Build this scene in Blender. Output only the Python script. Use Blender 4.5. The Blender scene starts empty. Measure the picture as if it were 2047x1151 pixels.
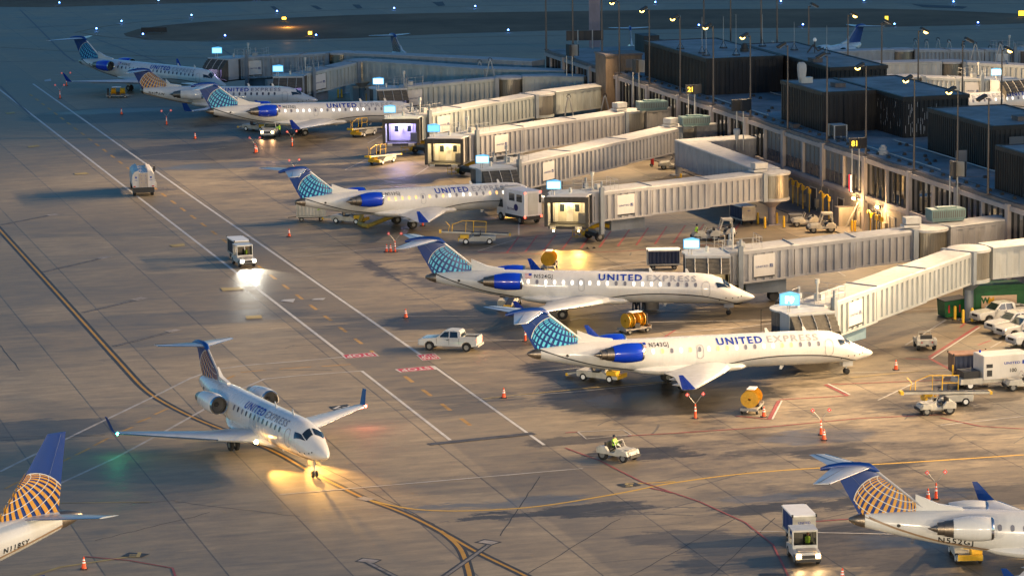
import bpy, bmesh, math, random
from mathutils import Vector, Matrix
random.seed(7)
R=math.radians; PI=math.pi
C=bpy.context.scene.collection
# ---------------------------------------------------------------- camera
CF,CTH,CRO,CH=6905.0,0.16775,-0.01348,55.22       # focal (px at 2047 wide), pitch, roll, height
cam=bpy.data.cameras.new('camera'); co=bpy.data.objects.new('camera',cam); C.objects.link(co)
cam.sensor_width=36; cam.lens=CF/2047*36; cam.clip_end=6000; cam.clip_start=1
co.matrix_world=Matrix.Translation((0,0,CH))@Matrix.Rotation(PI/2-CTH,4,'X')@Matrix.Rotation(CRO,4,'Z')
sc=bpy.context.scene; sc.camera=co
# ---------------------------------------------------------------- dusk sky, faint sun, exposure
SUN_EL,SUN_AZ=R(7.0),R(118)
w=bpy.data.worlds.new('World'); sc.world=w; w.use_nodes=True
nt=w.node_tree; bg=nt.nodes['Background']
sky=nt.nodes.new('ShaderNodeTexSky'); sky.sky_type='NISHITA'; sky.sun_disc=False
sky.sun_elevation=SUN_EL; sky.sun_rotation=SUN_AZ; sky.ozone_density=4.0; sky.dust_density=0.2; sky.air_density=1.0
tint=nt.nodes.new('ShaderNodeVectorMath'); tint.operation='MULTIPLY'; tint.inputs[1].default_value=(.78,1.0,1.04)   # deep blue hour
nt.links.new(sky.outputs[0],tint.inputs[0]); nt.links.new(tint.outputs[0],bg.inputs[0]); bg.inputs[1].default_value=0.08
sl=bpy.data.lights.new('sun','SUN'); so=bpy.data.objects.new('sun',sl); C.objects.link(so)
sl.energy=0.12; sl.angle=R(20); sl.color=(1.0,.74,.5)
_d=Vector((math.sin(SUN_AZ)*math.cos(R(25)),math.cos(SUN_AZ)*math.cos(R(25)),math.sin(R(25))))
so.rotation_euler=_d.to_track_quat('Z','Y').to_euler()
sc.view_settings.view_transform='Standard'; sc.view_settings.look='None'; sc.view_settings.gamma=1
sc.view_settings.exposure=1.35
THROW=8.0; NEARF=225000.0; WARM=(1.0,.69,.37)
FLOOD=8600.0      # watts of each lit floodlight on the terminal's masts
# ---------------------------------------------------------------- frames
def G(u,v,z=0.0):
    "point at height z seen at pixel (u,v) of the 2047x1151 photograph"
    c,s=math.cos(CRO),math.sin(CRO)
    du,dv=u-1023.5,v-575.5
    a=c*du+s*dv; b=-s*du+c*dv
    d=(a, CF*math.cos(CTH)-b*math.sin(CTH), -(CF*math.sin(CTH)+b*math.cos(CTH)))
    t=(z-CH)/d[2]; return Vector((d[0]*t,d[1]*t,z))
AZ=R(15.6)
O=G(1631,423)                                  # origin of the terminal frame: foot of the facade
def L(n,s,z=0.0):
    "terminal frame: n metres out of the facade to the right, s metres along it away from us"
    return Vector((O.x+n*math.cos(AZ)-s*math.sin(AZ),O.y+n*math.sin(AZ)+s*math.cos(AZ),z))
def NS(p):
    dx,dy=p.x-O.x,p.y-O.y
    return (dx*math.cos(AZ)+dy*math.sin(AZ),-dx*math.sin(AZ)+dy*math.cos(AZ))
# ---------------------------------------------------------------- materials
MT={}
def M(name,col=(.5,.5,.5),rough=.6,metal=0,emit=None,es=0,dirt=.12,scale=1.2,coat=0,samp=True):
    if name in MT: return MT[name]
    m=bpy.data.materials.new(name); m.use_nodes=True; n=m.node_tree; b=n.nodes['Principled BSDF']
    col=tuple(col)+(1,)
    b.inputs['Roughness'].default_value=rough; b.inputs['Metallic'].default_value=metal
    if coat: b.inputs['Coat Weight'].default_value=coat; b.inputs['Coat Roughness'].default_value=.08
    if dirt>0:
        tc=n.nodes.new('ShaderNodeTexCoord'); nz=n.nodes.new('ShaderNodeTexNoise'); nz.inputs['Scale'].default_value=scale
        nz.inputs['Detail'].default_value=6; nz.inputs['Roughness'].default_value=.65
        mp=n.nodes.new('ShaderNodeMapping'); mp.inputs['Scale'].default_value=(1,1,.35)
        n.links.new(tc.outputs['Object'],mp.inputs[0]); n.links.new(mp.outputs[0],nz.inputs['Vector'])
        rp=n.nodes.new('ShaderNodeValToRGB'); rp.color_ramp.elements[0].position=.3; rp.color_ramp.elements[1].position=.72
        k=1-dirt*2.2
        rp.color_ramp.elements[0].color=(col[0]*k,col[1]*k*.98,col[2]*k*.94,1); rp.color_ramp.elements[1].color=col
        n.links.new(nz.outputs['Fac'],rp.inputs[0]); n.links.new(rp.outputs[0],b.inputs['Base Color'])
        mr=n.nodes.new('ShaderNodeMapRange'); mr.inputs[3].default_value=min(1,rough+.12); mr.inputs[4].default_value=max(.03,rough-.08)
        n.links.new(nz.outputs['Fac'],mr.inputs[0]); n.links.new(mr.outputs[0],b.inputs['Roughness'])
    else: b.inputs['Base Color'].default_value=col
    if emit: b.inputs['Emission Color'].default_value=tuple(emit)+(1,); b.inputs['Emission Strength'].default_value=es
    if not samp: m.cycles.emission_sampling='NONE'
    MT[name]=m; return m
white=M('white paint',(.66,.65,.63),.26,dirt=.07,scale=.6,coat=.4)
greyp=M('aircraft grey',(.46,.46,.46),.35,dirt=.05,coat=.3)
navy=M('navy paint',(.001,.034,.2),.34,dirt=.03)
blue=M('engine blue paint',(.005,.04,.5),.2,dirt=.03,coat=.5)
cyan=M('light blue paint',(.1,.52,.76),.3,dirt=.03)
gold=M('gold paint',(.62,.3,.045),.35,dirt=.05)
lightgrey=M('pale grey lettering',(.3,.3,.32),.4,dirt=0)
ink=M('dark blue lettering',(.005,.035,.3),.4,dirt=0)
blackp=M('black paint',(.012,.012,.014),.4,dirt=0)
chrome=M('polished metal',(.7,.68,.66),.18,1,dirt=.05)
steel=M('burnt exhaust metal',(.32,.27,.22),.38,.9,dirt=.15,scale=4)
wingm=M('wing grey',(.52,.54,.57),.32,dirt=.08,coat=.2)
rubber=M('tyre rubber',(.015,.015,.016),.8,dirt=.1)
rimm=M('wheel rim',(.24,.24,.23),.45,.3,dirt=.15)
glassd=M('dark window glass',(.012,.02,.028),.06,dirt=0,coat=1)
winlit=M('lit cabin window',(.3,.2,.12),.3,emit=(1,.5,.16),es=.6,dirt=0,samp=False)
winwh=M('bright cabin window',(.7,.7,.7),.3,emit=(1,.88,.72),es=.6,dirt=0,samp=False)
windk=M('unlit cabin window',(.07,.07,.09),.2,dirt=0)
wingy=M('shaded cabin window',(.17,.17,.2),.3,dirt=0)
orange=M('cone orange',(.9,.09,.012),.45,dirt=.06,scale=4)
reflw=M('reflective white',(.85,.85,.83),.4,dirt=.05)
red=M('red paint',(.42,.012,.015),.5,dirt=.08)
yellow=M('safety yellow',(.8,.47,.02),.45,dirt=.1,scale=3)
amber=M('reel yellow orange',(.7,.36,.012),.4,dirt=.1,scale=3)
gse=M('cream equipment paint',(.53,.51,.45),.5,dirt=.16,scale=2)
gsed=M('dark chassis',(.025,.025,.027),.6,dirt=.1)
seatm=M('black vinyl seat',(.02,.02,.022),.5,dirt=0)
curt=M('blue cart curtain',(.02,.035,.085),.6,dirt=.2,scale=3)
brg=M('bridge cream paint',(.35,.345,.355),.5,dirt=.14,scale=.9)
brw=M('bridge white paint',(.42,.44,.44),.45,dirt=.12,scale=.9)
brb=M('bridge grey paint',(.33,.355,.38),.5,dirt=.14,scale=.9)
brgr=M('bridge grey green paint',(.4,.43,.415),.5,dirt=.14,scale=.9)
roofm=M('bridge roof membrane',(.44,.44,.44),.7,dirt=.12,scale=1.5)
slat=M('rotunda metal slats',(.35,.32,.27),.32,.7,dirt=.1)
stl=M('grey steel',(.2,.23,.27),.5,.2,dirt=.12)
galv=M('galvanised tube',(.42,.42,.41),.45,.3,dirt=.08)
canopy=M('canopy fabric',(.085,.078,.066),.8,dirt=.2,scale=3)
drumm=M('cab drum slats',(.1,.1,.105),.55,.1,dirt=.1)
hosey=M('yellow hose',(.72,.45,.02),.55,dirt=.15,scale=5)
intw=M('cab inside panel',(.62,.6,.55),.5,dirt=.06)
intp=M('cab inside lilac panel',(.45,.42,.62),.5,dirt=.06)
skin=M('skin',(.45,.26,.18),.6,dirt=0); cloth=M('dark work clothes',(.018,.022,.035),.8,dirt=.1); vest=M('high visibility vest',(.42,.72,.05),.6,emit=(.4,.8,.05),es=.04,dirt=0,samp=False)
hairm=M('dark hair',(.02,.015,.012),.7,dirt=0)
precast=M('precast concrete frame',(.36,.325,.32),.75,dirt=.1,scale=.6)
lowwall=M('lower concrete wall',(.26,.24,.225),.8,dirt=.2,scale=.4)
fascia=M('roof fascia',(.14,.12,.115),.6,dirt=.15)
roofg=M('roof membrane',(.27,.29,.31),.6,dirt=.3,scale=.22)
darkclad=M('dark ribbed cladding',(.011,.011,.014),.5,.2,dirt=.15)
brick=M('tan brick',(.25,.18,.12),.85,dirt=.18,scale=2)
panelg=M('grey opaque panel',(.15,.15,.155),.55,dirt=.1,scale=.5)
teal=M('teal unit housing',(.14,.22,.22),.5,dirt=.12)
green=M('compactor green',(.008,.1,.025),.4,dirt=.15,scale=1.5)
doorm=M('dark steel door',(.02,.025,.035),.5,dirt=.1)
signlit=M('lit sign face',(.5,.8,.9),.4,emit=(.45,.8,1.0),es=.95,dirt=0,samp=False)
signlitt=M('lit sign face teal',(.3,.8,.8),.4,emit=(.25,.8,.85),es=.75,dirt=0,samp=False)
signblue=M('lit sign blue frame',(.1,.3,.5),.4,emit=(.08,.36,.7),es=.4,dirt=0,samp=False)
signtxt=M('lit sign white digits',(1,1,1),.4,emit=(1,1,1),es=1.6,dirt=0,samp=False)
lampw=M('floodlight lens',(1,.9,.7),.3,emit=(1,.62,.12),es=4,dirt=0,samp=False)
tubew=M('cab strip light',(1,.9,.7),.3,emit=(1,.82,.5),es=6,dirt=0,samp=False)
tubep=M('cab strip light lilac',(1,.9,1),.3,emit=(.78,.74,1),es=6,dirt=0,samp=False)
headl=M('headlight lens lit',(1,1,1),.2,emit=(1,.97,.82),es=14,dirt=0,samp=False)
headw=M('headlight lens warm',(1,.8,.5),.2,emit=(1,.6,.22),es=14,dirt=0,samp=False)
taill=M('tail light lit',(.6,.02,.02),.3,emit=(1,.06,.03),es=4,dirt=0,samp=False)
headoff=M('headlight lens off',(.5,.5,.5),.15,dirt=0)
tailoff=M('tail light off',(.4,.01,.01),.2,dirt=0)
bluel=M('blue taxiway lens',(.1,.2,1),.2,emit=(.06,.22,1),es=5,dirt=0,samp=False)
bluec=M('blue lens core',(.6,.8,1),.2,emit=(.35,.6,1),es=4,dirt=0,samp=False)
greenl=M('green nav lens',(.1,1,.5),.2,emit=(.05,1,.45),es=14,dirt=0,samp=False)
redl=M('red nav lens',(1,.1,.05),.2,emit=(1,.08,.04),es=14,dirt=0,samp=False)
ledy=M('yellow display digits',(1,.7,.1),.3,emit=(1,.62,.04),es=.9,dirt=0,samp=False)
ledo=M('amber lamp',(1,.7,.1),.3,emit=(1,.5,.03),es=5,dirt=0,samp=False)
warmw=M('warm window glow',(1,.7,.3),.4,emit=(1,.6,.13),es=2.2,dirt=0,samp=False)
# tinted facade glass: see-through with a mirror-like sheen
def glassmat():
    m=bpy.data.materials.new('facade glass'); m.use_nodes=True; n=m.node_tree; n.nodes.clear()
    o=n.nodes.new('ShaderNodeOutputMaterial'); t=n.nodes.new('ShaderNodeBsdfTransparent'); t.inputs[0].default_value=(.26,.25,.22,1)
    g=n.nodes.new('ShaderNodeBsdfGlossy'); g.inputs['Roughness'].default_value=.04; g.inputs[0].default_value=(.4,.42,.45,1)
    f=n.nodes.new('ShaderNodeFresnel'); f.inputs[0].default_value=1.3; x=n.nodes.new('ShaderNodeMixShader')
    n.links.new(f.outputs[0],x.inputs[0]); n.links.new(t.outputs[0],x.inputs[1]); n.links.new(g.outputs[0],x.inputs[2]); n.links.new(x.outputs[0],o.inputs[0])
    return m
fglass=glassmat()
# ---------------------------------------------------------------- mesh builder
class MB:
    def __init__(s): s.v=[];s.f=[];s.m=[]
    def add(s,vs,fs,m=0):
        o=len(s.v); s.v+= [tuple(v) for v in vs]; s.f+=[tuple(i+o for i in f) for f in fs]; s.m+=[m]*len(fs); return s
    def box(s,x0,x1,y0,y1,z0,z1,m=0,mat=None):
        vs=[Vector((x,y,z)) for x in (x0,x1) for y in (y0,y1) for z in (z0,z1)]
        if mat is not None: vs=[mat@v for v in vs]
        return s.add(vs,[(0,1,3,2),(4,6,7,5),(0,4,5,1),(2,3,7,6),(0,2,6,4),(1,5,7,3)],m)
    def hexa(s,b,t,m=0):
        "b,t: four bottom and four top corners"
        return s.add(list(b)+list(t),[(3,2,1,0),(4,5,6,7),(0,1,5,4),(1,2,6,5),(2,3,7,6),(3,0,4,7)],m)
    def cyl(s,p0,p1,r0,r1=None,n=10,m=0,caps=True):
        r1=r0 if r1 is None else r1; p0=Vector(p0);p1=Vector(p1); d=(p1-p0)
        if d.length<1e-6: return s
        q=d.normalized().to_track_quat('Z','Y')
        vs=[]
        for p,r in ((p0,r0),(p1,r1)):
            for i in range(n): vs.append(p+q@Vector((math.cos(2*PI*i/n)*r,math.sin(2*PI*i/n)*r,0)))
        fs=[(i,(i+1)%n,n+(i+1)%n,n+i) for i in range(n)]
        if caps: fs+=[tuple(range(n))[::-1],tuple(range(n,2*n))]
        return s.add(vs,fs,m)
    def tube(s,pts,r,n=5,m=0):
        for a,b in zip(pts[:-1],pts[1:]): s.cyl(a,b,r,n=n,m=m)
        return s
    def prism(s,poly,lo,hi,axis='y',m=0):
        "poly in (x,z) extruded along y, or in (x,y) extruded along z, or (y,z) along x"
        f={'y':lambda a,b,t:(a,t,b),'z':lambda a,b,t:(a,b,t),'x':lambda a,b,t:(t,a,b)}[axis]
        k=len(poly); vs=[f(a,b,lo) for a,b in poly]+[f(a,b,hi) for a,b in poly]
        return s.add(vs,[tuple(range(k))[::-1],tuple(range(k,2*k))]+[(i,(i+1)%k,k+(i+1)%k,k+i) for i in range(k)],m)
    def loft(s,rings,m=0,cap=True,closed=True,mf=None):
        k=len(rings[0]); o=len(s.v)
        for r in rings: s.v+=[tuple(p) for p in r]
        for j in range(len(rings)-1):
            for i in range(k if closed else k-1):
                s.f.append((o+j*k+i,o+j*k+(i+1)%k,o+(j+1)*k+(i+1)%k,o+(j+1)*k+i)); s.m.append(mf(i) if mf else m)
        if cap and closed:
            s.f.append(tuple(o+i for i in range(k))[::-1]); s.m.append(m)
            s.f.append(tuple(o+(len(rings)-1)*k+i for i in range(k))); s.m.append(m)
        return s
    def lathe(s,prof,o,ax='x',n=20,m=0,cap=False):
        rings=[]
        for a,r in prof:
            ring=[]
            for i in range(n):
                c,q=math.cos(2*PI*i/n)*r,math.sin(2*PI*i/n)*r
                p={'x':(a,c,q),'y':(c,a,q),'z':(c,q,a)}[ax]
                ring.append((o[0]+p[0],o[1]+p[1],o[2]+p[2]))
            rings.append(ring)
        return s.loft(rings,m,cap)
    def quad(s,a,b,c,d,m=0): return s.add([a,b,c,d],[(0,1,2,3)],m)
    def build(s,name,mats,parent=None,smooth=False,recalc=True):
        me=bpy.data.meshes.new(name); me.from_pydata(s.v,[],s.f)
        mats=mats if isinstance(mats,(list,tuple)) else [mats]
        for x in mats: me.materials.append(x)
        if len(mats)>1:
            for p,i in zip(me.polygons,s.m): p.material_index=i
        if recalc:
            b=bmesh.new(); b.from_mesh(me); bmesh.ops.recalc_face_normals(b,faces=b.faces[:]); b.to_mesh(me); b.free()
        if smooth:
            me.shade_smooth(); me.set_sharp_from_angle(angle=R(38))
        o=bpy.data.objects.new(name,me); C.objects.link(o)
        if parent: o.parent=parent
        return o
def tag(o,label=None,cat=None,group=None,kind=None):
    if label: o['label']=label
    if cat: o['category']=cat
    if group: o['group']=group
    if kind: o['kind']=kind
    return o
def thing(name,label,cat,loc=(0,0,0),rz=0,group=None):
    o=bpy.data.objects.new(name,None); C.objects.link(o); o.location=loc; o.rotation_euler=(0,0,rz); o.empty_display_size=.3
    return tag(o,label,cat,group)
KIDS={}
def copy_tree(o,parent=None):
    c=o.copy(); C.objects.link(c); c.parent=parent
    for ch in [x for x in KIDS.get(o.name,o.children)]: copy_tree(ch,c)
    return c
def dup(root,loc,rz,label,group=None):
    c=copy_tree(root); c.location=loc; c.rotation_euler=(0,0,rz); c['label']=label
    if group: c['group']=group
    return c
def light(name,kind,loc,power,col,parent=None,to=None,angle=120,blend=.6,size=.15):
    l=bpy.data.lights.new(name,kind); l.energy=power; l.color=col
    if kind=='SPOT': l.spot_size=R(angle); l.spot_blend=blend
    l.shadow_soft_size=size
    o=bpy.data.objects.new(name,l); C.objects.link(o); o.location=loc
    if to is not None: o.rotation_euler=(Vector(loc)-Vector(to)).to_track_quat('Z','Y').to_euler()
    if parent: o.parent=parent
    return o
_tc={}
def textmesh(txt,h,bold=.0,spacing=1.0,wide=1.0):
    "flat text as (verts2d, faces), cap height h, centred on x=0, base at 0"
    k=(txt,h,bold,spacing,wide)
    if k in _tc: return _tc[k]
    c=bpy.data.curves.new('t','FONT'); c.body=txt; c.size=1; c.offset=bold; c.space_character=spacing; c.resolution_u=3; c.fill_mode='FRONT'
    o=bpy.data.objects.new('t',c); C.objects.link(o); bpy.context.view_layer.update()
    dg=bpy.context.evaluated_depsgraph_get(); me=bpy.data.meshes.new_from_object(o.evaluated_get(dg))
    vs=[v.co.copy() for v in me.vertices]; fs=[tuple(p.vertices) for p in me.polygons]
    bpy.data.objects.remove(o); bpy.data.curves.remove(c); bpy.data.meshes.remove(me)
    H=.70; x0=min(v.x for v in vs); x1=max(v.x for v in vs); k2=h/H
    vs=[((v.x-(x0+x1)/2)*k2*wide,v.y*k2) for v in vs]
    _tc[k]=(vs,fs); return _tc[k]
def text_on(mb,txt,h,origin,ux,uz,m=0,bold=.02,spacing=1.05,wide=1.0,width=None):
    vs,fs=textmesh(txt,h,bold,spacing,wide); ux=Vector(ux);uz=Vector(uz);o=Vector(origin)
    k=1
    if width: k=width/(max(a for a,b in vs)-min(a for a,b in vs))
    mb.add([o+ux*a*k+uz*b for a,b in vs],fs,m)
# ================================================================ aircraft
def interp(st,a):
    if a<=st[0][0]: return st[0][1:]
    for i in range(len(st)-1):
        if st[i][0]<=a<=st[i+1][0]:
            t=(a-st[i][0])/(st[i+1][0]-st[i][0])
            p0=st[max(i-1,0)];p1=st[i];p2=st[i+1];p3=st[min(i+2,len(st)-1)]
            out=[]
            for k in range(1,len(p1)):
                d=(p2[0]-p1[0]); m1=(p2[k]-p0[k])/max(p2[0]-p0[0],1e-6)*d; m2=(p3[k]-p1[k])/max(p3[0]-p1[0],1e-6)*d
                if (p2[k]-p1[k])*m1<=0: m1=0
                if (p2[k]-p1[k])*m2<=0: m2=0
                out.append((2*t**3-3*t*t+1)*p1[k]+(t**3-2*t*t+t)*m1+(-2*t**3+3*t*t)*p2[k]+(t**3-t*t)*m2)
            return out
    return st[-1][1:]
# stations: distance aft of the nose, centre height, half height, half width
S7=[(0,1.63,.02,.02),(.12,1.63,.15,.17),(.4,1.64,.30,.35),(.9,1.68,.49,.58),(1.6,1.8,.70,.82),(2.3,1.97,.92,1.02),(3.0,2.22,1.17,1.17),(3.9,2.4,1.32,1.28),(5,2.45,1.4,1.34),
    (10,2.57,1.41,1.35),(17,2.72,1.41,1.35),(20,2.8,1.38,1.35),(22,2.92,1.29,1.3),(24,3.08,1.13,1.17),(26,3.25,.9,.93),(28,3.42,.62,.64),(29.05,3.5,.45,.46)]
LN7=[(1.6,1.1),(2.0,1.22),(2.8,1.5),(4.5,1.88),(6.2,2.06),(8.8,2.17),(11.4,2.05),(13.3,1.76),(15.5,1.45),(18,1.42),(20,1.6),(22.4,2.0),(24.5,2.4),(26.8,3.08),(28,3.5),(29.05,3.88)]
def shift(st,cut,d,dz=None,pre=None):
    out=[]
    for q in st:
        a=q[0]
        if a<=5: out.append(q)
        elif a>=cut: out.append((a-d,)+tuple(q[1:]))
    return out
S2=[(0,1.95,.02,.02),(.12,1.95,.15,.17),(.4,1.96,.30,.35),(.9,2.0,.49,.58),(1.6,2.08,.70,.82),(2.3,2.2,.92,1.02),(3.0,2.38,1.17,1.17),(3.9,2.5,1.32,1.28),(5,2.55,1.4,1.34),
    (9,2.57,1.41,1.35),(13,2.6,1.41,1.35),(15.2,2.66,1.38,1.35),(17,2.78,1.29,1.3),(19,2.98,1.11,1.17),(21,3.2,.86,.92),(23,3.4,.58,.58),(23.9,3.5,.42,.4)]
LN2=[(1.6,1.5),(2.4,1.55),(4,1.62),(8,1.65),(13,1.65),(16,1.7),(19,2.05),(21,2.5),(23,3.05),(23.9,3.3)]
SE=[(0,2.1,.02,.02),(.15,2.1,.2,.22),(.6,2.15,.5,.55),(1.5,2.35,.9,.95),(2.6,2.65,1.35,1.25),(4,2.85,1.6,1.42),(6,2.9,1.68,1.5),(20,2.9,1.68,1.5),(23,3.1,1.5,1.42),(26,3.5,1.13,1.1),(28,3.8,.85,.8),(29.6,4.05,.6,.55)]
LNE=[(1.5,1.7),(4,1.9),(20,1.9),(23,2.2),(26,2.9),(29.6,3.8)]
CFG={
'700':dict(S=S7,LN=LN7,cone=(30.05,3.56),wing=dict(root=(12.6,18.9,1.42),kink=(14.7,18.9,1.6,4.0),tip=(19.7,20.85,2.1,11.35),wl=(21.0,21.35,3.35,11.75)),
   fin=[(24.9,4.05),(28.45,6.85),(31.0,6.85),(29.15,3.75)],stab=dict(le=28.7,te=31.15,z=6.95,tle=31.4,tte=32.45,tz=6.85,ty=4.27),bul=(28.3,31.85,7.05),
   eng=(23.55,21.05,3.5,.8,2.2),mg=(17.42,2.05),ng=2.36,dors=22.7,win=[20.55-.8*i for i in range(20)],wz=.5,door=4.4,exitd=15.7),
'200':dict(S=S2,LN=LN2,cone=(24.4,3.55),wing=dict(root=(9.4,15.1,1.38),kink=(11.3,15.1,1.5,3.9),tip=(15.9,17.0,1.8,10.2),wl=(16.7,17.35,2.95,10.6)),
   fin=[(19.9,4.0),(22.9,6.2),(25.3,6.2),(23.95,3.7)],stab=dict(le=23.1,te=25.3,z=6.3,tle=25.4,tte=26.3,tz=6.25,ty=3.15),bul=(22.8,26.0,6.35),
   eng=(18.5,15.5,3.2,.78,2.1),mg=(13.8,1.7),ng=2.4,dors=18.6,win=[14.6-.8*i for i in range(12)],wz=.5,door=4.4,exitd=10.4),
'E':dict(S=SE,LN=LNE,cone=(31.3,4.2),wing=dict(root=(11,17.6,1.7),kink=(13.4,17.6,1.95,4.6),tip=(18.6,20.0,2.85,12.9),wl=(19.8,20.7,4.6,13.7)),
   fin=[(25.0,4.55),(29.0,9.75),(30.35,9.75),(29.5,4.3)],stab=dict(le=26.9,te=29.6,z=4.5,tle=29.6,tte=31.0,tz=5.1,ty=5.2),bul=None,
   eng=(14.2,10.2,1.55,.95,4.2),mg=(16.2,2.6),ng=2.3,dors=None,win=[20-.85*i for i in range(20)],wz=.45,door=4.2,exitd=12),
}
def clip_poly(poly,clip):
    "Sutherland-Hodgman against a convex polygon"
    def area(p): return sum(p[i][0]*p[(i+1)%len(p)][1]-p[(i+1)%len(p)][0]*p[i][1] for i in range(len(p)))
    if area(clip)<0: clip=clip[::-1]
    out=poly
    for i in range(len(clip)):
        a,b=clip[i],clip[(i+1)%len(clip)]
        inp=out; out=[]
        if not inp: break
        def side(p): return (b[0]-a[0])*(p[1]-a[1])-(b[1]-a[1])*(p[0]-a[0])
        for j in range(len(inp)):
            p,q=inp[j],inp[(j+1)%len(inp)]; sp,sq=side(p),side(q)
            if sp>=0: out.append(p)
            if (sp>=0)!=(sq>=0):
                t=sp/(sp-sq); out.append((p[0]+(q[0]-p[0])*t,p[1]+(q[1]-p[1])*t))
    return out
def globe(cx,cz,r,clip,style):
    """striped sphere seen from the side: list of (polygon in (aft,z), material slot)"""
    pole=Vector((-.4,.3,.86)).normalized() # aft, toward viewer, up ; pole leans to the leading edge
    e1=pole.cross(Vector((0,1,0))).normalized(); e2=pole.cross(e1)
    def pt(lat,lon):
        p=pole*math.sin(lat)+(e1*math.cos(lon)+e2*math.sin(lon))*math.cos(lat)
        return p
    res=[]
    nl=28; lats=[R(q) for q in (80,66,52,38,23,8,-8,-24,-42)]
    for j in range(len(lats)-1):
        for i in range(nl):
            l0=2*PI*i/nl; l1=l0+2*PI/nl*(.5 if style=='cyan' else .52 if style=='gold' else .3)
            a0,a1=lats[j],lats[j+1]
            if style=='cyan': a0,a1=a0-R(2.2),a1+R(2.2)
            sub=4; poly3=[pt(a0,l0+(l1-l0)*t/2) for t in range(3)]+[pt(a0+(a1-a0)*t/sub,l1) for t in range(1,sub+1)]+[pt(a1,l1-(l1-l0)*t/2) for t in range(1,3)]+[pt(a1+(a0-a1)*t/sub,l0) for t in range(1,sub)]
            if min(p.y for p in poly3)<-.02: continue
            poly=clip_poly([(cx+p.x*r,cz+p.z*r) for p in poly3],clip)
            if len(poly)>2: res.append((poly,0))
    def ribbon(pts,wd,slot):
        for p,q in zip(pts[:-1],pts[1:]):
            d=Vector((q[0]-p[0],q[1]-p[1])); 
            if d.length<1e-5: continue
            n=Vector((-d.y,d.x)).normalized()*wd/2
            poly=clip_poly([(p[0]-n.x,p[1]-n.y),(q[0]-n.x,q[1]-n.y),(q[0]+n.x,q[1]+n.y),(p[0]+n.x,p[1]+n.y)],clip)
            if len(poly)>2: res.append((poly,slot))
    ribbon([(cx+math.cos(2*PI*i/48)*r,cz+math.sin(2*PI*i/48)*r) for i in range(49)],.055,1)
    if style!='cyan':
        for la in lats[1:7]:
            pts=[]
            for i in range(73):
                p=pt(la,2*PI*i/72)
                if p.y>0: pts.append((cx+p.x*r,cz+p.z*r))
                else:
                    if len(pts)>1: ribbon(pts,.05,1)
                    pts=[]
            if len(pts)>1: ribbon(pts,.05,1)
    return res
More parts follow.
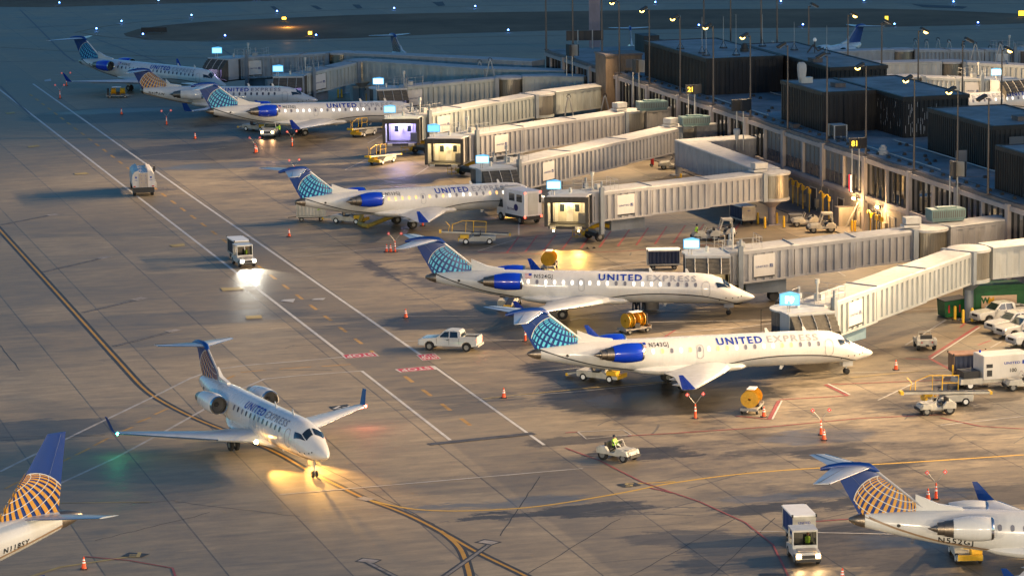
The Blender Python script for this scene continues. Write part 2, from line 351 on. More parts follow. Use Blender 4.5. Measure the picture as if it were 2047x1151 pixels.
def aircraft(label,kind,pose,livery,reg,side=1,lit='mix',gear=True,detail=True,taxi=False,gst=None):
    """pose=(x,y,heading of the nose in degrees). local: +x forward with the nose at 0, starboard is -y"""
    K=CFG[kind]; x0,y0,hd=pose
    t=thing('regional_jet',label,'airplane',(x0,y0,0),R(hd),'regional jets on the apron')
    bluel_=livery=='blue'
    St=K['S']
    def surf(a,z,off=.012):
        zc,h,wd=interp(St,a); q=max(0,1-((z-zc)/h)**2); y=wd*math.sqrt(q)
        ny,nz=math.sqrt(q)/wd,((z-zc)/h)/h; l=math.hypot(ny,nz) or 1
        return Vector((-a,-side*(y+off*ny/l),z+off*nz/l))
    def lnz(a): return interp(K['LN'],min(max(a,K['LN'][0][0]),K['LN'][-1][0]))[0]
    # fuselage with a split line between the white top and the belly
    rings=[];al=[]
    a=0.0
    aa=[q[0] for q in St]; fine=[]
    for i in range(len(aa)-1):
        n=max(1,int((aa[i+1]-aa[i])/.6)); fine+=[aa[i]+(aa[i+1]-aa[i])*k/n for k in range(n)]
    fine.append(aa[-1])
    for a in fine:
        zc,h,wd=interp(St,a); zl=min(max(lnz(a),zc-h*.93),zc+h*.9)
        if a<K['LN'][0][0]: zl=zc-h*.5
        th=math.asin((zl-zc)/h); r=[]
        for k in range(19):                      # upper arc
            q=th+(PI-2*th)*k/18; r.append((-a,wd*math.cos(q),zc+h*math.sin(q)))
        for k in range(1,13):
            q=PI-th+(PI+2*th)*k/13; r.append((-a,wd*math.cos(q),zc+h*math.sin(q)))
        rings.append(r)
    mb=MB(); mb.loft(rings,0,mf=lambda i:0 if i<18 else 1)
    f=mb.build('fuselage',[white,greyp if bluel_ else M('belly white',(.62,.61,.58),.3,dirt=.08,coat=.3)],t,True)
    # wing to body fairing
    W=K['wing']; ra,rb,rz=W['root']
    mb=MB(); rr=[]
    for a,k in ((ra-1.6,.25),(ra-.6,.8),(ra+1,1),((ra+rb)/2,1.04),(rb+.3,1),(rb+1.8,.75),(rb+3.3,.2)):
        zc,h,wd=interp(St,a); b=zc-h; r=[]
        for i in range(18):
            q=2*PI*i/18; r.append((-a,(wd+.12)*k*math.cos(q),b+.28+(.55*k)*math.sin(q)))
        rr.append(r)
    mb.loft(rr); mb.build('wing_fairing',white,t,True)
    # tail cone
    zc,h,wd=interp(St,St[-1][0]); ca,cz=K['cone']
    mb=MB(); mb.loft([[(-(St[-1][0]+(ca-St[-1][0])*k),wd*q*math.cos(2*PI*i/18),zc+(cz-zc)*k+h*q*math.sin(2*PI*i/18)) for i in range(18)] for k,q in ((-.03,1.03),(.25,.93),(.6,.68),(.88,.38),(1,.15))])
    mb.build('tail_cone',steel,t,True)
    # swoosh line
    if detail:
        mb=MB(); sa,sb=K['LN'][0][0],K['LN'][-1][0]; N=70
        for sd in (side,):
            pv=None
            for i in range(N+1):
                a=sa+(sb-sa)*i/N; z=lnz(a); hw=.045 if bluel_ else .07
                p=(surf(a,z-hw,.02),surf(a,z+hw,.02))
                if pv: mb.quad(pv[0],p[0],p[1],pv[1])
                pv=p
        mb.build('cheat_line',blackp if bluel_ else M('dull gold line',(.3,.2,.12),.4,dirt=0),f)
    # wings
    def airfoil(xl,xt,y,z,th,n=7):
        c=xt-xl; up=[];lo=[]
        for i in range(n+1):
            k=.5*(1-math.cos(PI*i/n)); tt=th*c*(1.48*math.sqrt(k)-.63*k-1.76*k*k+1.42*k**3-.51*k**4)*2
            up.append((-(xl+c*k),y,z+tt*1.1)); lo.append((-(xl+c*k),y,z-tt*.6))
        return up+lo[::-1][1:-1]
    for sd in (1,-1):
        ka,kb,kz,ky=W['kink']; ta,tb,tz,ty=W['tip']; wa,wb,wz,wy=W['wl']
        mb=MB(); mb.loft([airfoil(ra,rb,sd*.6,rz,.1),airfoil(ka,kb,sd*ky,kz,.09),airfoil(ta-.25,tb-.05,sd*(ty-.4),tz-.03,.075),airfoil(ta,tb,sd*ty,tz,.06)])
        wg=mb.build('wing',wingm,t,True)
        mb=MB(); 
        def le(k): 
            pts=[(ra,sd*.6,rz),(ka,sd*ky,kz),(ta-.05,sd*(ty-.1),tz)]
            return pts
        P_=le(0); mb.tube([(-p[0]+.0,p[1],p[2]+.02) for p in P_[1:]],.055,6); mb.build('leading_edge',chrome,wg,True)
        mb=MB()
        mb.loft([[(-(xl+(xt-xl)*k),sd*(y+q*.035),z) for k,q in ((0,0),(.3,1),(1,0),(.3,-1))] for xl,xt,y,z in ((ta+.05,tb+.02,ty-.02,tz-.03),(ta+.35,tb+.15,ty+.1,tz+.25),(wa,wb,wy,wz))])
        mb.build('winglet',navy if not bluel_ else M('winglet blue',(.006,.035,.3),.25,dirt=.03),wg,True)
        if detail:
            for fy in (.33,.62):          # flap track fairings
                mb=MB()
                yy=.6+(ty-.6)*fy; xb=kb if yy<ky else kb+(tb-kb)*(yy-ky)/(ty-ky); zz=rz+(tz-rz)*fy
                mb.lathe([(-xb+.9,.02),(-xb+.5,.13),(-xb,.14),(-xb-.5,.02)],(0,sd*yy,zz-.16),'x',8)
                mb.build('flap_fairing',wingm,wg,True)
            mb=MB()   # control-surface gaps
            for f0,f1 in ((.4,.62),(.66,.97)):
                pa=[]
                for fq in (f0,f1):
                    yy=ky+(ty-ky)*fq; xt=kb+(tb-kb)*fq; xl=ka+(ta-ka)*fq; zz=kz+(tz-kz)*fq
                    pa.append(Vector((-(xl+(xt-xl)*.74),sd*yy,zz+.085*(1-fq*.6))))
                mb.cyl(pa[0],pa[1],.018,n=4)
            mb.build('aileron_gap',gsed,wg)
        if taxi:
            mb=MB(); mb.lathe([(0,.02),(.06,.12),(.12,.02)],(-ta+.0,sd*(ty-.05),tz+.03),'x',8)
            mb.build('navigation_light',greenl if sd<0 else redl,wg)
    # fin, rudder, stripes
    F=K['fin']; th=.13
    mb=MB()
    rg=[]
    for k in (0,1):
        xl,zl=F[0] if k==0 else F[1]; xt,zt=F[3] if k==0 else F[2]; z=(zl if k else zl-.5); zt2=(zt if k else zt-.3)
        tk=th*(1-.35*k); rg.append([(-xl-(xt-xl)*q,s_*tk,z+(zt2-z)*q) for q,s_ in ((0,0),(.12,.75),(.35,1),(.7,.7),(1,.05))]+[(-xl-(xt-xl)*q,-s_*tk,z+(zt2-z)*q) for q,s_ in ((.7,.7),(.35,1),(.12,.75))])
    mb.loft(rg); fin=mb.build('fin',navy,t,True)
    mb=MB() # pale leading edge
    if kind!='E':
        mb.tube([(-F[0][0]+.06,0,F[0][1]-.1),(-F[1][0]+.05,0,F[1][1]-.05)],.085,8); mb.build('fin_leading_edge',white if bluel_ else lightgrey,fin,True)
    if kind=='E': gc=(F[0][0]+2.6,F[0][1]+.1,2.75)
    elif kind=='700': gc=(F[0][0]+2.85,F[0][1]+.42,2.02)
    else: gc=(F[0][0]+2.65,F[0][1]+.25,1.85)
    A=[F[0][0]+.2,F[1][0]+.1]
    clip=[(F[0][0]+.12,F[0][1]+.02),(F[1][0]+.12,F[1][1]-.05),(F[2][0]-.04,F[2][1]-.05),(F[3][0]-.02,F[3][1]+.12)]
    mb=MB()
    off=th+.012
    for poly,slot in globe(gc[0],gc[1],gc[2],clip,gst or ('cyan' if bluel_ else ('gold' if detail else 'thin'))):
        for sd in ((side,) if kind!='E' else (1,-1)):
            mb.add([(-p[0],-sd*(off+.006*slot),p[1]) for p in poly],[tuple(range(len(poly)))],slot)
    mb.build('tail_globe',[cyan if bluel_ else gold,white],fin,recalc=False)
    if detail:
        mb=MB(); q=.68
        a=Vector((-(F[0][0]+(F[3][0]-F[0][0])*q),-side*(off+.001),F[0][1]+.1)); b=Vector((-(F[1][0]+(F[2][0]-F[1][0])*q),-side*(off+.001),F[1][1]-.1))
        mb.cyl(a,b,.012,n=4); mb.build('rudder_hinge_line',M('hinge line grey',(.1,.14,.26),.5,dirt=0),fin)
    if K['dors']:
        mb=MB(); d=K['dors']; zb=interp(St,d)[0]+interp(St,d)[1]
        mb.loft([[(-(d+.1),s_*.14,z) for s_,z in ((1,zb-.2),(1,zb+.12),(-1,zb+.12),(-1,zb-.2))],[(-(d+1.6),s_*.16,z) for s_,z in ((1,zb-.2),(1,zb+.36),(-1,zb+.36),(-1,zb-.2))],[(-(F[0][0]+.9),s_*.05,z) for s_,z in ((1,zb-.2),(1,zb+1.0),(-1,zb+1.0),(-1,zb-.2))]])
        mb.build('dorsal_fairing',white,t,True)
    # tailplane and bullet
    T=K['stab']
    for sd in (1,-1):
        mb=MB(); y0_=.1 if K['bul'] else .3
        mb.loft([airfoil(T['le'],T['te'],sd*y0_,T['z'],.05,5),airfoil(T['tle'],T['tte'],sd*T['ty'],T['tz'],.045,5)])
        sb=mb.build('tailplane',wingm,t,True)
        mb=MB(); mb.tube([(-T['le'],sd*y0_,T['z']+.01),(-T['tle'],sd*T['ty'],T['tz']+.01)],.045,6); mb.build('leading_edge',chrome,sb,True)
        if detail:
            mb=MB(); 
            p0=Vector((-(T['le']+(T['te']-T['le'])*.68),sd*.5,T['z']+.07)); p1=Vector((-(T['tle']+(T['tte']-T['tle'])*.68),sd*T['ty'],T['tz']+.05)); mb.cyl(p0,p1,.015,n=4); mb.build('elevator_gap',gsed,sb)
    if K['bul']:
        b0,b1,bz=K['bul']; mb=MB()
        mb.loft([[(-(b0+(b1-b0)*k),r*.8*math.cos(2*PI*i/12),bz+dz+r*math.sin(2*PI*i/12)) for i in range(12)] for k,r,dz in ((-.06,.04,-.35),(.03,.2,-.22),(.12,.27,-.08),(.3,.28,0),(.6,.26,.0),(.85,.2,-.1),(1,.1,-.2))])
        mb.build('fin_fairing',navy,t,True)
    # engines
    ea,ef,ez,er,ey=K['eng']
    for sd in (1,-1):
        o=(0,sd*ey,ez)
        mb=MB(); mb.lathe([(-ef,er*.8),(-ef-.05,er*.87),(-ef-.25,er*.95),(-ef-.8,er),(-ef-1.5,er*.99),(-ea,er*.8),(-ea,er*.7)],o,'x',24)
        e=mb.build('engine',blue if bluel_ else white,t,True)
        mb=MB(); mb.lathe([(-ef+.0,er*.8),(-ef+.04,er*.84),(-ef-.04,er*.9),(-ef-.14,er*.93)],o,'x',24); mb.lathe([(-ef+.0,er*.8),(-ef-.2,er*.72),(-ef-.7,er*.7)],o,'x',24)
        mb.build('intake_lip',chrome,e,True)
        mb=MB(); mb.lathe([(-ef-.55,er*.71),(-ef-.56,.1)],o,'x',20); mb.lathe([(-ef-.56,.2),(-ef-.3,.12),(-ef-.15,.01)],o,'x',12); mb.build('fan',gsed,e,True)
        mb=MB(); mb.lathe([(-ea+.05,er*.74),(-ea-.55,er*.62),(-ea-.56,er*.56),(-ea-1.0,er*.5),(-ea-1.02,er*.32),(-ea-1.6,.02)],o,'x',20)
        mb.build('exhaust',steel,e,True)
        mb=MB(); wd=interp(St,(ea+ef)/2)[2]
        if kind!='E':
            mb.hexa([(-ef-.7,sd*(wd-.3),ez-.16),(-ea-.5,sd*(wd-.3),ez-.12),(-ea-.2,sd*(ey-er*.8),ez-.12),(-ef-.7,sd*(ey-er*.8),ez-.16)],[(-ef-.7,sd*(wd-.3),ez+.16),(-ea-.5,sd*(wd-.3),ez+.12),(-ea-.2,sd*(ey-er*.8),ez+.12),(-ef-.7,sd*(ey-er*.8),ez+.16)])
            mb.build('pylon',white,e)
    # cockpit windows
    def patch(name,quads,mat,par,off=.02,nu=4,nv=3):
        mb=MB()
        for q in quads:
            g=[]
            for j in range(nv+1):
                row=[]
                for i in range(nu+1):
                    u,v=i/nu,j/nv
                    a=(q[0][0]*(1-u)+q[1][0]*u)*(1-v)+(q[3][0]*(1-u)+q[2][0]*u)*v; an=(q[0][1]*(1-u)+q[1][1]*u)*(1-v)+(q[3][1]*(1-u)+q[2][1]*u)*v
                    zc,h,wd=interp(St,a); row.append(Vector((-a,-side*(wd+off)*math.cos(an),zc+(h+off)*math.sin(an))))
                g.append(row)
            for j in range(nv):
                for i in range(nu): mb.quad(g[j][i],g[j][i+1],g[j+1][i+1],g[j+1][i])
        return mb.build(name,mat,par,True)
    D_=R
    if kind!='E' :
        patch('windshield',[[(2.15,D_(48)),(2.35,D_(86)),(2.95,D_(86)),(2.8,D_(50))],[(2.15,D_(132)),(2.35,D_(94)),(2.95,D_(94)),(2.8,D_(130))]],glassd,f)
        patch('side_window',[[(2.2,D_(44)),(3.35,D_(17)),(3.55,D_(38)),(2.85,D_(47))]],glassd,f)
        patch('side_window',[[(2.2,D_(136)),(3.35,D_(163)),(3.55,D_(142)),(2.85,D_(133))]],glassd,f)
    # cabin windows
    def rrect(a,z,wd,h,n=3):
        pts=[]; r=min(wd,h)*.45
        for cx,cz,s0 in ((wd/2-r,h/2-r,0),(-wd/2+r,h/2-r,90),(-wd/2+r,-h/2+r,180),(wd/2-r,-h/2+r,270)):
            for i in range(n): 
                q=R(s0+90*i/(n-1)); pts.append((a+cx+math.cos(q)*r,z+cz+math.sin(q)*r))
        return pts
    zoff=lambda a: interp(St,a)[0]+K['wz']
    rnd=random.Random(sum(ord(c_) for c_ in reg)+3)
    if detail:
        for i,a in enumerate(K['win']):
            mm={'warm':[winlit,winlit,winlit,wingy,winwh][rnd.randrange(5)] if i<9 else [winlit,wingy,winwh,wingy][rnd.randrange(4)],'white':[winwh,winwh,wingy,winwh][rnd.randrange(4)] if i<16 else wingy,'mix':[winwh,wingy,winwh,wingy,windk][rnd.randrange(5)],'dark':[windk,windk,windk,wingy][rnd.randrange(4)],'grey':[wingy,windk,wingy][rnd.randrange(3)]}[lit]
            mb=MB(); pts=[surf(p,q,.016) for p,q in rrect(a,zoff(a),.27,.4)]; mb.add(pts,[tuple(range(len(pts)))])
            mb.build('cabin_window',mm,f)
        def outline(a0,a1,z0,z1,name,wd=.03):
            mb=MB(); pts=rrect((a0+a1)/2,(z0+z1)/2,a1-a0,z1-z0,3); 
            pts=[pts[i] for i in range(len(pts))]; full=[]
            for p,q in zip(pts,pts[1:]+pts[:1]):
                m=max(1,int(math.hypot(q[0]-p[0],q[1]-p[1])/.2)); full+=[(p[0]+(q[0]-p[0])*k/m,p[1]+(q[1]-p[1])*k/m) for k in range(m)]
            v=[surf(p,q,.006) for p,q in full]; mb.tube(v+[v[0]],.014,4); mb.build(name,M('panel line grey',(.22,.22,.24),.5,dirt=0),f)
        zd=zoff(K['door']); outline(K['door']-.36,K['door']+.36,zd-1.05,zd+.32,'service_door'); ze=zoff(K['exitd']); outline(K['exitd']-.28,K['exitd']+.28,ze-.75,ze+.35,'emergency_exit')
        # lettering wrapped on the skin
        def wrap(txt,h,a_fore,a_aft,zc_,mat,name,bold,parent=f):
            if not txt: return
            vs,fs=textmesh(txt,h,bold,1.25); x0=min(a for a,b in vs);x1=max(a for a,b in vs)
            b=bmesh.new(); V=[b.verts.new((p,q,0)) for p,q in vs]
            for ff in fs:
                try: b.faces.new([V[i] for i in ff])
                except ValueError: pass
            for k in range(1,4): bmesh.ops.bisect_plane(b,geom=b.verts[:]+b.edges[:]+b.faces[:],plane_co=(0,h*k/4,0),plane_no=(0,1,0))
            for v in b.verts:
                u=(v.co.x-x0)/(x1-x0)
                a=a_aft+(a_fore-a_aft)*u if side>0 else a_fore+(a_aft-a_fore)*u
                z=zc_(a)-h/2+v.co.y; v.co=surf(a,z,.018)
            me=bpy.data.meshes.new(name); b.to_mesh(me); b.free(); me.materials.append(mat); o=bpy.data.objects.new(name,me); C.objects.link(o); o.parent=parent
        if kind=='700' and bluel_:
            up=lambda a:interp(St,a)[0]+1.0
            wrap('UNITED',.47,10.2,14.15,up,ink,'airline_lettering',.03)
            wrap('EXPRESS',.45,5.3,9.75,up,lightgrey,'airline_lettering',.015)
            wrap(reg,.30,18.35,20.0,lambda a:interp(St,a)[0]+.98,blackp,'registration',.012)
            fa,fz=20.25,interp(St,20.5)[0]+.98
            mb=MB()
            for k in range(7):
                z0=fz-.17+.34*k/7; mb.quad(surf(fa,z0),surf(fa+.62,z0),surf(fa+.62,z0+.34/7),surf(fa,z0+.34/7),k%2)
            mb.quad(surf(fa,fz,.022),surf(fa+.27,fz,.022),surf(fa+.27,fz+.17,.022),surf(fa,fz+.17,.022),2)
            mb.build('flag',[red,reflw,ink],f)
        elif kind=='700':
            wrap(reg,.38,22.2,24.4,lambda a:interp(St,a)[0]-.62,blackp,'registration',.02)
        elif kind=='200':
            up=lambda a:interp(St,a)[0]+1.02
            wrap('UNITED',.42,9.35,13.0,up,ink,'airline_lettering',.03)
            wrap('EXPRESS',.40,5.0,9.05,up,M('grey lettering',(.2,.2,.24),.4,dirt=0),'airline_lettering',.015)
            wrap(reg,.33,20.9,23.1,lambda a:interp(St,a)[0]-.1,blackp,'registration',.012)
        elif kind=='E': wrap(reg,.36,24.9,26.9,lambda a:interp(St,a)[0]-.35,blackp,'registration',.02)
        # small marks near the nose, antennas, ports
        mb=MB()
        for a,dz in ((2.6,-.35),(1.5,-.05),(3.2,-.75),(2.0,-.2),(1.2,.1)):
            if kind!='E': mb.add([surf(a+p,interp(St,a)[0]+dz+q,.02) for p,q in ((-.05,-.05),(.05,-.05),(.05,.05),(-.05,.05))],[(0,1,2,3)])
        mb.build('service_port',gsed,f)
        for a in (9.2,5.9) if kind!='E' else (8,):
            zc,h,wd=interp(St,a); mb=MB(); mb.hexa([(-a,-.03,zc+h-.03),(-a-.35,-.03,zc+h-.03),(-a-.35,.03,zc+h-.03),(-a,.03,zc+h-.03)],[(-a+.0-.25,-.015,zc+h+.38),(-a-.42,-.015,zc+h+.38),(-a-.42,.015,zc+h+.38),(-a-.25,.015,zc+h+.38)]); mb.build('antenna',white,f)
        for a in (7.9,12.4):
            zc,h,wd=interp(St,a); mb=MB(); mb.hexa([(-a-.2,-.02,zc-h-.3),(-a-.42,-.02,zc-h-.3),(-a-.42,.02,zc-h-.3),(-a-.2,.02,zc-h-.3)],[(-a,-.03,zc-h+.03),(-a-.35,-.03,zc-h+.03),(-a-.35,.03,zc-h+.03),(-a,.03,zc-h+.03)]); mb.build('antenna',white,f)
        a=26.9 if kind=='700' else 22
        if kind!='E':
            mb=MB(); z=interp(St,a)[0]+.02; pts=[surf(a+math.cos(2*PI*i/10)*.13,z+math.sin(2*PI*i/10)*.11,.02) for i in range(10)]; mb.add(pts,[tuple(range(10))]); mb.build('exhaust_port',gsed,f)
    # gear
    if gear:
        ma,my=K['mg']
        for sd in (1,-1):
            mb=MB(); mb.cyl((-ma+.1,sd*(my+.3),1.5),(-ma,sd*my,.45),.1,.08); mb.cyl((-ma,sd*(my-.8),1.3),(-ma,sd*my,.6),.05); mb.cyl((-ma,sd*(my-.35),.45),(-ma,sd*(my+.35),.45),.07)
            mb.box(-ma-.35,-ma+.35,sd*(my+.34)-.015,sd*(my+.34)+.015,.8,1.45)
            g=mb.build('main_gear',galv,t)
            for k in (-.24,.24):
                mb=MB(); mb.lathe([(-.13,.2),(-.13,.4),(-.08,.46),(.08,.46),(.13,.4),(.13,.2)],(-ma,sd*my+k,.46),'y',18,0,True); wq=mb.build('wheel',rubber,g,True)
                mb=MB(); mb.lathe([(-.14,.02),(-.135,.2),(.135,.2),(.14,.02)],(-ma,sd*my+k,.46),'y',14,0,True); mb.build('rim',rimm,g,True)
        na=K['ng']; mb=MB(); zn=interp(St,na)[0]-interp(St,na)[1]
        mb.cyl((-na,0,zn+.15),(-na,0,.3),.07,.06); mb.cyl((-na-.7,0,zn+.1),(-na,0,.5),.04); mb.cyl((-na,-.22,.24),(-na,.22,.24),.04); mb.box(-na-.45,-na+.45,.3,.33,zn-.35,zn+.1); mb.box(-na-.45,-na+.45,-.33,-.3,zn-.35,zn+.1)
        g=mb.build('nose_gear',galv,t)
        for k in (-.15,.15):
            mb=MB(); mb.lathe([(-.08,.1),(-.08,.2),(-.05,.24),(.05,.24),(.08,.2),(.08,.1)],(-na,k,.24),'y',16,0,True); mb.build('wheel',rubber,g,True)
    return t
AC={}
AC['A']=aircraft('nearest docked white jet, marked N543GJ, light blue globe on a dark blue fin','700',(29.89,281.97,16.98),'blue','N543GJ',lit='warm')
AC['B']=aircraft('parked white jet marked N524GJ with bright cabin windows and glossy blue engines','700',(22.07,309.8,-3.57),'blue','N524GJ',lit='white')
AC['C']=aircraft('white jet marked N533GJ with blue engines, catering truck parked at its nose','700',(4.15,374.41,26.28),'blue','N533GJ',lit='warm')
AC['D']=aircraft('white jet marked N523GJ, a white pickup near its wing, nose behind a lilac-lit bridge','700',(-10.41,453.1,14.97),'blue','N523GJ',lit='white')
AC['E']=aircraft('farthest left parked jet with blue engines, turned toward us under the dark dusk light','700',(-40.59,493.3,-38.9),'blue','N506GJ',lit='dark')
AC['F']=aircraft('white jet marked N552GJ with white engines and gold globe tail, at the right edge','700',(51.28,213.14,-3.41),'gold','N552GJ',lit='grey')
AC['G']=aircraft('small jet taxiing toward us on the yellow line with its lights on','200',(-13.44,242.9,296.5),'gold','',lit='dark',taxi=True,gst='thin')
AC['H']=aircraft('jet at the lower left corner with tall gold globe fin and low tailplane, registration N118SY','E',(-52.7,197.6,217.5),'gold','N118SY',side=-1,lit='grey')
AC['I']=aircraft('small jet marked N427AW with white engines and gold globe tail, between two blue-tailed jets','200',(-26.2,470.3,-1.7),'gold','N427AW',lit='dark')
AC['J']=aircraft('jet beyond the long corridor, only its dark fin and white tailplane showing','200',(-8.5,494.5,-68.5),'gold','',detail=False)
AC['K']=aircraft('jet beyond the terminal seen tail on, white T tail above the dark roof huts','200',(18.9,499.1,-88.9),'gold','',detail=False)
AC['L']=aircraft('jet beyond the terminal with an open engine intake and orange globe fin','200',(39.0,502.2,234),'gold','',detail=False)
_m=G(1862,224,1.63)
AC['M']=aircraft('jet behind the terminal huts at the right edge, lit cabin windows, nose pointing left','700',(_m.x,_m.y,195.6),'blue','',side=-1,lit='white')
# ================================================================ ground and markings
STAINS_SHADOWS=[((1560,900),5,1.2,.3),((1750,930),4,1.5,.3),((1480,1090),4,3,.3),((1350,1075),4,2,.25),((1150,880),4,1.5,.3),((1000,690),5,2,.3),((1600,655),6,2.5,.3),((1850,720),3,2,.3),((1100,470),4,3,.35),((1330,560),6,3,.3),((1130,655),5,3,.5),((1420,770),4,1.6,.45),((1260,905),4,1.4,.45),((1330,912),3,1.0,.4),((1660,905),3,2,.4),((1610,1010),7,1.4,.4),((1000,1030),4,.8,.4),((1180,1020),5,2.0,.4),((1900,1070),3,3,.4),((760,540),1.0,7,.35),((840,560),.8,6,.3),((1320,790),10,8,.5),((1380,800),8,3,.45),((1210,735),7,6,.45),((1180,655),10,5,.42),((905,640),7,5,.4),((1500,742),9,3,.45),((1560,712+30),7,2,.3),((240,230),14,9,.38),((470,300),16,9,.3),((640,345),9,7,.28),((840,300),8,6,.3),((930,330),6,4,.3),
 ((1000,560),9,5,.25),((1400,632),10,4,.42),((1800,1090),7,7,.3),((1290,905),3.5,1.8,.4),((1520,1120),6,3,.3),((1960,990),5,3,.3),((200,385),9,2.5,.25),((1560,600),6,3,.3),((1900,810),6,3,.28),((1080,500),9,5,.2),((700,400),8,4,.3),((330,640),14,4,.14),((60,860),8,4,.3),((1020,960),12,3,.12)]  # besides stains, paints the shadows cast left of the tank truck and cab truck
WETS=[((1640,872),4.6,2.4,1,.25),((1290,800),5,3.5,.8,.4),((960,1009),6.5,.9,.75,.25),((1075,1002),4,1.5,.8,.3),((1600,990),6,1.0,.75,.25),((1830,1075),4,3,.6,.5),((470,330),10,3,.5,.5),((230,222),9,3,.6,.5),((1090,668),5,3,.7,.4),((1850,985),4,2.2,.5,.4)]
def ground_mat():
    m=bpy.data.materials.new('apron concrete'); m.use_nodes=True; n=m.node_tree; b=n.nodes['Principled BSDF']; lk=n.links.new
    tc=n.nodes.new('ShaderNodeTexCoord')
    def noise(scale,sx=1,sy=1,det=5,rough=.6,ofs=0):
        mp=n.nodes.new('ShaderNodeMapping'); mp.inputs['Scale'].default_value=(sx,sy,1); mp.inputs['Location'].default_value=(ofs,ofs*1.7,0)
        nz=n.nodes.new('ShaderNodeTexNoise'); nz.inputs['Scale'].default_value=scale; nz.inputs['Detail'].default_value=det; nz.inputs['Roughness'].default_value=rough
        lk(tc.outputs['Object'],mp.inputs[0]); lk(mp.outputs[0],nz.inputs['Vector']); return nz.outputs['Fac']
    def mth(op,a,b_=None,c_=None):
        x=n.nodes.new('ShaderNodeMath'); x.operation=op
        for i,q in enumerate((a,b_,c_)):
            if q is None: continue
            if isinstance(q,(int,float)): x.inputs[i].default_value=q
            else: lk(q,x.inputs[i])
        return x.outputs[0]
    def rng(v,a,b_,c_,d):
        x=n.nodes.new('ShaderNodeMapRange'); x.inputs[1].default_value=a;x.inputs[2].default_value=b_;x.inputs[3].default_value=c_;x.inputs[4].default_value=d
        lk(v,x.inputs[0]); return x.outputs[0]
    sp=n.nodes.new('ShaderNodeSeparateXYZ'); lk(tc.outputs['Object'],sp.inputs[0]); X,Y=sp.outputs[0],sp.outputs[1]
    # slab grid 7.62 m along the apron lanes
    gx=mth('DIVIDE',mth('ADD',X,92.05),7.62); gy=mth('DIVIDE',mth('ADD',Y,1.4),7.62)
    jx=mth('LESS_THAN',mth('ABSOLUTE',mth('SUBTRACT',mth('FRACT',mth('ADD',gx,.5)),.5)),.0075)
    jy=mth('LESS_THAN',mth('ABSOLUTE',mth('SUBTRACT',mth('FRACT',mth('ADD',gy,.5)),.5)),.004)
    cb=n.nodes.new('ShaderNodeCombineXYZ'); lk(mth('FLOOR',gx),cb.inputs[0]); lk(mth('FLOOR',mth('MULTIPLY',gy,.5)),cb.inputs[1])
    wn=n.nodes.new('ShaderNodeTexWhiteNoise'); wn.noise_dimensions='2D'; lk(cb.outputs[0],wn.inputs[0])
    slab=rng(wn.outputs[0],0,1,.84,1.08)
    big=rng(noise(.035,det=5),.38,.62,.84,1.12)
    mid=rng(noise(.32,1,2.4,8,.76,ofs=3),.37,.63,.8,1.15)
    streak=rng(noise(.9,.09,1.3,7,.75,ofs=9),.42,.7,1.05,.8)      # wear drawn out across the stands
    streak2=rng(noise(.55,.16,1.0,6,.75,ofs=21),.55,.7,1,.7)
    # oily traffic zone in front of the stands (a real wear pattern of the surface)
    zone=mth('MULTIPLY',rng(X,-62,-50,0,1),rng(X,-14,-6,1,0))
    oil=rng(noise(.11,.8,1.5,8,.75,ofs=40),.47,.6,0,1)
    oilf=mth('SUBTRACT',1,mth('MULTIPLY',mth('MULTIPLY',oil,zone),.6))
    road=mth('MULTIPLY',rng(X,-68.4,-68.1,0,1),rng(X,-61.9,-61.5,1,0))
    roadf=mth('SUBTRACT',1,mth('MULTIPLY',road,.2))
    fine=rng(noise(5.5,det=3),.3,.7,.94,1.05)
    k=slab
    for q in (big,mid,streak,streak2,oilf,roadf,fine): k=mth('MULTIPLY',k,q)
    # spills, damp patches and painted vehicle shadows, all with ragged soft edges
    dn=n.nodes.new('ShaderNodeTexNoise'); dn.inputs['Scale'].default_value=.5; dn.inputs['Detail'].default_value=8; dn.inputs['Roughness'].default_value=.78
    mp_=n.nodes.new('ShaderNodeMapping'); mp_.inputs['Scale'].default_value=(.6,1.6,1); lk(tc.outputs['Object'],mp_.inputs[0]); lk(mp_.outputs[0],dn.inputs['Vector'])
    dv=n.nodes.new('ShaderNodeVectorMath'); dv.operation='MULTIPLY_ADD'; dv.inputs[1].default_value=(9,7,0); dv.inputs[2].default_value=(-4.5,-3.5,0); lk(dn.outputs['Color'],dv.inputs[0])
    pv=n.nodes.new('ShaderNodeVectorMath'); pv.operation='ADD'; lk(dv.outputs[0],pv.inputs[0]); lk(tc.outputs['Object'],pv.inputs[1])
    def spot(c,rx,ry,st_,soft=.2):
        nn,ss=NS(G(*c)); a=n.nodes.new('ShaderNodeVectorMath'); a.operation='MULTIPLY_ADD'; a.inputs[1].default_value=(1/rx,1/ry,0); a.inputs[2].default_value=(-nn/rx,-ss/ry,0); lk(pv.outputs[0],a.inputs[0])
        l=n.nodes.new('ShaderNodeVectorMath'); l.operation='LENGTH'; lk(a.outputs[0],l.inputs[0]); return rng(l.outputs['Value'],1+soft*.3,1-soft*.45,0,min(.85,st_*1.85) if st_<1 else st_)
    st=None
    for q in STAINS_SHADOWS:
        o_=spot(*q); st=o_ if st is None else mth('MAXIMUM',st,o_)
    wt=None
    for q in WETS:
        o_=spot(*q); wt=o_ if wt is None else mth('MAXIMUM',wt,o_)
    sk=rng(noise(1.6,.35,1.2,6,.8,ofs=55),.5,.62,0,.4); k=mth('MULTIPLY',k,mth('SUBTRACT',1,mth('MULTIPLY',sk,zone)))
    k=mth('MULTIPLY',k,mth('SUBTRACT',1,st)); k=mth('MULTIPLY',k,mth('SUBTRACT',1,mth('MULTIPLY',wt,.42)))
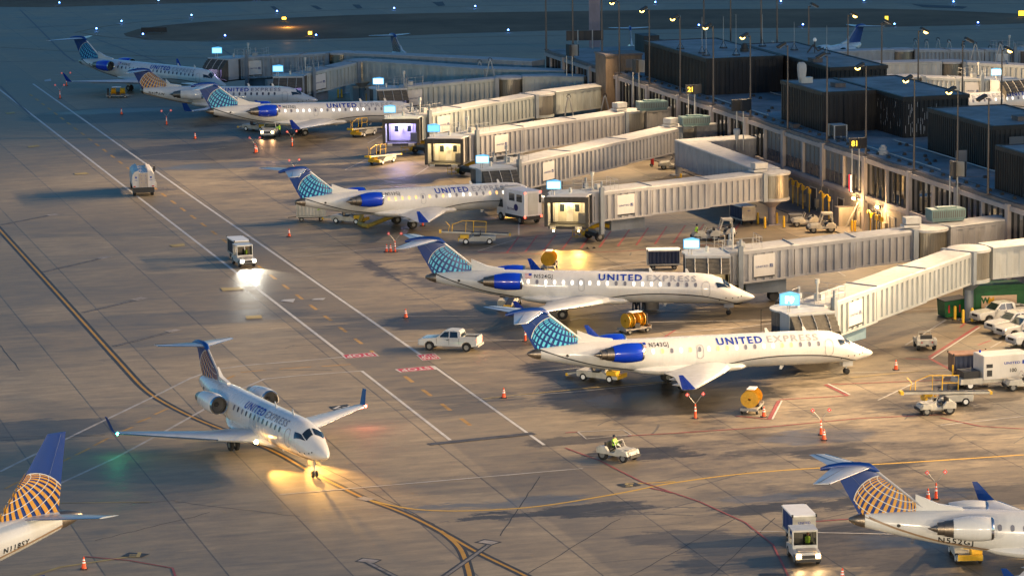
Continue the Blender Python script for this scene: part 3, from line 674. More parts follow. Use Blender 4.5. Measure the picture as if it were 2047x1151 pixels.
    joint=mth('SUBTRACT',1,mth('MULTIPLY',mth('MAXIMUM',mth('MULTIPLY',jx,.66),mth('MULTIPLY',jy,.16)),rng(noise(.15,ofs=5),.3,.6,.55,1)))
    k=mth('MULTIPLY',k,joint)
    hue=n.nodes.new('ShaderNodeMixRGB'); lk(noise(.06,det=3,ofs=70),hue.inputs[0]); hue.inputs[1].default_value=(.31,.242,.155,1); hue.inputs[2].default_value=(.268,.228,.168,1)
    vm=n.nodes.new('ShaderNodeVectorMath'); vm.operation='SCALE'; lk(hue.outputs[0],vm.inputs[0]); lk(k,vm.inputs[3]); lk(vm.outputs[0],b.inputs['Base Color'])
    lk(mth('SUBTRACT',rng(k,.5,1.1,.5,.72),mth('MULTIPLY',wt,.16)),b.inputs['Roughness']); b.inputs['Specular IOR Level'].default_value=.45
    bp=n.nodes.new('ShaderNodeBump'); bp.inputs['Strength'].default_value=.15; bp.inputs['Distance'].default_value=.03; lk(k,bp.inputs['Height']); lk(bp.outputs[0],b.inputs['Normal'])
    return m
g=MB(); g.quad((-2500,-900,0),(2500,-900,0),(2500,4000,0),(-2500,4000,0))
go=g.build('apron_ground',ground_mat(),recalc=False); go.location=(O.x,O.y,0); go.rotation_euler=(0,0,AZ); tag(go,kind='structure')
mw=M('white marking paint',(.62,.61,.58),.65,dirt=.12,scale=.9)
mwf=M('faded white marking',(.5,.48,.45),.7,dirt=.2,scale=.7)
my_=M('yellow taxi line paint',(.52,.27,.025),.6,dirt=.1,scale=.8)
myf=M('faded orange dash paint',(.55,.32,.09),.65,dirt=.2,scale=.8)
myl=M('pale yellow lead line',(.52,.39,.14),.65,dirt=.2,scale=.6)
mk=M('black marking border',(.035,.04,.045),.6,dirt=.2)
mr_=M('red marking paint',(.34,.08,.08),.65,dirt=.15,scale=.8)
mrb=M('bright red sign paint',(.5,.02,.06),.6,dirt=.05)
_lay=[0]
LV=dict(taxi_line_border=.003,taxi_line=.0075,taxi_line_curve=.0095,lane_line=.0055,crossing_line=.0045,turn_dash=.003,gate_mark_border=.0115,gate_mark=.0145,gate_mark_head=.0165,stand_line=.0185,lead_line=.0225,red_line=.0245,white_edge=.0285,far_taxi_line=.01,far_joint=.013)
def layer(base=None):
    if base is not None: _lay[0]=base
    _lay[0]+=.00012; return _lay[0]
def stroke(mb,pts,wd,z,gp=True):
    P_=[G(*p) if gp else Vector(p) for p in pts]
    L_=[];R_=[]
    for i,p in enumerate(P_):
        a=P_[max(i-1,0)]; b=P_[min(i+1,len(P_)-1)]; d=(b-a).normalized(); nn=Vector((-d.y,d.x,0))*wd/2
        L_.append((p.x+nn.x,p.y+nn.y,z)); R_.append((p.x-nn.x,p.y-nn.y,z))
    for i in range(len(P_)-1): mb.quad(L_[i],L_[i+1],R_[i+1],R_[i])
def smoothpts(pts,n=6):
    out=[]
    for i in range(len(pts)-1):
        p0,p1,p2,p3=[Vector(pts[max(0,min(len(pts)-1,k))]) for k in (i-1,i,i+1,i+2)]
        for j in range(n):
            t=j/n; q=.5*((2*p1)+(p2-p0)*t+(2*p0-5*p1+4*p2-p3)*t*t+(3*p1-p0-3*p2+p3)*t**3); out.append((q.x,q.y))
    out.append(tuple(pts[-1])); return out
def marks(name,mat,lst,smooth=False):
    layer(LV.get(name,.006))
    mb=MB()
    for wd,pts in lst: stroke(mb,smoothpts(pts) if smooth else pts,wd,layer())
    return tag(mb.build(name,mat,recalc=False),kind='structure')
taxi=[(-60,395),(0,460),(120,592),(240,725),(290,778),(335,808),(400,840),(480,872),(560,908),(625,945),(680,972),(730,996),(790,1018),(840,1040),(900,1072),(960,1106),(1060,1155),(1160,1210)]
tb=[(880,1060),(912,1086),(928,1112),(940,1155),(944,1200)]
marks('taxi_line_border',mk,[(.8,taxi),(.7,tb)],True)
marks('taxi_line',my_,[(.24,taxi),(.3,tb)],True)
marks('taxi_line_curve',M('bright yellow curve paint',(.66,.4,.05),.6,dirt=.08),[(.26,[(735,998),(790,1011),(850,1019),(950,1020),(1080,1011),(1230,987),(1350,964),(1500,945),(1680,932),(1860,921),(2100,905)]),(.2,[(1275,966),(1350,962)])],True)
marks('lane_line',mw,[(.3,[(-40,148),(0,180),(240,366),(690,712)]),(.3,[(66,168),(380,390.5),(845,712)]),(.26,[(723,741),(900,879)]),(.26,[(866,731),(1088,889)])])
marks('crossing_line',mwf,[(.26,[(0,942),(150,868),(300,796),(380,756),(430,738),(500,729),(590,722),(690,713)]),(.26,[(115,968),(230,915),(329,862),(406,819),(480,778),(529,757),(600,750),(722,741)])])
dl=[]
for i in range(23):
    t0=i/23; y0=180+ (700-180)*t0
    a=(128+(728-128)*(i/23)**1.0, 0)
# evenly spaced dashes down the middle of the service road, in metres
mb=MB(); z=layer(.003)
for k in range(0,46):
    s=150-k*6.1
    if -66<s or s<-72: 
        if s>-100: mb.add([L(-65.28,s,z),L(-64.95,s,z),L(-64.95,s-2.8,z),L(-65.28,s-2.8,z)],[(0,1,2,3)])
tag(mb.build('centre_dash',myf,recalc=False),kind='structure')
marks('turn_dash',myf,[(.26,p) for p in ([(643,732),(701,728)],[(558,737),(622,733)],[(481,744),(532,739)],[(444,761),(469,750)],[(309,828),(336,816)],[(274,844),(301,834)],[(246,861),(265,853)],[(188,890),(217,875)],[(151,909),(180,895)],[(113,928),(140,914)],[(10,976),(38,962)])])
# stop boxes with upside-down lettering
def stopbox(q,txt,flip=True):
    mb=MB(); z=layer(.0095); mb.add([(*G(*p).xy,z) for p in q],[(0,1,2,3)]); tag(mb.build('stop_box_border',mw,recalc=False),kind='structure')
    c=[G(*p) for p in q]; cen=sum(c,Vector())/4
    mb=MB(); z=layer(.0125); mb.add([(*((p-cen)*.9+cen).xy,z) for p in c],[(0,1,2,3)]); tag(mb.build('stop_box',mrb,recalc=False),kind='structure')
    ux=(c[0]-c[1]) if flip else (c[1]-c[0]); uy=(c[3]-c[0]) if not flip else (c[3]-c[0])
    mb=MB(); z=layer(.0155); vs,fs=textmesh(txt,1,.03,1.1); x0=min(a for a,b in vs);x1=max(a for a,b in vs)
    e=(c[1]+c[2])/2-(c[0]+c[3])/2; f_=(c[2]+c[3])/2-(c[0]+c[1])/2
    if flip: e,f_=-e,f_
    else: f_=-f_
    mb.add([(*(cen+e*((a-(x0+x1)/2)/(x1-x0))*.8+f_*(b/.98-.5)*.62).xy,z) for a,b in vs],fs); tag(mb.build('stop_lettering',mw,recalc=False),kind='structure')
stopbox([(682,709.5),(748,704),(758,711.5),(690,716.5)],'STOP')
stopbox([(832,709.5),(868,706),(882,717),(845,720.5)],'STOP')
stopbox([(789,738),(862,731),(873,738),(800,744)],'STOP')
# gate lead-in marks with lozenge ends
marks('gate_mark_border',mk,[(.55,[(0,450),(108,429)]),(.5,[(85,544),(210,515)]),(.5,[(165,625),(280,598)]),(.5,[(228,692),(350,661)]),(.5,[(728,1120),(802,1158)]),(.5,[(878,1158),(978,1088)]),(1.1,[(716,1118),(757,1122)]),(1.1,[(958,1080),(994,1086)])])
marks('gate_mark',M('dulled marking',(.3,.28,.26),.7,dirt=.3),[(.22,[(0,450),(108,429)]),(.22,[(85,544),(210,515)]),(.22,[(165,625),(280,598)]),(.22,[(228,692),(350,661)]),(.24,[(731,1121),(803,1158)]),(.24,[(880,1158),(977,1089)])])
marks('gate_mark_head',M('lozenge paint',(.42,.38,.34),.7,dirt=.25),[(1.0,[(96,431),(116,428.5)]),(1.0,[(196,517),(220,513)]),(1.0,[(266,600),(290,595)]),(1.0,[(336,663),(358,659)]),(.8,[(720,1118.5),(753,1122)]),(.8,[(962,1081),(990,1085.5)]),(.9,[(718,994),(742,999)])])
marks('stand_line',mwf,[(.24,[(560,988),(830,965),(1165,936)]),(.18,[(955,797),(1150,783),(1340,764)]),(.16,[(560,500),(800,480)]),(.16,[(570,517),(800,492)]),(.16,[(480,435),(600,427)]),(.16,[(470,447),(600,440)]),(.16,[(700,633),(955,632)]),(.16,[(797,682),(1050,680)]),(.16,[(280,313),(450,296)]),(.16,[(110,150),(300,160)]),(.2,[(1500,1061),(2000,1072)]),(.18,[(1160,735),(1060,745)]),
  (.16,[(1155,863),(1246,859),(1262,869),(1172,877),(1155,863)]),(.16,[(1037,470),(1037,445)]),(.16,[(955,502),(1035,478),(1260,460),(1470,440),(1640,428)]),(.16,[(1340,483),(1420,476),(1500,500)]),(.16,[(1130,553),(1300,520)]),(.16,[(1190,625),(1420,622)]),(.16,[(1300,644),(1550,640)]),(.18,[(1340,665),(1480,655),(1700,625),(1890,617)]),(.18,[(1650,545),(1690,552),(1660,534)]),(.16,[(1980,695),(2003,682)]),(.16,[(2013,690),(2030,680)]),(.2,[(2047,832),(1880,850)]),(.18,[(1810,690),(1890,640)]),
  (.16,[(690,340),(735,318)]),(.16,[(825,355),(870,325)]),(.16,[(735,287),(770,268)]),(.16,[(1190,630),(1140,640)]),(.16,[(1700,745),(1900,740)]),(.16,[(1755,800),(1850,755)])])
marks('lead_line',myl,[(.2,[(965,797),(1180,775),(1345,762)]),(.14,[(1700,755),(1900,735)]),(.14,[(480,830),(440,820)]),(.12,[(120,1005),(300,1003)]),(.3,[(-10,1175),(120,1133),(255,1113)])])
marks('red_line',mr_,[(.14,[(1130,895),(1200,921),(1283,963),(1400,1003),(1490,1044),(1545,1088),(1578,1155)]),(.2,[(1155,863),(1130,865)]),(.18,[(1255,871),(1345,866),(1540,853),(1720,836),(1900,828)]),(.3,[(1538,838),(1557,801)]),(.2,[(1470,831),(1538,838)]),(.2,[(1557,799),(1695,791)]),(.3,[(1650,769),(1695,791)]),(.18,[(1650,769),(1850,761),(1960,756)]),(.32,[(1955,652),(1858,714)]),(.3,[(1858,716),(1905,742)]),(.2,[(1930,645),(1920,655)]),(.18,[(1855,719),(1810,717)]),(.2,[(1345,985),(1300,975)]),(.22,[(1630,1042),(1700,1037)]),(.18,[(1880,835),(1960,852),(2060,858)]),(.18,[(1325,676),(1350,660)]),
   (.2,[(1955,690),(1980,681)]),(.16,[(170,1112),(260,1120),(345,1135),(352,1155)]),(.16,[(955,504),(1085,508),(1240,503),(1420,490)])]+[(.2,[(1013+i*37,506-i*2.2),(1037+i*37,474-i*2.6)]) for i in range(0,13)])
marks('white_edge',mw,[(.14,[(1959,654),(1862,717)]),(.14,[(1563,801),(1544,838)]),(.14,[(1655,767),(1699,789)])])
# small painted plates, parking signs, dark patches
def rects(name,mat,lst):
    mb=MB(); z=layer(.031)
    for q in lst: mb.add([(*G(*p).xy,z) for p in q],[tuple(range(len(q)))])
    return tag(mb.build(name,mat,recalc=False),kind='structure')
rects('road_plate',M('pale plate',(.5,.5,.5),.6,dirt=.15),[[(561,602),(567,599),(590,598),(586,605)],[(622,600),(628,597),(651,596),(646,600)],[(88,161),(101,158),(103,163),(90,164)],[(2021-270,962),(2030-270,960),(1770,966),(1757,968)]])
rects('stand_number_plate',mk,[[(658,813),(694,808),(704,815),(672,821)],[(243,1112),(258,1104),(300,1107),(283,1114)],[(1232,968),(1268,964),(1283,970),(1248,974)],[(1518,1151),(1518,1146),(1570,1146),(1572,1151)]])
def num(txt,c,wd,hh,mat=mw):
    mb=MB(); z=layer(.034); p=G(*c); vs,fs=textmesh(txt,1,.02,1.05)
    mb.add([(p.x+a*wd*-1,p.y-(b-.5)*hh,z) for a,b in vs],fs); tag(mb.build('stand_number',mat,recalc=False),kind='structure')
num('F7',(682,814.5),1.0,1.1); num('F',(270,1109),1.3,1.3,myl); num('5',(1258,969),1.1,1.0,myl)
rects('faded_yellow_sign',myl,[[(55,293),(75,290),(80,293),(58,296)],[(148,347),(172,345),(178,348),(150,350)],[(338,490),(368,487),(370,492),(345,494)],[(440,576),(480,574),(490,579),(445,582)],[(490,632),(522,630),(525,636),(493,638)],[(10,226),(28,224),(31,227),(14,229)]])
dkp=M('dark repair patch',(.11,.1,.09),.5,dirt=.3,scale=.8)
rects('repair_patch',dkp,[[(855,886),(1062,864),(1075,868),(862,890)]])
def blob(name,mat,c,rx,ry,seed,n=40,rag=.25,z=None):
    r=random.Random(seed); mb=MB(); z=z or layer(); p=G(*c); pts=[]
    ph=[r.uniform(0,6.3) for _ in range(6)]
    for i in range(n):
        q=2*PI*i/n; k=1+rag*sum(math.sin((j+2)*q+ph[j])/(j+1.5) for j in range(6)); pts.append((p.x+rx*k*math.cos(q),p.y+ry*k*math.sin(q),z))
    mb.add(pts+[(p.x,p.y,z)],[(i,(i+1)%n,n) for i in range(n)]); return tag(mb.build(name,mat,recalc=False),kind='structure')
# skid arcs and rubber marks near the stands
mb=MB(); r=random.Random(5)
for i in range(150):
    u=r.uniform(1150,2040) if i%3 else r.uniform(500,1300); v=r.uniform(640,1140) if i%3 else r.uniform(480,760); p=G(u,v); a=r.gauss(AZ,.22)+(.9 if r.random()<.22 else 0); ln=r.uniform(1.5,8); k=r.uniform(-.06,.06); pts=[]
    for j in range(7):
        pts.append((p.x,p.y,0)); p=p+Vector((math.cos(a),math.sin(a),0))*ln/6; a+=k
    stroke(mb,pts,r.uniform(.06,.2),.0025+.00002*i,False)
tag(mb.build('rubber_marks',M('rubber smear',(.15,.14,.125),.6,dirt=.25),recalc=False),kind='structure')
# drifting cracks and sealed joints
mb=MB()
for k,(a,b) in enumerate([((350,1000),(260,1006)),((1080,1151-200),(1000,1070)),((1240,1035),(1000,1180)),((1470,1036),(1170,1200)),((1550,1035),(1400,1170)),((590,905),(870,1048)),((350,1002),(600,1032)),((0,690),(40,740)),((0,874),(210,868)),((210,870),(0,1000-120)),((190,1080),(420,1024))]):
    r=random.Random(k); pts=[(a[0]+(b[0]-a[0])*i/14+r.uniform(-1,1),a[1]+(b[1]-a[1])*i/14+r.uniform(-1,1)) for i in range(15)]; stroke(mb,pts,.07,.005+.0001*k)
tag(mb.build('sealed_cracks',M('joint sealant',(.03,.03,.03),.6,dirt=.1),recalc=False),kind='structure')
# grass islands between the far taxiways
grassm=M('dormant grass',(.2,.13,.07),.95,dirt=.3,scale=.05)
def poly_px(name,mat,pts,z,kind='structure'):
    mb=MB(); P_=[(*G(*p).xy,z) for p in pts]; mb.add(P_,[tuple(range(len(P_)))]); return tag(mb.build(name,mat,recalc=False),kind=kind)
poly_px('grass_island',grassm,[(247,68),(252,73),(290,79),(370,82),(450,82),(580,80),(700,77),(900,68),(1090,62),(1500,57),(1727,55),(1900,52),(2100,46),(2100,31),(1990,26),(1850,20),(1727,18),(1400,19),(1150,23),(1000,25),(850,27),(700,31),(560,37),(420,43),(330,51),(275,59)],.02)
poly_px('grass_strip',grassm,[(-60,16),(0,14.5),(100,15),(300,9),(480,4),(700,-3),(700,-60),(-60,-60)],.02)
poly_px('grass_strip',grassm,[(900,-4),(2100,-4),(2100,-60),(900,-60)],.02)
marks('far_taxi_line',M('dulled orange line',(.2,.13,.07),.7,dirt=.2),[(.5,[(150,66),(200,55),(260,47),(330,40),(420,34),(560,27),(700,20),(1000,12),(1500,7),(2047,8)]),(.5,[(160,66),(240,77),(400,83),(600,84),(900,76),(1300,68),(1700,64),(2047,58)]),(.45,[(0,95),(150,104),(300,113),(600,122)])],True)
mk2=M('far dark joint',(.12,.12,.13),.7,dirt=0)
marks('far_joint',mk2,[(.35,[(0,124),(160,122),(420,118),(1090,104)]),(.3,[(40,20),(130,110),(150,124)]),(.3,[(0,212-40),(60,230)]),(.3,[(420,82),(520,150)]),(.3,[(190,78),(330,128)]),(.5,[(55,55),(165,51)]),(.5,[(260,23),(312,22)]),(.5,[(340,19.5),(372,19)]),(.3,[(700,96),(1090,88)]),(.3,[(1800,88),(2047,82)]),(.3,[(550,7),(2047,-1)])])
rects('far_sign_plate',M('far dark plate',(.05,.05,.055),.7,dirt=0),[[(540,14),(548,13),(560,22),(552,23)],[(620,12),(632,12),(645,19),(636,20)],[(704,10),(718,10),(725,17),(714,18)],[(864,5),(885,4),(890,12),(876,13)],[(1823,9),(1935,14),(1925,18),(1845,15)]])
# ================================================================ terminal
T=thing('terminal_concourse','long low terminal with white column grid, dark windows and dark ribbed huts on its roof','building',(O.x,O.y,0),AZ)
S0,S1,WD=-78.0,104.7,20.0
mb=MB(); mb.box(0,WD,S0,S1,0,3.45); mb.build('lower_wall',lowwall,T)
mb=MB(); mb.box(.15,WD-.1,S0+.05,S1-.05,3.452,3.7); mb.build('floor_slab',M('carpet floor',(.12,.11,.1),.9),T)
mb=MB(); mb.box(7.6,7.8,S0+.1,S1-.1,3.7,7.6); mb.build('inner_wall',M('inner wall',(.1,.095,.085),.8),T)
mb=MB(); mb.box(WD-.3,WD,S0,S1,3.453,7.7); mb.box(.1,WD-.3,S1-.3,S1,3.703,7.7); mb.box(.1,WD-.3,S0,S0+.3,3.703,7.7); mb.build('upper_wall',panelg,T)
mb=MB(); mb.box(-.15,WD+.2,S0-.1,S1+.1,7.72,8.1); mb.build('roof_edge',fascia,T)
mb=MB(); mb.box(.25,WD-.2,S0+.3,S1-.3,8.102,8.13); rf=mb.build('roof',roofg,T)
mb=MB(); mb.box(-.32,-.02,S0,S1,7.28,7.718); mb.build('header_beam',precast,T)
mb=MB(); mb.box(-.42,-.03,S0,S1,3.46,3.86); mb.build('sill_beam',precast,T)
mb=MB(); mb.box(-.34,-.02,S0,74.5,3.15,3.42); mb.build('ledge',M('ledge pinkish concrete',(.32,.27,.25),.8),T)
cols=[83.3-12.3*k for k in range(-1,14)]
for s in cols:
    if s>S1 or s<S0: continue
    mb=MB(); mb.box(-.5,-.03,s-.36,s+.36,0 if s<-10 else 3.2,7.9); mb.build('column',precast,T)
halves=[c+6.15 for c in cols]
for s in halves:
    if s>S1-1 or s<S0+1: continue
    mb=MB(); mb.box(-.36,-.03,s-.16,s+.16,3.87,7.27); mb.build('half_column',precast,T)
edges=sorted([c for c in cols+halves if S0<c<S1]+[S1])
for a,b in zip(edges[:-1],edges[1:]):
    mid=(a+b)/2; opaque=-13.5<mid<13.5
    mb=MB()
    k=4; ww=(b-a-.7)/k
    for i in range(k+1):
        q=a+.35+ww*i; mb.box(-.12,.06,q-.05,q+.05,3.87,7.27)
    if not opaque: mb.box(-.1,.05,a+.3,b-.3,3.87,3.97)
    wf=mb.build('window_frame',gsed if not opaque else M('panel frame grey',(.12,.12,.12),.5),T)
    mb=MB()
    if opaque:
        mb.box(-.05,0,a+.2,b-.2,3.88,7.26); mb.build('panel',panelg,wf)
        mb=MB(); mb.box(-.075,-.052,a+.36,b-.36,3.9,5.2); mb.build('dark_film',M('dark film',(.05,.055,.07),.25,dirt=.05),wf)
    else:
        mb.quad((.0,a+.2,3.88),(.0,b-.2,3.88),(.0,b-.2,7.26),(.0,a+.2,7.26)); mb.build('glass',fglass,wf)
# things one sees lit inside the hall
for i,(s,z,h,wd,n) in enumerate([(-18.2,5.1,1.5,1.0,2.2),(-31.2,5.0,.7,.9,1.6),(-31.8,6.5,.25,4,5),(-20.5,4.6,.18,6,3),(-24,4.3,.2,4,4),(-26,4.2,.3,3,2),(-36,5.3,2.2,.9,7),(-34.8,5.3,2.2,.7,7),(-45,4.6,.3,2,4),(-58,5.3,1.2,1.2,2),(-60,6.4,.2,4,5),(27,6.0,.8,.5,2),(26,5.4,.6,.4,3)]):
    mb=MB(); mb.box(n,n+.12,s-wd/2,s+wd/2,z-h/2,z+h/2); mb.build('lit_sign_panel' if h>.5 else 'ceiling_light',warmw,T)
for s in (-17,-30,-36,-59): light('hall_light','POINT',(3,s,6.9),45,(1,.66,.3),T,size=.4)
r=random.Random(3)
mb=MB()
for s in [q*2.3 for q in range(-33,-5)]: mb.box(2.4,3.2,s,s+1.5,3.7,4.3); mb.box(3.1,3.25,s,s+1.5,4.3,4.75)
mb.build('seat_row',seatm,T)
# roof huts
def hut(x0,x1,y0,y1,z0=8.13,z1=12.45,name='roof_hut',rib=.55,mat=None):
    mat=mat or darkclad
    mb=MB(); mb.box(x0,x1,y0,y1,z0,z1)
    q=y0+.2
    while q<y1: mb.box(x0-.07,x0-.002,q,q+.22,z0+.02,z1-.32); q+=rib
    q=x0+.2
    while q<x1: mb.box(q,q+.22,y0-.07,y0-.002,z0+.02,z1-.32); q+=rib
    h=mb.build(name,mat,T)
    mb=MB(); mb.box(x0-.14,x1+.1,y0-.14,y0+.2,z1-.28,z1+.14); mb.box(x0-.14,x0+.2,y0+.203,y1,z1-.28,z1+.14); mb.box(x1-.2,x1+.1,y0+.203,y1,z1-.28,z1+.14); mb.box(x0+.203,x1-.203,y1-.2,y1,z1-.28,z1+.14); mb.build('parapet',mat,h)
    mb=MB(); mb.box(x0+.21,x1-.21,y0+.21,y1-.21,z1+.003,z1+.06); mb.build('hut_roof',roofg,h)
    return h
hut(2.2,11.9,43.1,67.4)
h=hut(12.6,19.7,28.6,59.5,z1=12.35)
hut(2.3,8.6,3.9,17.2); hut(8.62,16.2,-3.9,17.1,z1=12.46)
hut(7.3,16.0,-31,-13.9); hut(2.0,16.0,-70,-43.8,z1=12.3)
mb=MB(); mb.box(-1.3,3.6,72.9,77.4,0,10.15); bt=mb.build('stair_tower',brick,T)
mb=MB(); mb.box(-1.4,3.7,72.8,77.5,10.152,10.42); mb.build('tower_cap',fascia,bt); mb=MB(); mb.box(3.61,3.66,74,75.6,8.6,9.6); mb.box(1.4,2.6,72.86,72.895,8.6,9.7); mb.build('louvre',panelg,bt)
mb=MB(); mb.box(11,13.2,95,99,8.13,10.4); mb.box(13.2,15,94,100,8.13,9.4); mb.build('rooftop_plant',gsed,T)
# far elevator tower behind the terminal
tw=thing('pylon_tower','slender pale pylon standing beyond the far end of the terminal roof','tower',tuple(G(1189,96,0)))
mb=MB(); mb.box(-.9,.9,-.6,.6,0,9.5); mb.build('shaft',M('pinkish concrete pylon',(.36,.27,.28),.8),tw); mb=MB(); mb.cyl((-.8,0,9.5),(-.8,0,22),.09); mb.build('mast',galv,tw)
# doors, pipes, fittings on the lower wall
for s,wd,h,mt in ((-5.2+5.9,1.9,2.5,doorm),(-7.6,1.6,2.4,doorm),(-18,2.4,2.6,doorm),(-22,2,2.4,lowwall),(-27,1.4,2.3,doorm),(12.5,2.0,2.4,doorm),(-33,3,2.7,doorm)):
    mb=MB(); mb.box(-.06,-.003,s-wd/2,s+wd/2,.05,h); d=mb.build('door',mt,T)
    mb=MB(); mb.box(-.1,-.003,s-wd/2-.12,s-wd/2-.003,0,h+.12); mb.box(-.1,-.003,s+wd/2+.003,s+wd/2+.12,0,h+.12); mb.box(-.1,-.003,s-wd/2,s+wd/2,h+.003,h+.12); mb.build('door_frame',galv,d)
mb=MB(); r=random.Random(8)
for i in range(46):
    s=r.uniform(-40,14); z=r.uniform(1.2,3.1); mb.cyl((-.12,s,.2),(-.12,s,z),.035,n=5)
mb.build('wall_conduit',galv,T)
for s in (11.5,9,6.2,3,-1,-14,-21,-25):
    mb=MB(); mb.box(-.35,-.003,s,s+r.uniform(.5,1),.6,r.uniform(1.4,2.2)); mb.build('electrical_cabinet',M('cabinet beige',(.33,.3,.25),.6,dirt=.15),T)
kb=MB(); kb.box(-3.4,-3.1,S0,74,0,.14); kb.box(-3.1,-.01,S0,74,0,.12); tag(kb.build('kerb_walk',M('walkway concrete',(.2,.18,.165),.85,dirt=.2)),kind='structure')
o=bpy.data.objects['kerb_walk']; o.location=(O.x,O.y,0); o.rotation_euler=(0,0,AZ)
# wall lamps that are lit on the facade (warm)
for i,(u,v) in enumerate(((1733,394),(1773,408))):
    p=L(-.7,-13.6-6.6*i,3.3)
    t=thing('wall_lamp','warm lit wall lamp under the window sill, '+('the farther of the two' if i==0 else 'the nearer of the two'),'wall lamp',tuple(p),AZ,'warm lamps on the facade')
    mb=MB(); mb.box(-.12,.12,-.3,.3,-.12,.14); mb.build('housing',gsed,t); mb=MB(); mb.box(-.26,-.122,-.28,.28,-.1,.1); mb.build('lens',ledo if False else M('warm lamp lens',(1,.7,.3),.3,emit=(1,.62,.2),es=28,dirt=0,samp=False),t)
    light('glow','POINT',(-.6,0,-.2),420,(1,.6,.24),t,size=.12)
# ---------------------------------------------------------------- floodlight masts
def mast(loc,h,rz,lit,label,group,base=8.1):
    t=thing('floodlight_mast',label,'light pole',loc,rz,group)
    mb=MB(); mb.cyl((0,0,0),(0,0,h),.13,.07,n=8); mb.box(-.25,.25,-.25,.25,0,.12); mb.build('pole',M('dark bronze pole',(.1,.085,.08),.45,.4,dirt=.1),t)
    mb=MB(); m=Matrix.Translation((-.75,0,h+.05))@Matrix.Rotation(R(-28),4,'Y'); mb.box(-.5,.5,-.33,.33,-.12,.14,mat=m); mb.cyl((-.3,0,h-.05),(0,0,h-.15),.06,n=6); hd=mb.build('lamp_head',gsed,t)
    mb=MB(); mb.box(-.42,.42,-.27,.27,-.15,-.122,mat=m); mb.build('lens',headoff,hd)
    if lit:
        mb=MB(); mb.lathe([(h-.42,.02),(h-.36,.2),(h-.22,.31),(h-.05,.24)],(-.95,0,0),'z',12); mb.build('lamp_dome',lampw,hd,True)
        light('flood','SPOT',(-1.35,0,h-.2),FLOOD*lit,WARM,t,to=(-24,0,h-22),angle=122,blend=.4,size=.35)
        light('far_flood','SPOT',(-1.4,0,h-.15),FLOOD*lit*THROW,WARM,t,to=(-85,0,h-18),angle=62,blend=1,size=.35)
    return t
west=[(104.3,0,13),(91.5,0,13),(78.3,0,13),(70.8,1,9.3),(58.3,1,9.3),(46.2,1,9.3),(33.9,1,9.3),(20.9,1,9.3),(8.6,0,9.3),(-3.6,0,9.3),(-15,1,9.3),(-28.2,1,9.3),(-39.3,1,9.3),(-46.8,0,9.3),(-58,1,9.3),(-70,1.3,9.3)]
west=[(q[0],.8*q[1],q[2]) for q in west]
ordn=['first','second','third','fourth','fifth','sixth','seventh','eighth','ninth','tenth']
k1=k2=0
for s,lit,h in west:
    if h>12: lab='tall dark light pole at the far end of the terminal, %s from the corner'%ordn[k2]; k2+=1
    elif lit: lab='lit floodlight pole on the apron side roof edge, %s counting from the far end'%ordn[k1]; k1+=1
    else: lab={8.6:'unlit light pole rising in front of the long-slab hut with the white horn aerial',-3.6:'unlit light pole on the roof edge in front of the ribbed hut',-46.8:'unlit light pole at the right beside the nearest dark hut'}[s]
    p=L(-.1,s,8.1 if h<12 else 8.1); mast(tuple(p),h,AZ,lit,lab,'light poles along the apron side of the terminal')
east=[(1380,90),(1439,93),(1515,91),(1549,90),(1615,103),(1697,128),(1762,167),(1838,172),(1925,187),(2013,230)]
es=[95,84,72,66,54.5,41,30,18.7,5.8,-5]
for i,s in enumerate(es):
    h=9.3 if i>3 else 13
    mast(tuple(L(19.6,s,8.1)),h,AZ+PI,(0,0,0,1.2,0,1.2,0,1.2,0,1.2)[i],'dark light pole along the far roof edge, %s counting from the far end'%ordn[i],'light poles along the far side of the terminal')
# unseen masts added beyond the right edge to light the near apron
for i,(n,s) in enumerate(((-.3,-84),(-.3,-100),(-.3,-118),(-.3,-136),(-.3,-154),(-.3,-172),(-12,-190))):
    p=L(n,s,0); mast(tuple(p),17.5,AZ+R((0,-6,-8,-8,0,12,35)[i]),1.0 if i<6 else .9,'added unseen floodlight pole past the right edge, %s from the terminal end'%ordn[i],'added floodlight poles beyond the right edge')
# unseen masts added around and behind the viewpoint to light the jets' near sides
for i,(x,y,hd_) in enumerate(((-95,0,70),(-35,-25,84),(45,-25,95),(105,0,108))):
    t=thing('floodlight_mast','added unseen floodlight mast near the viewpoint, %s from the left'%ordn[i],'light pole',(x,y,0),R(hd_),'added floodlight masts near the viewpoint')
    mb=MB(); mb.cyl((0,0,0),(0,0,32),.3,.14,n=10); mb.box(-.5,.5,-.5,.5,0,.2); mb.build('pole',galv,t)
    mb=MB(); mb.box(.1,.5,-1.6,1.6,31.4,32.2); hd=mb.build('lamp_head',gsed,t); mb=MB(); mb.box(.502,.53,-1.5,1.5,31.5,32.1); mb.build('lens',lampw,hd)
    light('flood','SPOT',(.8,0,31.6),NEARF,(1,.79,.52),t,to=(265,0,0),angle=44,blend=1,size=.8)
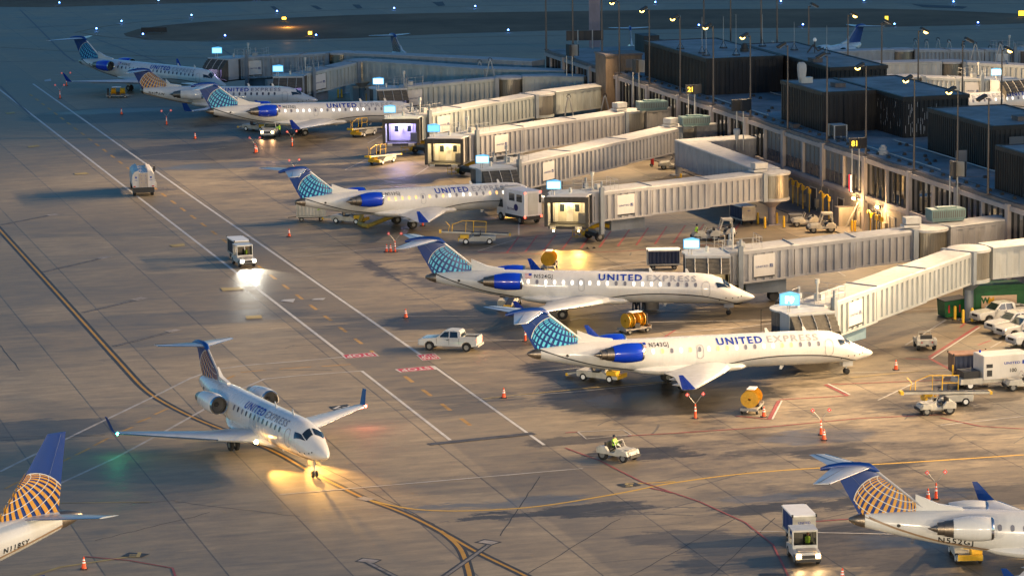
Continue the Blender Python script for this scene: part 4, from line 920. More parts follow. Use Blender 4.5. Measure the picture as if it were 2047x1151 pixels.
# wear and fittings on the huts and the roof
mb=MB(); r=random.Random(21)
for i in range(34):
    n=8.55 if False else r.uniform(8.7,12.5); z=r.uniform(9.2,12); l=r.uniform(.15,1.1); mb.box(n,n+.05,-3.985,-3.975,z-l,z)
for i in range(20):
    s=r.uniform(-3.6,3.6); z=r.uniform(9.2,12); l=r.uniform(.15,.9); mb.box(8.53,8.54,s,s+.05,z-l,z)
mb.build('rust_streaks',M('chalky streak',(.3,.3,.31),.8,dirt=0),T)
for (x0,x1,y,z0,z1) in ((3.2,4.4,-31.09,8.2,10.3),(9,10.6,-31.09,9.5,11.4),(12.2,13.6,-3.99,8.2,10.4)):
    mb=MB(); mb.box(x0,x1,y-.03,y,z0,z1)
    for k in range(7): mb.box(x0+.06,x1-.06,y-.06,y-.031,z0+.1+k*(z1-z0)/7.2,z0+.2+k*(z1-z0)/7.2)
    mb.build('hut_louvre',panelg,T)
for s in (9,-15,-35,-58,38,25): mb=MB(); mb.box(.3,19.7 if s in(25,) else 7,s,s+.07,8.131,8.16); mb.build('membrane_seam',fascia,T)
for (n0,s0,n1,s1) in ((1.7,40,1.7,20),(6.6,-6,6.6,-38),(2.0,-8,2.0,-30),(10,22,10,42)): mb=MB(); mb.cyl((n0,s0,8.3),(n1,s1,8.3),.06,n=6); mb.build('roof_pipe',galv,T)
# ================================================================ boarding bridges
def ribbed(mb,x0,x1,w,z0a,z0b,h,pitch,dep,m=0):
    "hollow-looking tunnel with corrugated sides, x0..x1 local, floor sloping from z0a to z0b"
    zf=lambda x: z0a+(z0b-z0a)*(x-x0)/(x1-x0)
    n=max(1,round((x1-x0)/pitch)); p=(x1-x0)/n
    pts=[(x0,0)]
    for i in range(n):
        a=x0+i*p
        pts+=[(a+p*.12,0),(a+p*.2,dep),(a+p*.62,dep),(a+p*.7,0)]
    pts.append((x1,0))
    for sd in (1,-1):
        for (xa,da),(xb,db) in zip(pts[:-1],pts[1:]):
            mb.quad((xa,sd*(w/2+da),zf(xa)+.12),(xb,sd*(w/2+db),zf(xb)+.12),(xb,sd*(w/2+db),zf(xb)+h-.22),(xa,sd*(w/2+da),zf(xa)+h-.22),m)
        q=w/2+dep+.03      # top and bottom rails
        for a,b in ((-.02,.16),(h-.3,h)):
            mb.hexa([(x0,sd*(w/2-.05),zf(x0)+a),(x1,sd*(w/2-.05),zf(x1)+a),(x1,sd*q,zf(x1)+a),(x0,sd*q,zf(x0)+a)],[(x0,sd*(w/2-.05),zf(x0)+b),(x1,sd*(w/2-.05),zf(x1)+b),(x1,sd*q,zf(x1)+b),(x0,sd*q,zf(x0)+b)],m)
    for xx in (x0,x1):
        for sd in (1,-1): 
            k=.16 if xx==x0 else -.16
            mb.hexa([(xx,sd*(w/2-.04),zf(xx)),(xx+k,sd*(w/2-.04),zf(xx+k)),(xx+k,sd*(w/2+dep+.04),zf(xx+k)),(xx,sd*(w/2+dep+.04),zf(xx))],[(xx,sd*(w/2-.04),zf(xx)+h),(xx+k,sd*(w/2-.04),zf(xx+k)+h),(xx+k,sd*(w/2+dep+.04),zf(xx+k)+h),(xx,sd*(w/2+dep+.04),zf(xx)+h)],m)
    hw=w/2-.02
    mb.hexa([(x0,-hw,zf(x0)-.02),(x1,-hw,zf(x1)-.02),(x1,hw,zf(x1)-.02),(x0,hw,zf(x0)-.02)],[(x0,-hw,zf(x0)+.1),(x1,-hw,zf(x1)+.1),(x1,hw,zf(x1)+.1),(x0,hw,zf(x0)+.1)],m)
    mb.quad((x0,-hw,zf(x0)),(x0,hw,zf(x0)),(x0,hw,zf(x0)+h),(x0,-hw,zf(x0)+h),m); mb.quad((x1,-hw,zf(x1)),(x1,hw,zf(x1)),(x1,hw,zf(x1)+h),(x1,-hw,zf(x1)+h),m)
def roofslab(mb,x0,x1,w,za,zb,m=0,ov=.14):
    hw=w/2+ov
    mb.hexa([(x0,-hw,za),(x1,-hw,zb),(x1,hw,zb),(x0,hw,za)],[(x0,-hw+.1,za+.1),(x1,-hw+.1,zb+.1),(x1,hw-.1,zb+.1),(x0,hw-.1,za+.1)],m)
def railing(mb,pts,h=1.05,r=.022,m=0):
    mb.tube([(p[0],p[1],p[2]+h) for p in pts],r,4,m); mb.tube([(p[0],p[1],p[2]+h*.5) for p in pts],r,4,m)
    for a,b in zip(pts[:-1],pts[1:]):
        n=max(1,int((Vector(b)-Vector(a)).length/.9))
        for i in range(n+1):
            p=Vector(a).lerp(Vector(b),i/n); mb.cyl(p,p+Vector((0,0,h)),r,n=4,m=m)
def bridge(label,rot,cabp,cz,rz_,mat,cmat,face,corr=None,corrz=None,openc=False,inner='warm',sign='teal',signtxt_=None,nsec=3,banner=True,hose=True,detail=True,signw=1.5,cabflip=1,rib=.8,gate=None,roofbox=False,unit=stl,colh=True):
    """rot/cabp: world xy of rotunda and cab centres; cz/rz_: floor heights at cab and rotunda; face: world heading of the cab opening"""
    rx,ry=rot[0],rot[1]; dx,dy=cabp[0]-rx,cabp[1]-ry; Ln=math.hypot(dx,dy); hd=math.atan2(dy,dx)
    t=thing('boarding_bridge',label,'boarding bridge',(rx,ry,0),hd,'boarding bridges at the gates')
    W,H=2.7,2.75
    # rotunda
    z0=rz_-.15; z1=rz_+H+.02
    mb=MB(); mb.lathe([(z0+.2,1.75),(z1-.25,1.75)],(0,0,0),'z',28); ro=mb.build('rotunda',slat,t,True)
    mb=MB()
    for i in range(44):
        q=2*PI*i/44; mb.cyl((1.76*math.cos(q),1.76*math.sin(q),z0+.2),(1.76*math.cos(q),1.76*math.sin(q),z1-.25),.035,n=4)
    mb.build('slat_curtain',slat,ro)
    mb=MB(); mb.lathe([(z1-.25,.01),(z1-.25,1.98),(z1-.02,1.98),(z1+.08,1.6),(z1+.16,.02)],(0,0,0),'z',28); mb.build('rotunda_roof',roofm,ro,True)
    mb=MB(); mb.lathe([(z0-.1,.01),(z0-.1,1.9),(z0+.2,1.9),(z0+.2,.01)],(0,0,0),'z',24); mb.build('rotunda_base',mat,ro,True)
    for q in (0.0,):
        mb=MB(); x=1.45
        mb.box(x,x+.5,-1.75,-1.35,z0-.05,z1+.02); mb.box(x,x+.5,1.35,1.75,z0-.05,z1+.02); mb.box(x,x+.5,-1.348,1.348,z1-.2,z1+.018); mb.box(x,x+.5,-1.348,1.348,z0-.05,z0+.15)
        mb.build('portal_frame',M('portal grey blue',(.22,.25,.29),.5,dirt=.1),ro)
    mb=MB(); mb.cyl((0,0,0),(0,0,z0-.1),.42,n=16); mb.cyl((0,0,z0-.9),(0,0,z0-.1),.42,1.3,n=12); mb.box(-.8,.8,-.8,.8,0,.08); mb.build('support_column',mat if cmat is None else cmat,t,True)
    if roofbox:
        mb=MB(); mb.box(.9,2.5,-.6,.6,z1+.12,z1+.35); mb.box(.8,2.3,-.55,.55,z1+.45,z1+1.05); mb.build('air_conditioner',roofm,ro)
    # telescoping tunnels
    x_end=Ln-1.7
    x0=1.7
    secs=[(x0+(x_end-x0)*i/nsec,x0+(x_end-x0)*(i+1)/nsec) for i in range(nsec)]
    zf=lambda x: rz_+(cz-rz_)*(x/Ln)
    for i,(a,b) in enumerate(secs):
        grow=.14*i; w=W+grow; h=H+grow*.9; aa=a-(.0 if i==0 else .15)
        mb=MB(); ribbed(mb,aa,b,w,zf(aa)-grow*.5,zf(b)-grow*.5,h,rib*(.9 if i else .8),.15); ts=mb.build('tunnel_section',mat,t)
        mb=MB(); roofslab(mb,aa,b,w,zf(aa)-grow*.5+h+.004,zf(b)-grow*.5+h+.004); mb.build('tunnel_roof',roofm,ts)
        mb=MB(); xx=aa+.1
        mb.box(aa-.04,aa+.12,-w/2-.12,w/2+.12,zf(aa)-grow*.5+h+.11,zf(aa)-grow*.5+h+.17); mb.build('roof_seam',stl,ts)
    w=W+.14*(nsec-1)
    # banner on both sides of the outer section
    if banner:
        bx=secs[-1][0]+(secs[-1][1]-secs[-1][0])*.28; bx1=bx+2.0
        for sd in (1,-1):
            y=sd*(w/2+.16); zb=zf(bx+1)+.05
            mb=MB(); mb.hexa([(bx,y-sd*.05,zf(bx)+.25),(bx1,y-sd*.05,zf(bx1)+.25),(bx1,y,zf(bx1)+.25),(bx,y,zf(bx)+.25)],[(bx,y-sd*.05,zf(bx)+H-.35),(bx1,y-sd*.05,zf(bx1)+H-.35),(bx1,y,zf(bx1)+H-.35),(bx,y,zf(bx)+H-.35)]); bn=mb.build('banner',M('banner white',(.58,.56,.54),.5,dirt=.04),t)
            # hatching strokes, lettering and mark, black foot bar
            mb=MB()
            for k in range(6):
                xa=bx+.15+k*.3; mb.hexa([(xa,y,zf(xa)+.75+k*.08),(xa+.04,y,zf(xa)+.75+k*.08),(xa+.04,y+sd*.004,zf(xa)+.75+k*.08),(xa,y+sd*.004,zf(xa)+.75+k*.08)],[(xa+.3,y,zf(xa)+1.05+k*.08),(xa+.34,y,zf(xa)+1.05+k*.08),(xa+.34,y+sd*.004,zf(xa)+1.05+k*.08),(xa+.3,y+sd*.004,zf(xa)+1.05+k*.08)])
            mb.build('banner_hatching',M('banner tint',(.6,.6,.6),.5,dirt=0),bn)
            mb=MB(); ux=(sd*-1.0,0,0); yy=y+sd*.012
            sl_=(cz-rz_)/Ln
            c=bx+1.0; text_on(mb,'UNITED',.17,(c-ux[0]*.22,yy,zf(c)+1.18),(ux[0],0,ux[0]*sl_),(0,0,1),width=1.2); mb.build('banner_lettering',M('banner ink',(.03,.05,.16),.5,dirt=0),bn)
            mb=MB(); cx=c+ux[0]*.68; mb.add([(cx-.17,yy,zf(cx)+1.12),(cx+.17,yy,zf(cx)+1.12),(cx+.17,yy,zf(cx)+1.44),(cx-.17,yy,zf(cx)+1.44)],[(0,1,2,3)]); mb.build('banner_emblem',M('banner ink',(.03,.05,.16)),bn)
            mb=MB()
            for rr in (.1,.16,.22): mb.tube([(cx-.17+rr*math.cos(q)*1.2,yy+sd*.006,zf(cx)+1.12+rr*math.sin(q)*1.3) for q in (0,.4,.8,1.2,1.57)],.008,3)
            mb.build('emblem_lines',reflw,bn)
            mb=MB(); mb.hexa([(bx,y,zf(bx)+.25),(bx1,y,zf(bx1)+.25),(bx1,y+sd*.02,zf(bx1)+.25),(bx,y+sd*.02,zf(bx)+.25)],[(bx,y,zf(bx)+.36),(bx1,y,zf(bx1)+.36),(bx1,y+sd*.02,zf(bx1)+.36),(bx,y+sd*.02,zf(bx)+.36)]); mb.build('foot_bar',blackp,bn)
    # lift columns and wheel bogie
    lx=secs[-1][1]-1.0; zt=zf(lx)
    mb=MB()
    for sd in (1,-1): mb.box(lx-.22,lx+.22,sd*(w/2+.36)-.2,sd*(w/2+.36)+.2,.9,zt+H+.7); mb.cyl((lx,sd*(w/2+.36),zt+H+.7),(lx,sd*(w/2+.36),zt+H+1.3),.12,n=8)
    mb.box(lx-.2,lx+.2,-w/2-.16,w/2+.16,.75,1.1); mb.box(lx-.17,lx+.17,-w/2-.16,w/2+.16,zt-.32,zt-.08)
    lc=mb.build('lift_column',stl,t)
    bg_=MB(); bg_.box(lx-.5,lx+.5,-1.1,1.1,.55,.85); bg_.cyl((lx,-1.2,.5),(lx,1.2,.5),.12); bo=bg_.build('wheel_carriage',gsed,t)
    for sd in (-1,1):
        mb=MB(); mb.lathe([(-.17,.2),(-.17,.45),(-.1,.5),(.1,.5),(.17,.45),(.17,.2)],(lx,sd*1.25,.5),'y',16,0,True); wq=mb.build('wheel',rubber,bo,True); mb=MB(); mb.lathe([(-.18,.02),(-.175,.22),(.175,.22),(.18,.02)],(lx,sd*1.25,.5),'y',12,0,True); mb.build('rim',rimm,wq,True)
    # under-slung air unit and hose
    ux0=secs[-1][0]+.3; ux1=ux0+3.9
    mb=MB(); mb.box(ux0,ux1,-.75,.75,zf(ux0)-1.55,zf(ux0)-.35); 
    for k in range(3): mb.box(ux0+.2+k*1.25,ux0+1.25+k*1.25,-.775,-.752,zf(ux0)-1.45,zf(ux0)-.45)
    for k in (ux0+.3,ux1-.3): mb.box(k-.1,k+.1,-.9,.9,zf(k)-.36,zf(k)-.02)
    eq=mb.build('air_unit',unit,t)
    if hose:
        pts=[]; p0=Vector((ux1-.1,.2,zf(ux1)-.9)); p3=Vector((lx+.6,-cabflip*1.5,.5))
        for k in range(11):
            q=k/10; p=p0.lerp(p3,q)+Vector((0,0,-.1+math.sin(q*PI)*.5)); pts.append(p)
        mb=MB(); 
        for k,(a,b) in enumerate(zip(pts[:-1],pts[1:])): mb.cyl(a,b,.24,.2,n=10)
        mb.build('air_hose',hosey,eq,True)
        mb=MB(); cx,cy=lx+.7,-cabflip*2.0
        for xx in (cx-.6,cx,cx+.6):
            for yy in (cy-.4,cy+.4): mb.cyl((xx,yy,.05),(xx,yy,1.15),.035,n=5)
        for z in (.15,.65,1.15): mb.tube([(cx-.6,cy-.4,z),(cx+.6,cy-.4,z),(cx+.6,cy+.4,z),(cx-.6,cy+.4,z),(cx-.6,cy-.4,z)],.035,5)
        mb.build('hose_basket',yellow,t)
    # cab
    rel=face-hd
    cr=Matrix.Translation((Ln,0,0))@Matrix.Rotation(rel,4,'Z')     # cab local: +x out of the opening
    def bx(mb,*a,m=0): mb.box(*a,m=m,mat=cr)
    zc=cz; HH=2.85
    mb=MB(); RR=2.15
    ring=[(RR*math.cos(q),RR*math.sin(q)) for q in [R(50+i*13) for i in range(21)]]
    vs=[cr@Vector((a,b,zc)) for a,b in ring]+[cr@Vector((a,b,zc+HH)) for a,b in ring]; k=len(ring)
    mb.add(vs,[(i,i+1,k+i+1,k+i) for i in range(k-1)]); cb=mb.build('cab_drum',drumm,t,True)
    mb=MB()
    for i in range(2*len(ring)):
        q=R(50+i*6.5); p=cr@Vector((2.17*math.cos(q),2.17*math.sin(q),zc)); mb.cyl(p,p+Vector((0,0,HH)),.03,n=4)
    mb.build('drum_slats',drumm,cb)
    mb=MB(); circ=[cr@Vector((2.35*math.cos(2*PI*i/30),2.35*math.sin(2*PI*i/30),zc+HH)) for i in range(30)]; top=[c+Vector((0,0,.14)) for c in circ]
    mb.add(circ+top,[tuple(range(30))[::-1],tuple(range(30,60))]+[(i,(i+1)%30,30+(i+1)%30,30+i) for i in range(30)]); mb.build('cab_roof',M('cab roof grey',(.42,.45,.48),.5,dirt=.12),cb)
    mb=MB(); fl=[cr@Vector((2.1*math.cos(2*PI*i/24),2.1*math.sin(2*PI*i/24),zc-.25)) for i in range(24)]; mb.add(fl+[c+Vector((0,0,.3)) for c in fl],[tuple(range(24))[::-1],tuple(range(24,48))]+[(i,(i+1)%24,24+(i+1)%24,24+i) for i in range(24)]); bx(mb,.6,3.35,-1.9,1.9,zc-.22,zc-.02); bx(mb,3.352,3.6,-1.85,1.85,zc-.3,zc-.03); mb.build('cab_floor',gsed,cb)
    # opening frame
    mb=MB(); bx(mb,1.2,3.3,-2.05,-1.93,zc,zc+HH-.05); bx(mb,1.2,3.3,1.93,2.05,zc,zc+HH-.05); bx(mb,1.0,3.34,-2.06,2.06,zc+HH-.04,zc+HH+.16); fr=mb.build('cab_frame',M('cab frame',(.36,.38,.4),.5,dirt=.1) if not openc else mat,cb)
    if openc:
        m1=intp if inner=='lilac' else intw
        mb=MB(); bx(mb,.55,.62,-1.9,1.9,zc,zc+HH-.3); mb.build('inner_wall',m1,cb)
        mb=MB(); bx(mb,.63,.67,-1.2,-.35,zc+.05,zc+2.1); bx(mb,.63,.67,.35,1.25,zc+.05,zc+2.1); dd=mb.build('inner_door',m1 if inner=='lilac' else M('door putty',(.5,.46,.38),.5),cb)
        mb=MB(); bx(mb,.672,.69,-1.02,-.55,zc+1.1,zc+1.85); bx(mb,.672,.69,.55,1.0,zc+1.1,zc+1.85); mb.build('door_window',glassd,dd)
        mb=MB(); bx(mb,1.1,1.7,1.0,1.8,zc,zc+1.05); bx(mb,1.1,1.15,-.25,.1,zc+1.5,zc+1.9); mb.build('control_desk',panelg,cb)
        mb=MB(); bx(mb,1.2,1.35,-1.5,1.0,zc+HH-.35,zc+HH-.28); mb.build('strip_light',tubep if inner=='lilac' else tubew,cb)
        p=cr@Vector((1.6,-.2,zc+HH-.6)); light('cab_light','POINT',p,200 if inner=='warm' else 260,(1,.72,.32) if inner=='warm' else (.62,.55,1),t,size=.3)
        mb=MB()      # folded canopy around the opening
        bx(mb,2.9,3.45,-2.3,-1.95,zc-.1,zc+HH+.1); bx(mb,2.9,3.45,1.95,2.3,zc-.1,zc+HH+.1); bx(mb,2.9,3.5,-1.948,1.948,zc+HH-.45,zc+HH+.12)
        mb.build('folded_canopy',canopy,cb)
        mb=MB(); bx(mb,3.45,3.75,-1.7,-1.1,zc-.28,zc-.02); bx(mb,3.45,3.75,.9,1.6,zc-.28,zc-.02); mb.build('bumper',gse,cb)
    else:
        mb=MB(); NN=9; rows=[]
        for i in range(NN+1):
            q=i/NN; x=3.2+q*1.5; z=zc+HH+.05-(q**1.4)*1.35+(.05 if i%2 else -.03); hw=2.0-(.0 if i%2 else .06)
            rows.append((x,z,hw))
        for (xa,za,wa),(xb,zb,wb) in zip(rows[:-1],rows[1:]):
            mb.add([cr@Vector(p) for p in ((xa,-wa,za),(xb,-wb,zb),(xb,wb,zb),(xa,wa,za))],[(0,1,2,3)])
            for sd in (1,-1): mb.add([cr@Vector(p) for p in ((xa,sd*wa,za),(xb,sd*wb,zb),(xb,sd*wb,zc-.2+(xb-3.2)*.45),(xa,sd*wa,zc-.2+(xa-3.2)*.45))],[(0,1,2,3)])
        cn=mb.build('canopy',canopy,cb)
        mb=MB()
        for y in (-1.2,0,1.2): mb.tube([cr@Vector((a,y,b+.05)) for a,b,c in rows],.04,5)
        mb.tube([cr@Vector((3.15,y,zc+HH+.12)) for y in (-2.1,2.1)],.14,10); mb.build('canopy_rib',galv,cn)
        p=cr@Vector((2.2,0,zc+HH-.4)); light('cab_light','POINT',p,55,(1,.7,.3) if inner=='warm' else (.7,.62,1),t,size=.3)
        mb=MB(); bx(mb,1.0,1.05,-1.8,1.8,zc,zc+HH-.3); mb.build('inner_wall',intw if inner=='warm' else intp,cb)
    # gate sign: three-sided lit box on the cab roof
    sp=cr@Vector((1.9,-1.45*cabflip,0)); zs=zc+HH+.75
    mb=MB(); mb.cyl((sp.x,sp.y,zc+HH+.1),(sp.x,sp.y,zs),.06); mb.cyl((sp.x+.3,sp.y,zc+HH+.1),(sp.x+.3,sp.y,zs),.04); st_=mb.build('sign_stand',galv,t)
    wa=R(-96)-hd if gate is None else gate-hd; h2=signw/2   # direction the lit face looks
    fd=Vector((math.cos(wa),math.sin(wa),0)); sd_=Vector((-fd.y,fd.x,0)); c=Vector((sp.x,sp.y,zs)); sh=1.05*signw/1.8
    tri=[c+sd_*h2+fd*.25,c-sd_*h2+fd*.25,c-fd*signw*.62]
    mb=MB(); mb.add(tri+[p+Vector((0,0,sh)) for p in tri],[(0,1,2),(5,4,3),(0,3,4,1),(1,4,5,2),(2,5,3,0)]); sg=mb.build('gate_sign',signblue,st_)
    mb=MB(); up=Vector((0,0,1))
    for (a,b) in ((tri[0],tri[1]),(tri[1],tri[2]),(tri[2],tri[0])):
        e=(b-a).normalized(); nn=Vector((e.y,-e.x,0)); nn=nn if nn.dot((a+b)/2-(tri[0]+tri[1]+tri[2])/3)>0 else -nn
        A_=a+e*.1+nn*.015;B_=b-e*.1+nn*.015; mb.add([A_+up*.1,B_+up*.1,B_+up*(sh-.1),A_+up*(sh-.1)],[(0,1,2,3)])
    mb.build('sign_face',{'teal':signlitt,'white':signlit,'blue':M('lit sign face blue',(.1,.4,.8),.4,emit=(.14,.48,.95),es=.7,dirt=0,samp=False)}[sign],sg)
    if signtxt_:
        mb=MB(); text_on(mb,signtxt_,sh*.52,c+fd*.29+up*(sh*.24),tuple(-sd_ if (-sd_).dot(Vector((math.cos(-hd),math.sin(-hd),0)))>0 else sd_),(0,0,1),bold=.05); mb.build('sign_digits',signtxt,sg)
    # roof walkway with railings, gear and cables near the lift columns
    if detail:
        mb=MB(); zr=zf(lx)+H+.28; xa,xb=lx-2.2,lx+1.6; y0=-w/2+.1;y1=w/2-.1
        railing(mb,[(xa,y0,zf(xa)+H+.2),(xa,y1,zf(xa)+H+.2),(xb,y1,zf(xb)+H+.3)]); railing(mb,[(lx+.6,y0,zr),(xb,y0,zf(xb)+H+.3)])
        for p_,q_ in (((0,0),(1.9,-.4)),):
            pts=[cr@Vector((1.7*math.cos(R(a)),1.7*math.sin(R(a)),zc+HH+.14)) for a in (100,140,180,220)]
            railing(mb,[tuple(p) for p in pts],1.0)
        mb.build('roof_railing',galv,t)
        mb=MB(); mb.box(lx-.9,lx-.3,-.5,.3,zr-.2,zr+.5); mb.build('winch_box',galv,t); mb=MB(); mb.cyl((lx+.3,.3,zr),(lx+.3,.3,zr+1.9),.09); mb.cyl((lx+.3,.3,zr+1.5),(lx+.3,.3,zr+1.9),.2); mb.build('beacon_mast',galv,t); mb=MB(); q=cr@Vector((0,0,zc+HH+.14)); mb.cyl(q,q+Vector((0,0,.5)),.16); mb.build('roof_hub',galv,t)
        mb=MB(); r=random.Random(int(abs(rx*7)))
        for k in range(3):
            y=-cabflip*(w/2+.25); x=lx-.5+.25*k; pts=[Vector((x,y,zf(x)+H-.1)),Vector((x+.15,y-.1*cabflip,zf(x)+1.4)),Vector((x+.1*k,y-.12*cabflip,zf(x)+.5)),Vector((x+.35,y,zf(x)-.5)),Vector((x+.5,y*.5,zf(x)-.2))]; mb.tube(pts,.028,4)
        mb.build('cable_loop',seatm,t)
    # fixed corridor to the building
    if corr:
        inv=Matrix.Rotation(-hd,3,'Z'); pl=[Vector((0,0,0))]+[inv@Vector((c_[0]-rx,c_[1]-ry,0)) for c_ in corr]; zz=[rz_]+list(corrz)
        for i in range(len(pl)-1):
            a,b=pl[i],pl[i+1]; d=(b-a).length; an=math.atan2(b.y-a.y,b.x-a.x); mm=Matrix.Translation(a)@Matrix.Rotation(an,4,'Z')
            m2=MB(); st0=1.6 if i==0 else -1.3
            ribbed(m2,st0,d+(1.3 if i<len(pl)-2 else 0),W+.1,zz[i],zz[i+1],H+.05,1.25,.05); m2.v=[tuple(mm@Vector(v)) for v in m2.v]; cs=m2.build('fixed_corridor',mat,t)
            m2=MB(); roofslab(m2,st0,d+(1.3 if i<len(pl)-2 else 0),W+.1,zz[i]+H+.06+i*.012,zz[i+1]+H+.06+i*.012); m2.v=[tuple(mm@Vector(v)) for v in m2.v]; m2.build('corridor_roof',roofm,cs)
            if d>14:
                mb=MB(); 
                for k in ([.5] if d<22 else [.35,.75]):
                    p=a.lerp(b,k); mb.cyl(p,p+Vector((0,0,zz[i]+(zz[i+1]-zz[i])*k)),.3,n=10)
                mb.build('corridor_support',stl,cs)
    return t
def ang(d): return R(d)
BR={}
FA=R(-73)      # cab openings that meet parked jets face back toward us
rA=G(1936.6,638); BR['A']=bridge('nearest boarding bridge, bright white ribbed tunnel docked at the jet marked N543GJ',rA.xy,(24.0,286.3),1.75,3.75,brw,stl,R(-73),[L(2,-66,0).xy],[4.0],sign='blue',signtxt_='F9',signw=1.7,unit=M('pale blue unit',(.25,.36,.42),.5,dirt=.1),rib=.82)
rB=L(-8.6,-52.3); BR['B']=bridge('cream boarding bridge docked at the jet marked N524GJ, blue curtain cart under its sign',rB.xy,(18.1,316.0),1.9,3.4,brg,stl,R(-92),[L(.5,-50,0).xy],[3.5],sign='white',roofbox=True,rib=.82,cabflip=1)
r7=G(1543,449); BR['7']=bridge('cream boarding bridge with empty lit cab, yellow light spilling on the ground below it',r7.xy,tuple(L(-31.3,-11.2).xy),2.2,2.95,brg,M('pinkish grey column',(.33,.29,.3),.6),R(-98),[L(-7.8,19.5).xy,L(0,20.6).xy],[3.0,3.0],openc=True,inner='warm',sign='white',roofbox=True,rib=.82)
BR['6']=bridge('cream boarding bridge behind the catering truck, docked at the jet marked N533GJ',L(-4.6,33.4).xy,(-2.2,378.0),1.9,3.1,brg,brg,R(-73),[L(.3,34.4).xy],[3.1],inner='lilac',sign='white',roofbox=True,rib=.82)
BR['5']=bridge('cream boarding bridge with open cab lit warm yellow, no airplane at it',L(-5.2,50.6).xy,tuple(L(-30.6,40.8).xy),2.1,3.1,brg,brg,R(-100),[L(.3,51.6).xy],[3.1],openc=True,inner='warm',sign='blue',roofbox=True,rib=.82)
BR['4']=bridge('grey boarding bridge with open cab lit lilac beside the nose of the jet marked N523GJ',L(-10.8,71.0).xy,tuple(L(-30.8,62.6).xy),2.0,3.3,brgr,brgr,R(-93),[L(.3,77.5).xy],[3.3],openc=True,inner='lilac',sign='teal',rib=.8)
BR['3']=bridge('grey green boarding bridge behind the jet marked N523GJ, white lit sign above its roof',L(-9.2,90.5).xy,(-16.4,458.0),2.0,3.4,brgr,brgr,R(-75),[L(-3.6,89.2).xy,L(0.3,86.2).xy],[3.4,3.4],inner='lilac',sign='white',rib=.8)
BR['2']=bridge('grey boarding bridge docked at the small jet marked N427AW',L(-22.2,121.5).xy,(-30.3,476.4),1.9,3.2,brgr,brb,R(-92),[L(-9.4,103).xy,L(.3,95).xy],[3.3,3.3],inner='lilac',sign='teal',nsec=2,rib=.8)
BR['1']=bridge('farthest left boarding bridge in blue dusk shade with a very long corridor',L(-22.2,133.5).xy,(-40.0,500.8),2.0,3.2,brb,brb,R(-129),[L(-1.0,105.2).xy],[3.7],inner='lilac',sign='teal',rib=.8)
# bridges on the far side of the terminal
BR['e1']=bridge('pale bridge behind the terminal huts with a metal rotunda in its middle',L(51.5,84.5).xy,tuple(L(71,77).xy),2.2,3.6,brw,brw,R(-60),[L(20.3,90).xy],[3.6],sign='white',hose=False,rib=.8)
BR['e2']=bridge('pale bridge behind the terminal, its cab screen glowing white beside the far jet',L(40,72).xy,tuple(L(52.5,71.5).xy),2.3,3.3,brw,brw,R(-60),[L(20.3,72).xy],[3.3],sign='white',hose=False,nsec=2,rib=.8)
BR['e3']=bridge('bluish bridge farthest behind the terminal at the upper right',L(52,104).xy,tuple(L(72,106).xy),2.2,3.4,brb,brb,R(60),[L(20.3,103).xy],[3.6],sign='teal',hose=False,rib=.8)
BR['e4']=bridge('pale bridge cab with railings beside the far jet with the open engine intake',L(28,106).xy,tuple(L(37.5,112).xy),2.2,3.2,brw,brw,R(100),[L(20.3,102).xy],[3.4],sign='teal',hose=False,nsec=1,banner=False,rib=.8)
# A frames that carry the hoses
def aframe(loc,rz,h,wd,label):
    t=thing('pipe_frame',label,'pipe frame',loc,rz,'inverted V pipe frames beside the bridges')
    mb=MB(); mb.tube([(-wd/2,0,0),(-.12,0,h-.2),(0,0,h),(.12,0,h-.2),(wd/2,0,0)],.09,8); mb.cyl((0,-.2,h-.1),(0,.35,h-.1),.05); mb.build('legs',galv,t,True)
    mb=MB(); mb.lathe([(-.05,.28),(.05,.28),(.05,.2),(-.05,.2),(-.05,.28)],(0,.4,h+.02),'y',12); mb.build('pulley',gsed,t)
def af(u0,u1,vb,vt,label,n_=None):
    p=G((u0+u1)/2,vb); k=CF/ (p.y*math.cos(CTH)+CH*math.sin(CTH)); h=(vb-vt)/k/.985; aframe(tuple(p),0,h,(u1-u0)/k,label)
af(1690,1747,455,400,'pipe frame in front of the concrete wall, left of the nearer one')
af(1766,1820,470,395,'pipe frame beside the lit lower windows')
af(1120,1156,282,195,'pipe frame standing by the grey tunnel, left of two')
af(1190,1230,275,193,'pipe frame standing by the grey tunnel, right of two')
af(1035,1064,235,160,'short pipe frame behind the grey bridge')
af(955,1008,240,122,'tall pipe frame crossing in front of the long far corridor, right of two')
af(930,990,218,125,'tall pipe frame by the long far corridor, left of two')
for i,(a,b,vb,vt) in enumerate(((1815,1845,135,82),(1841,1863,150,84),(1865,1885,135,80),(1882,1912,150,84),(1911,1940,160,92),(1923,1975,185,90),(1966,1992,160,96),(1976,2022,185,90))): af(a,b,vb,vt,'pipe frame among the far bridges at upper right, %s from the left'%ordn[i])
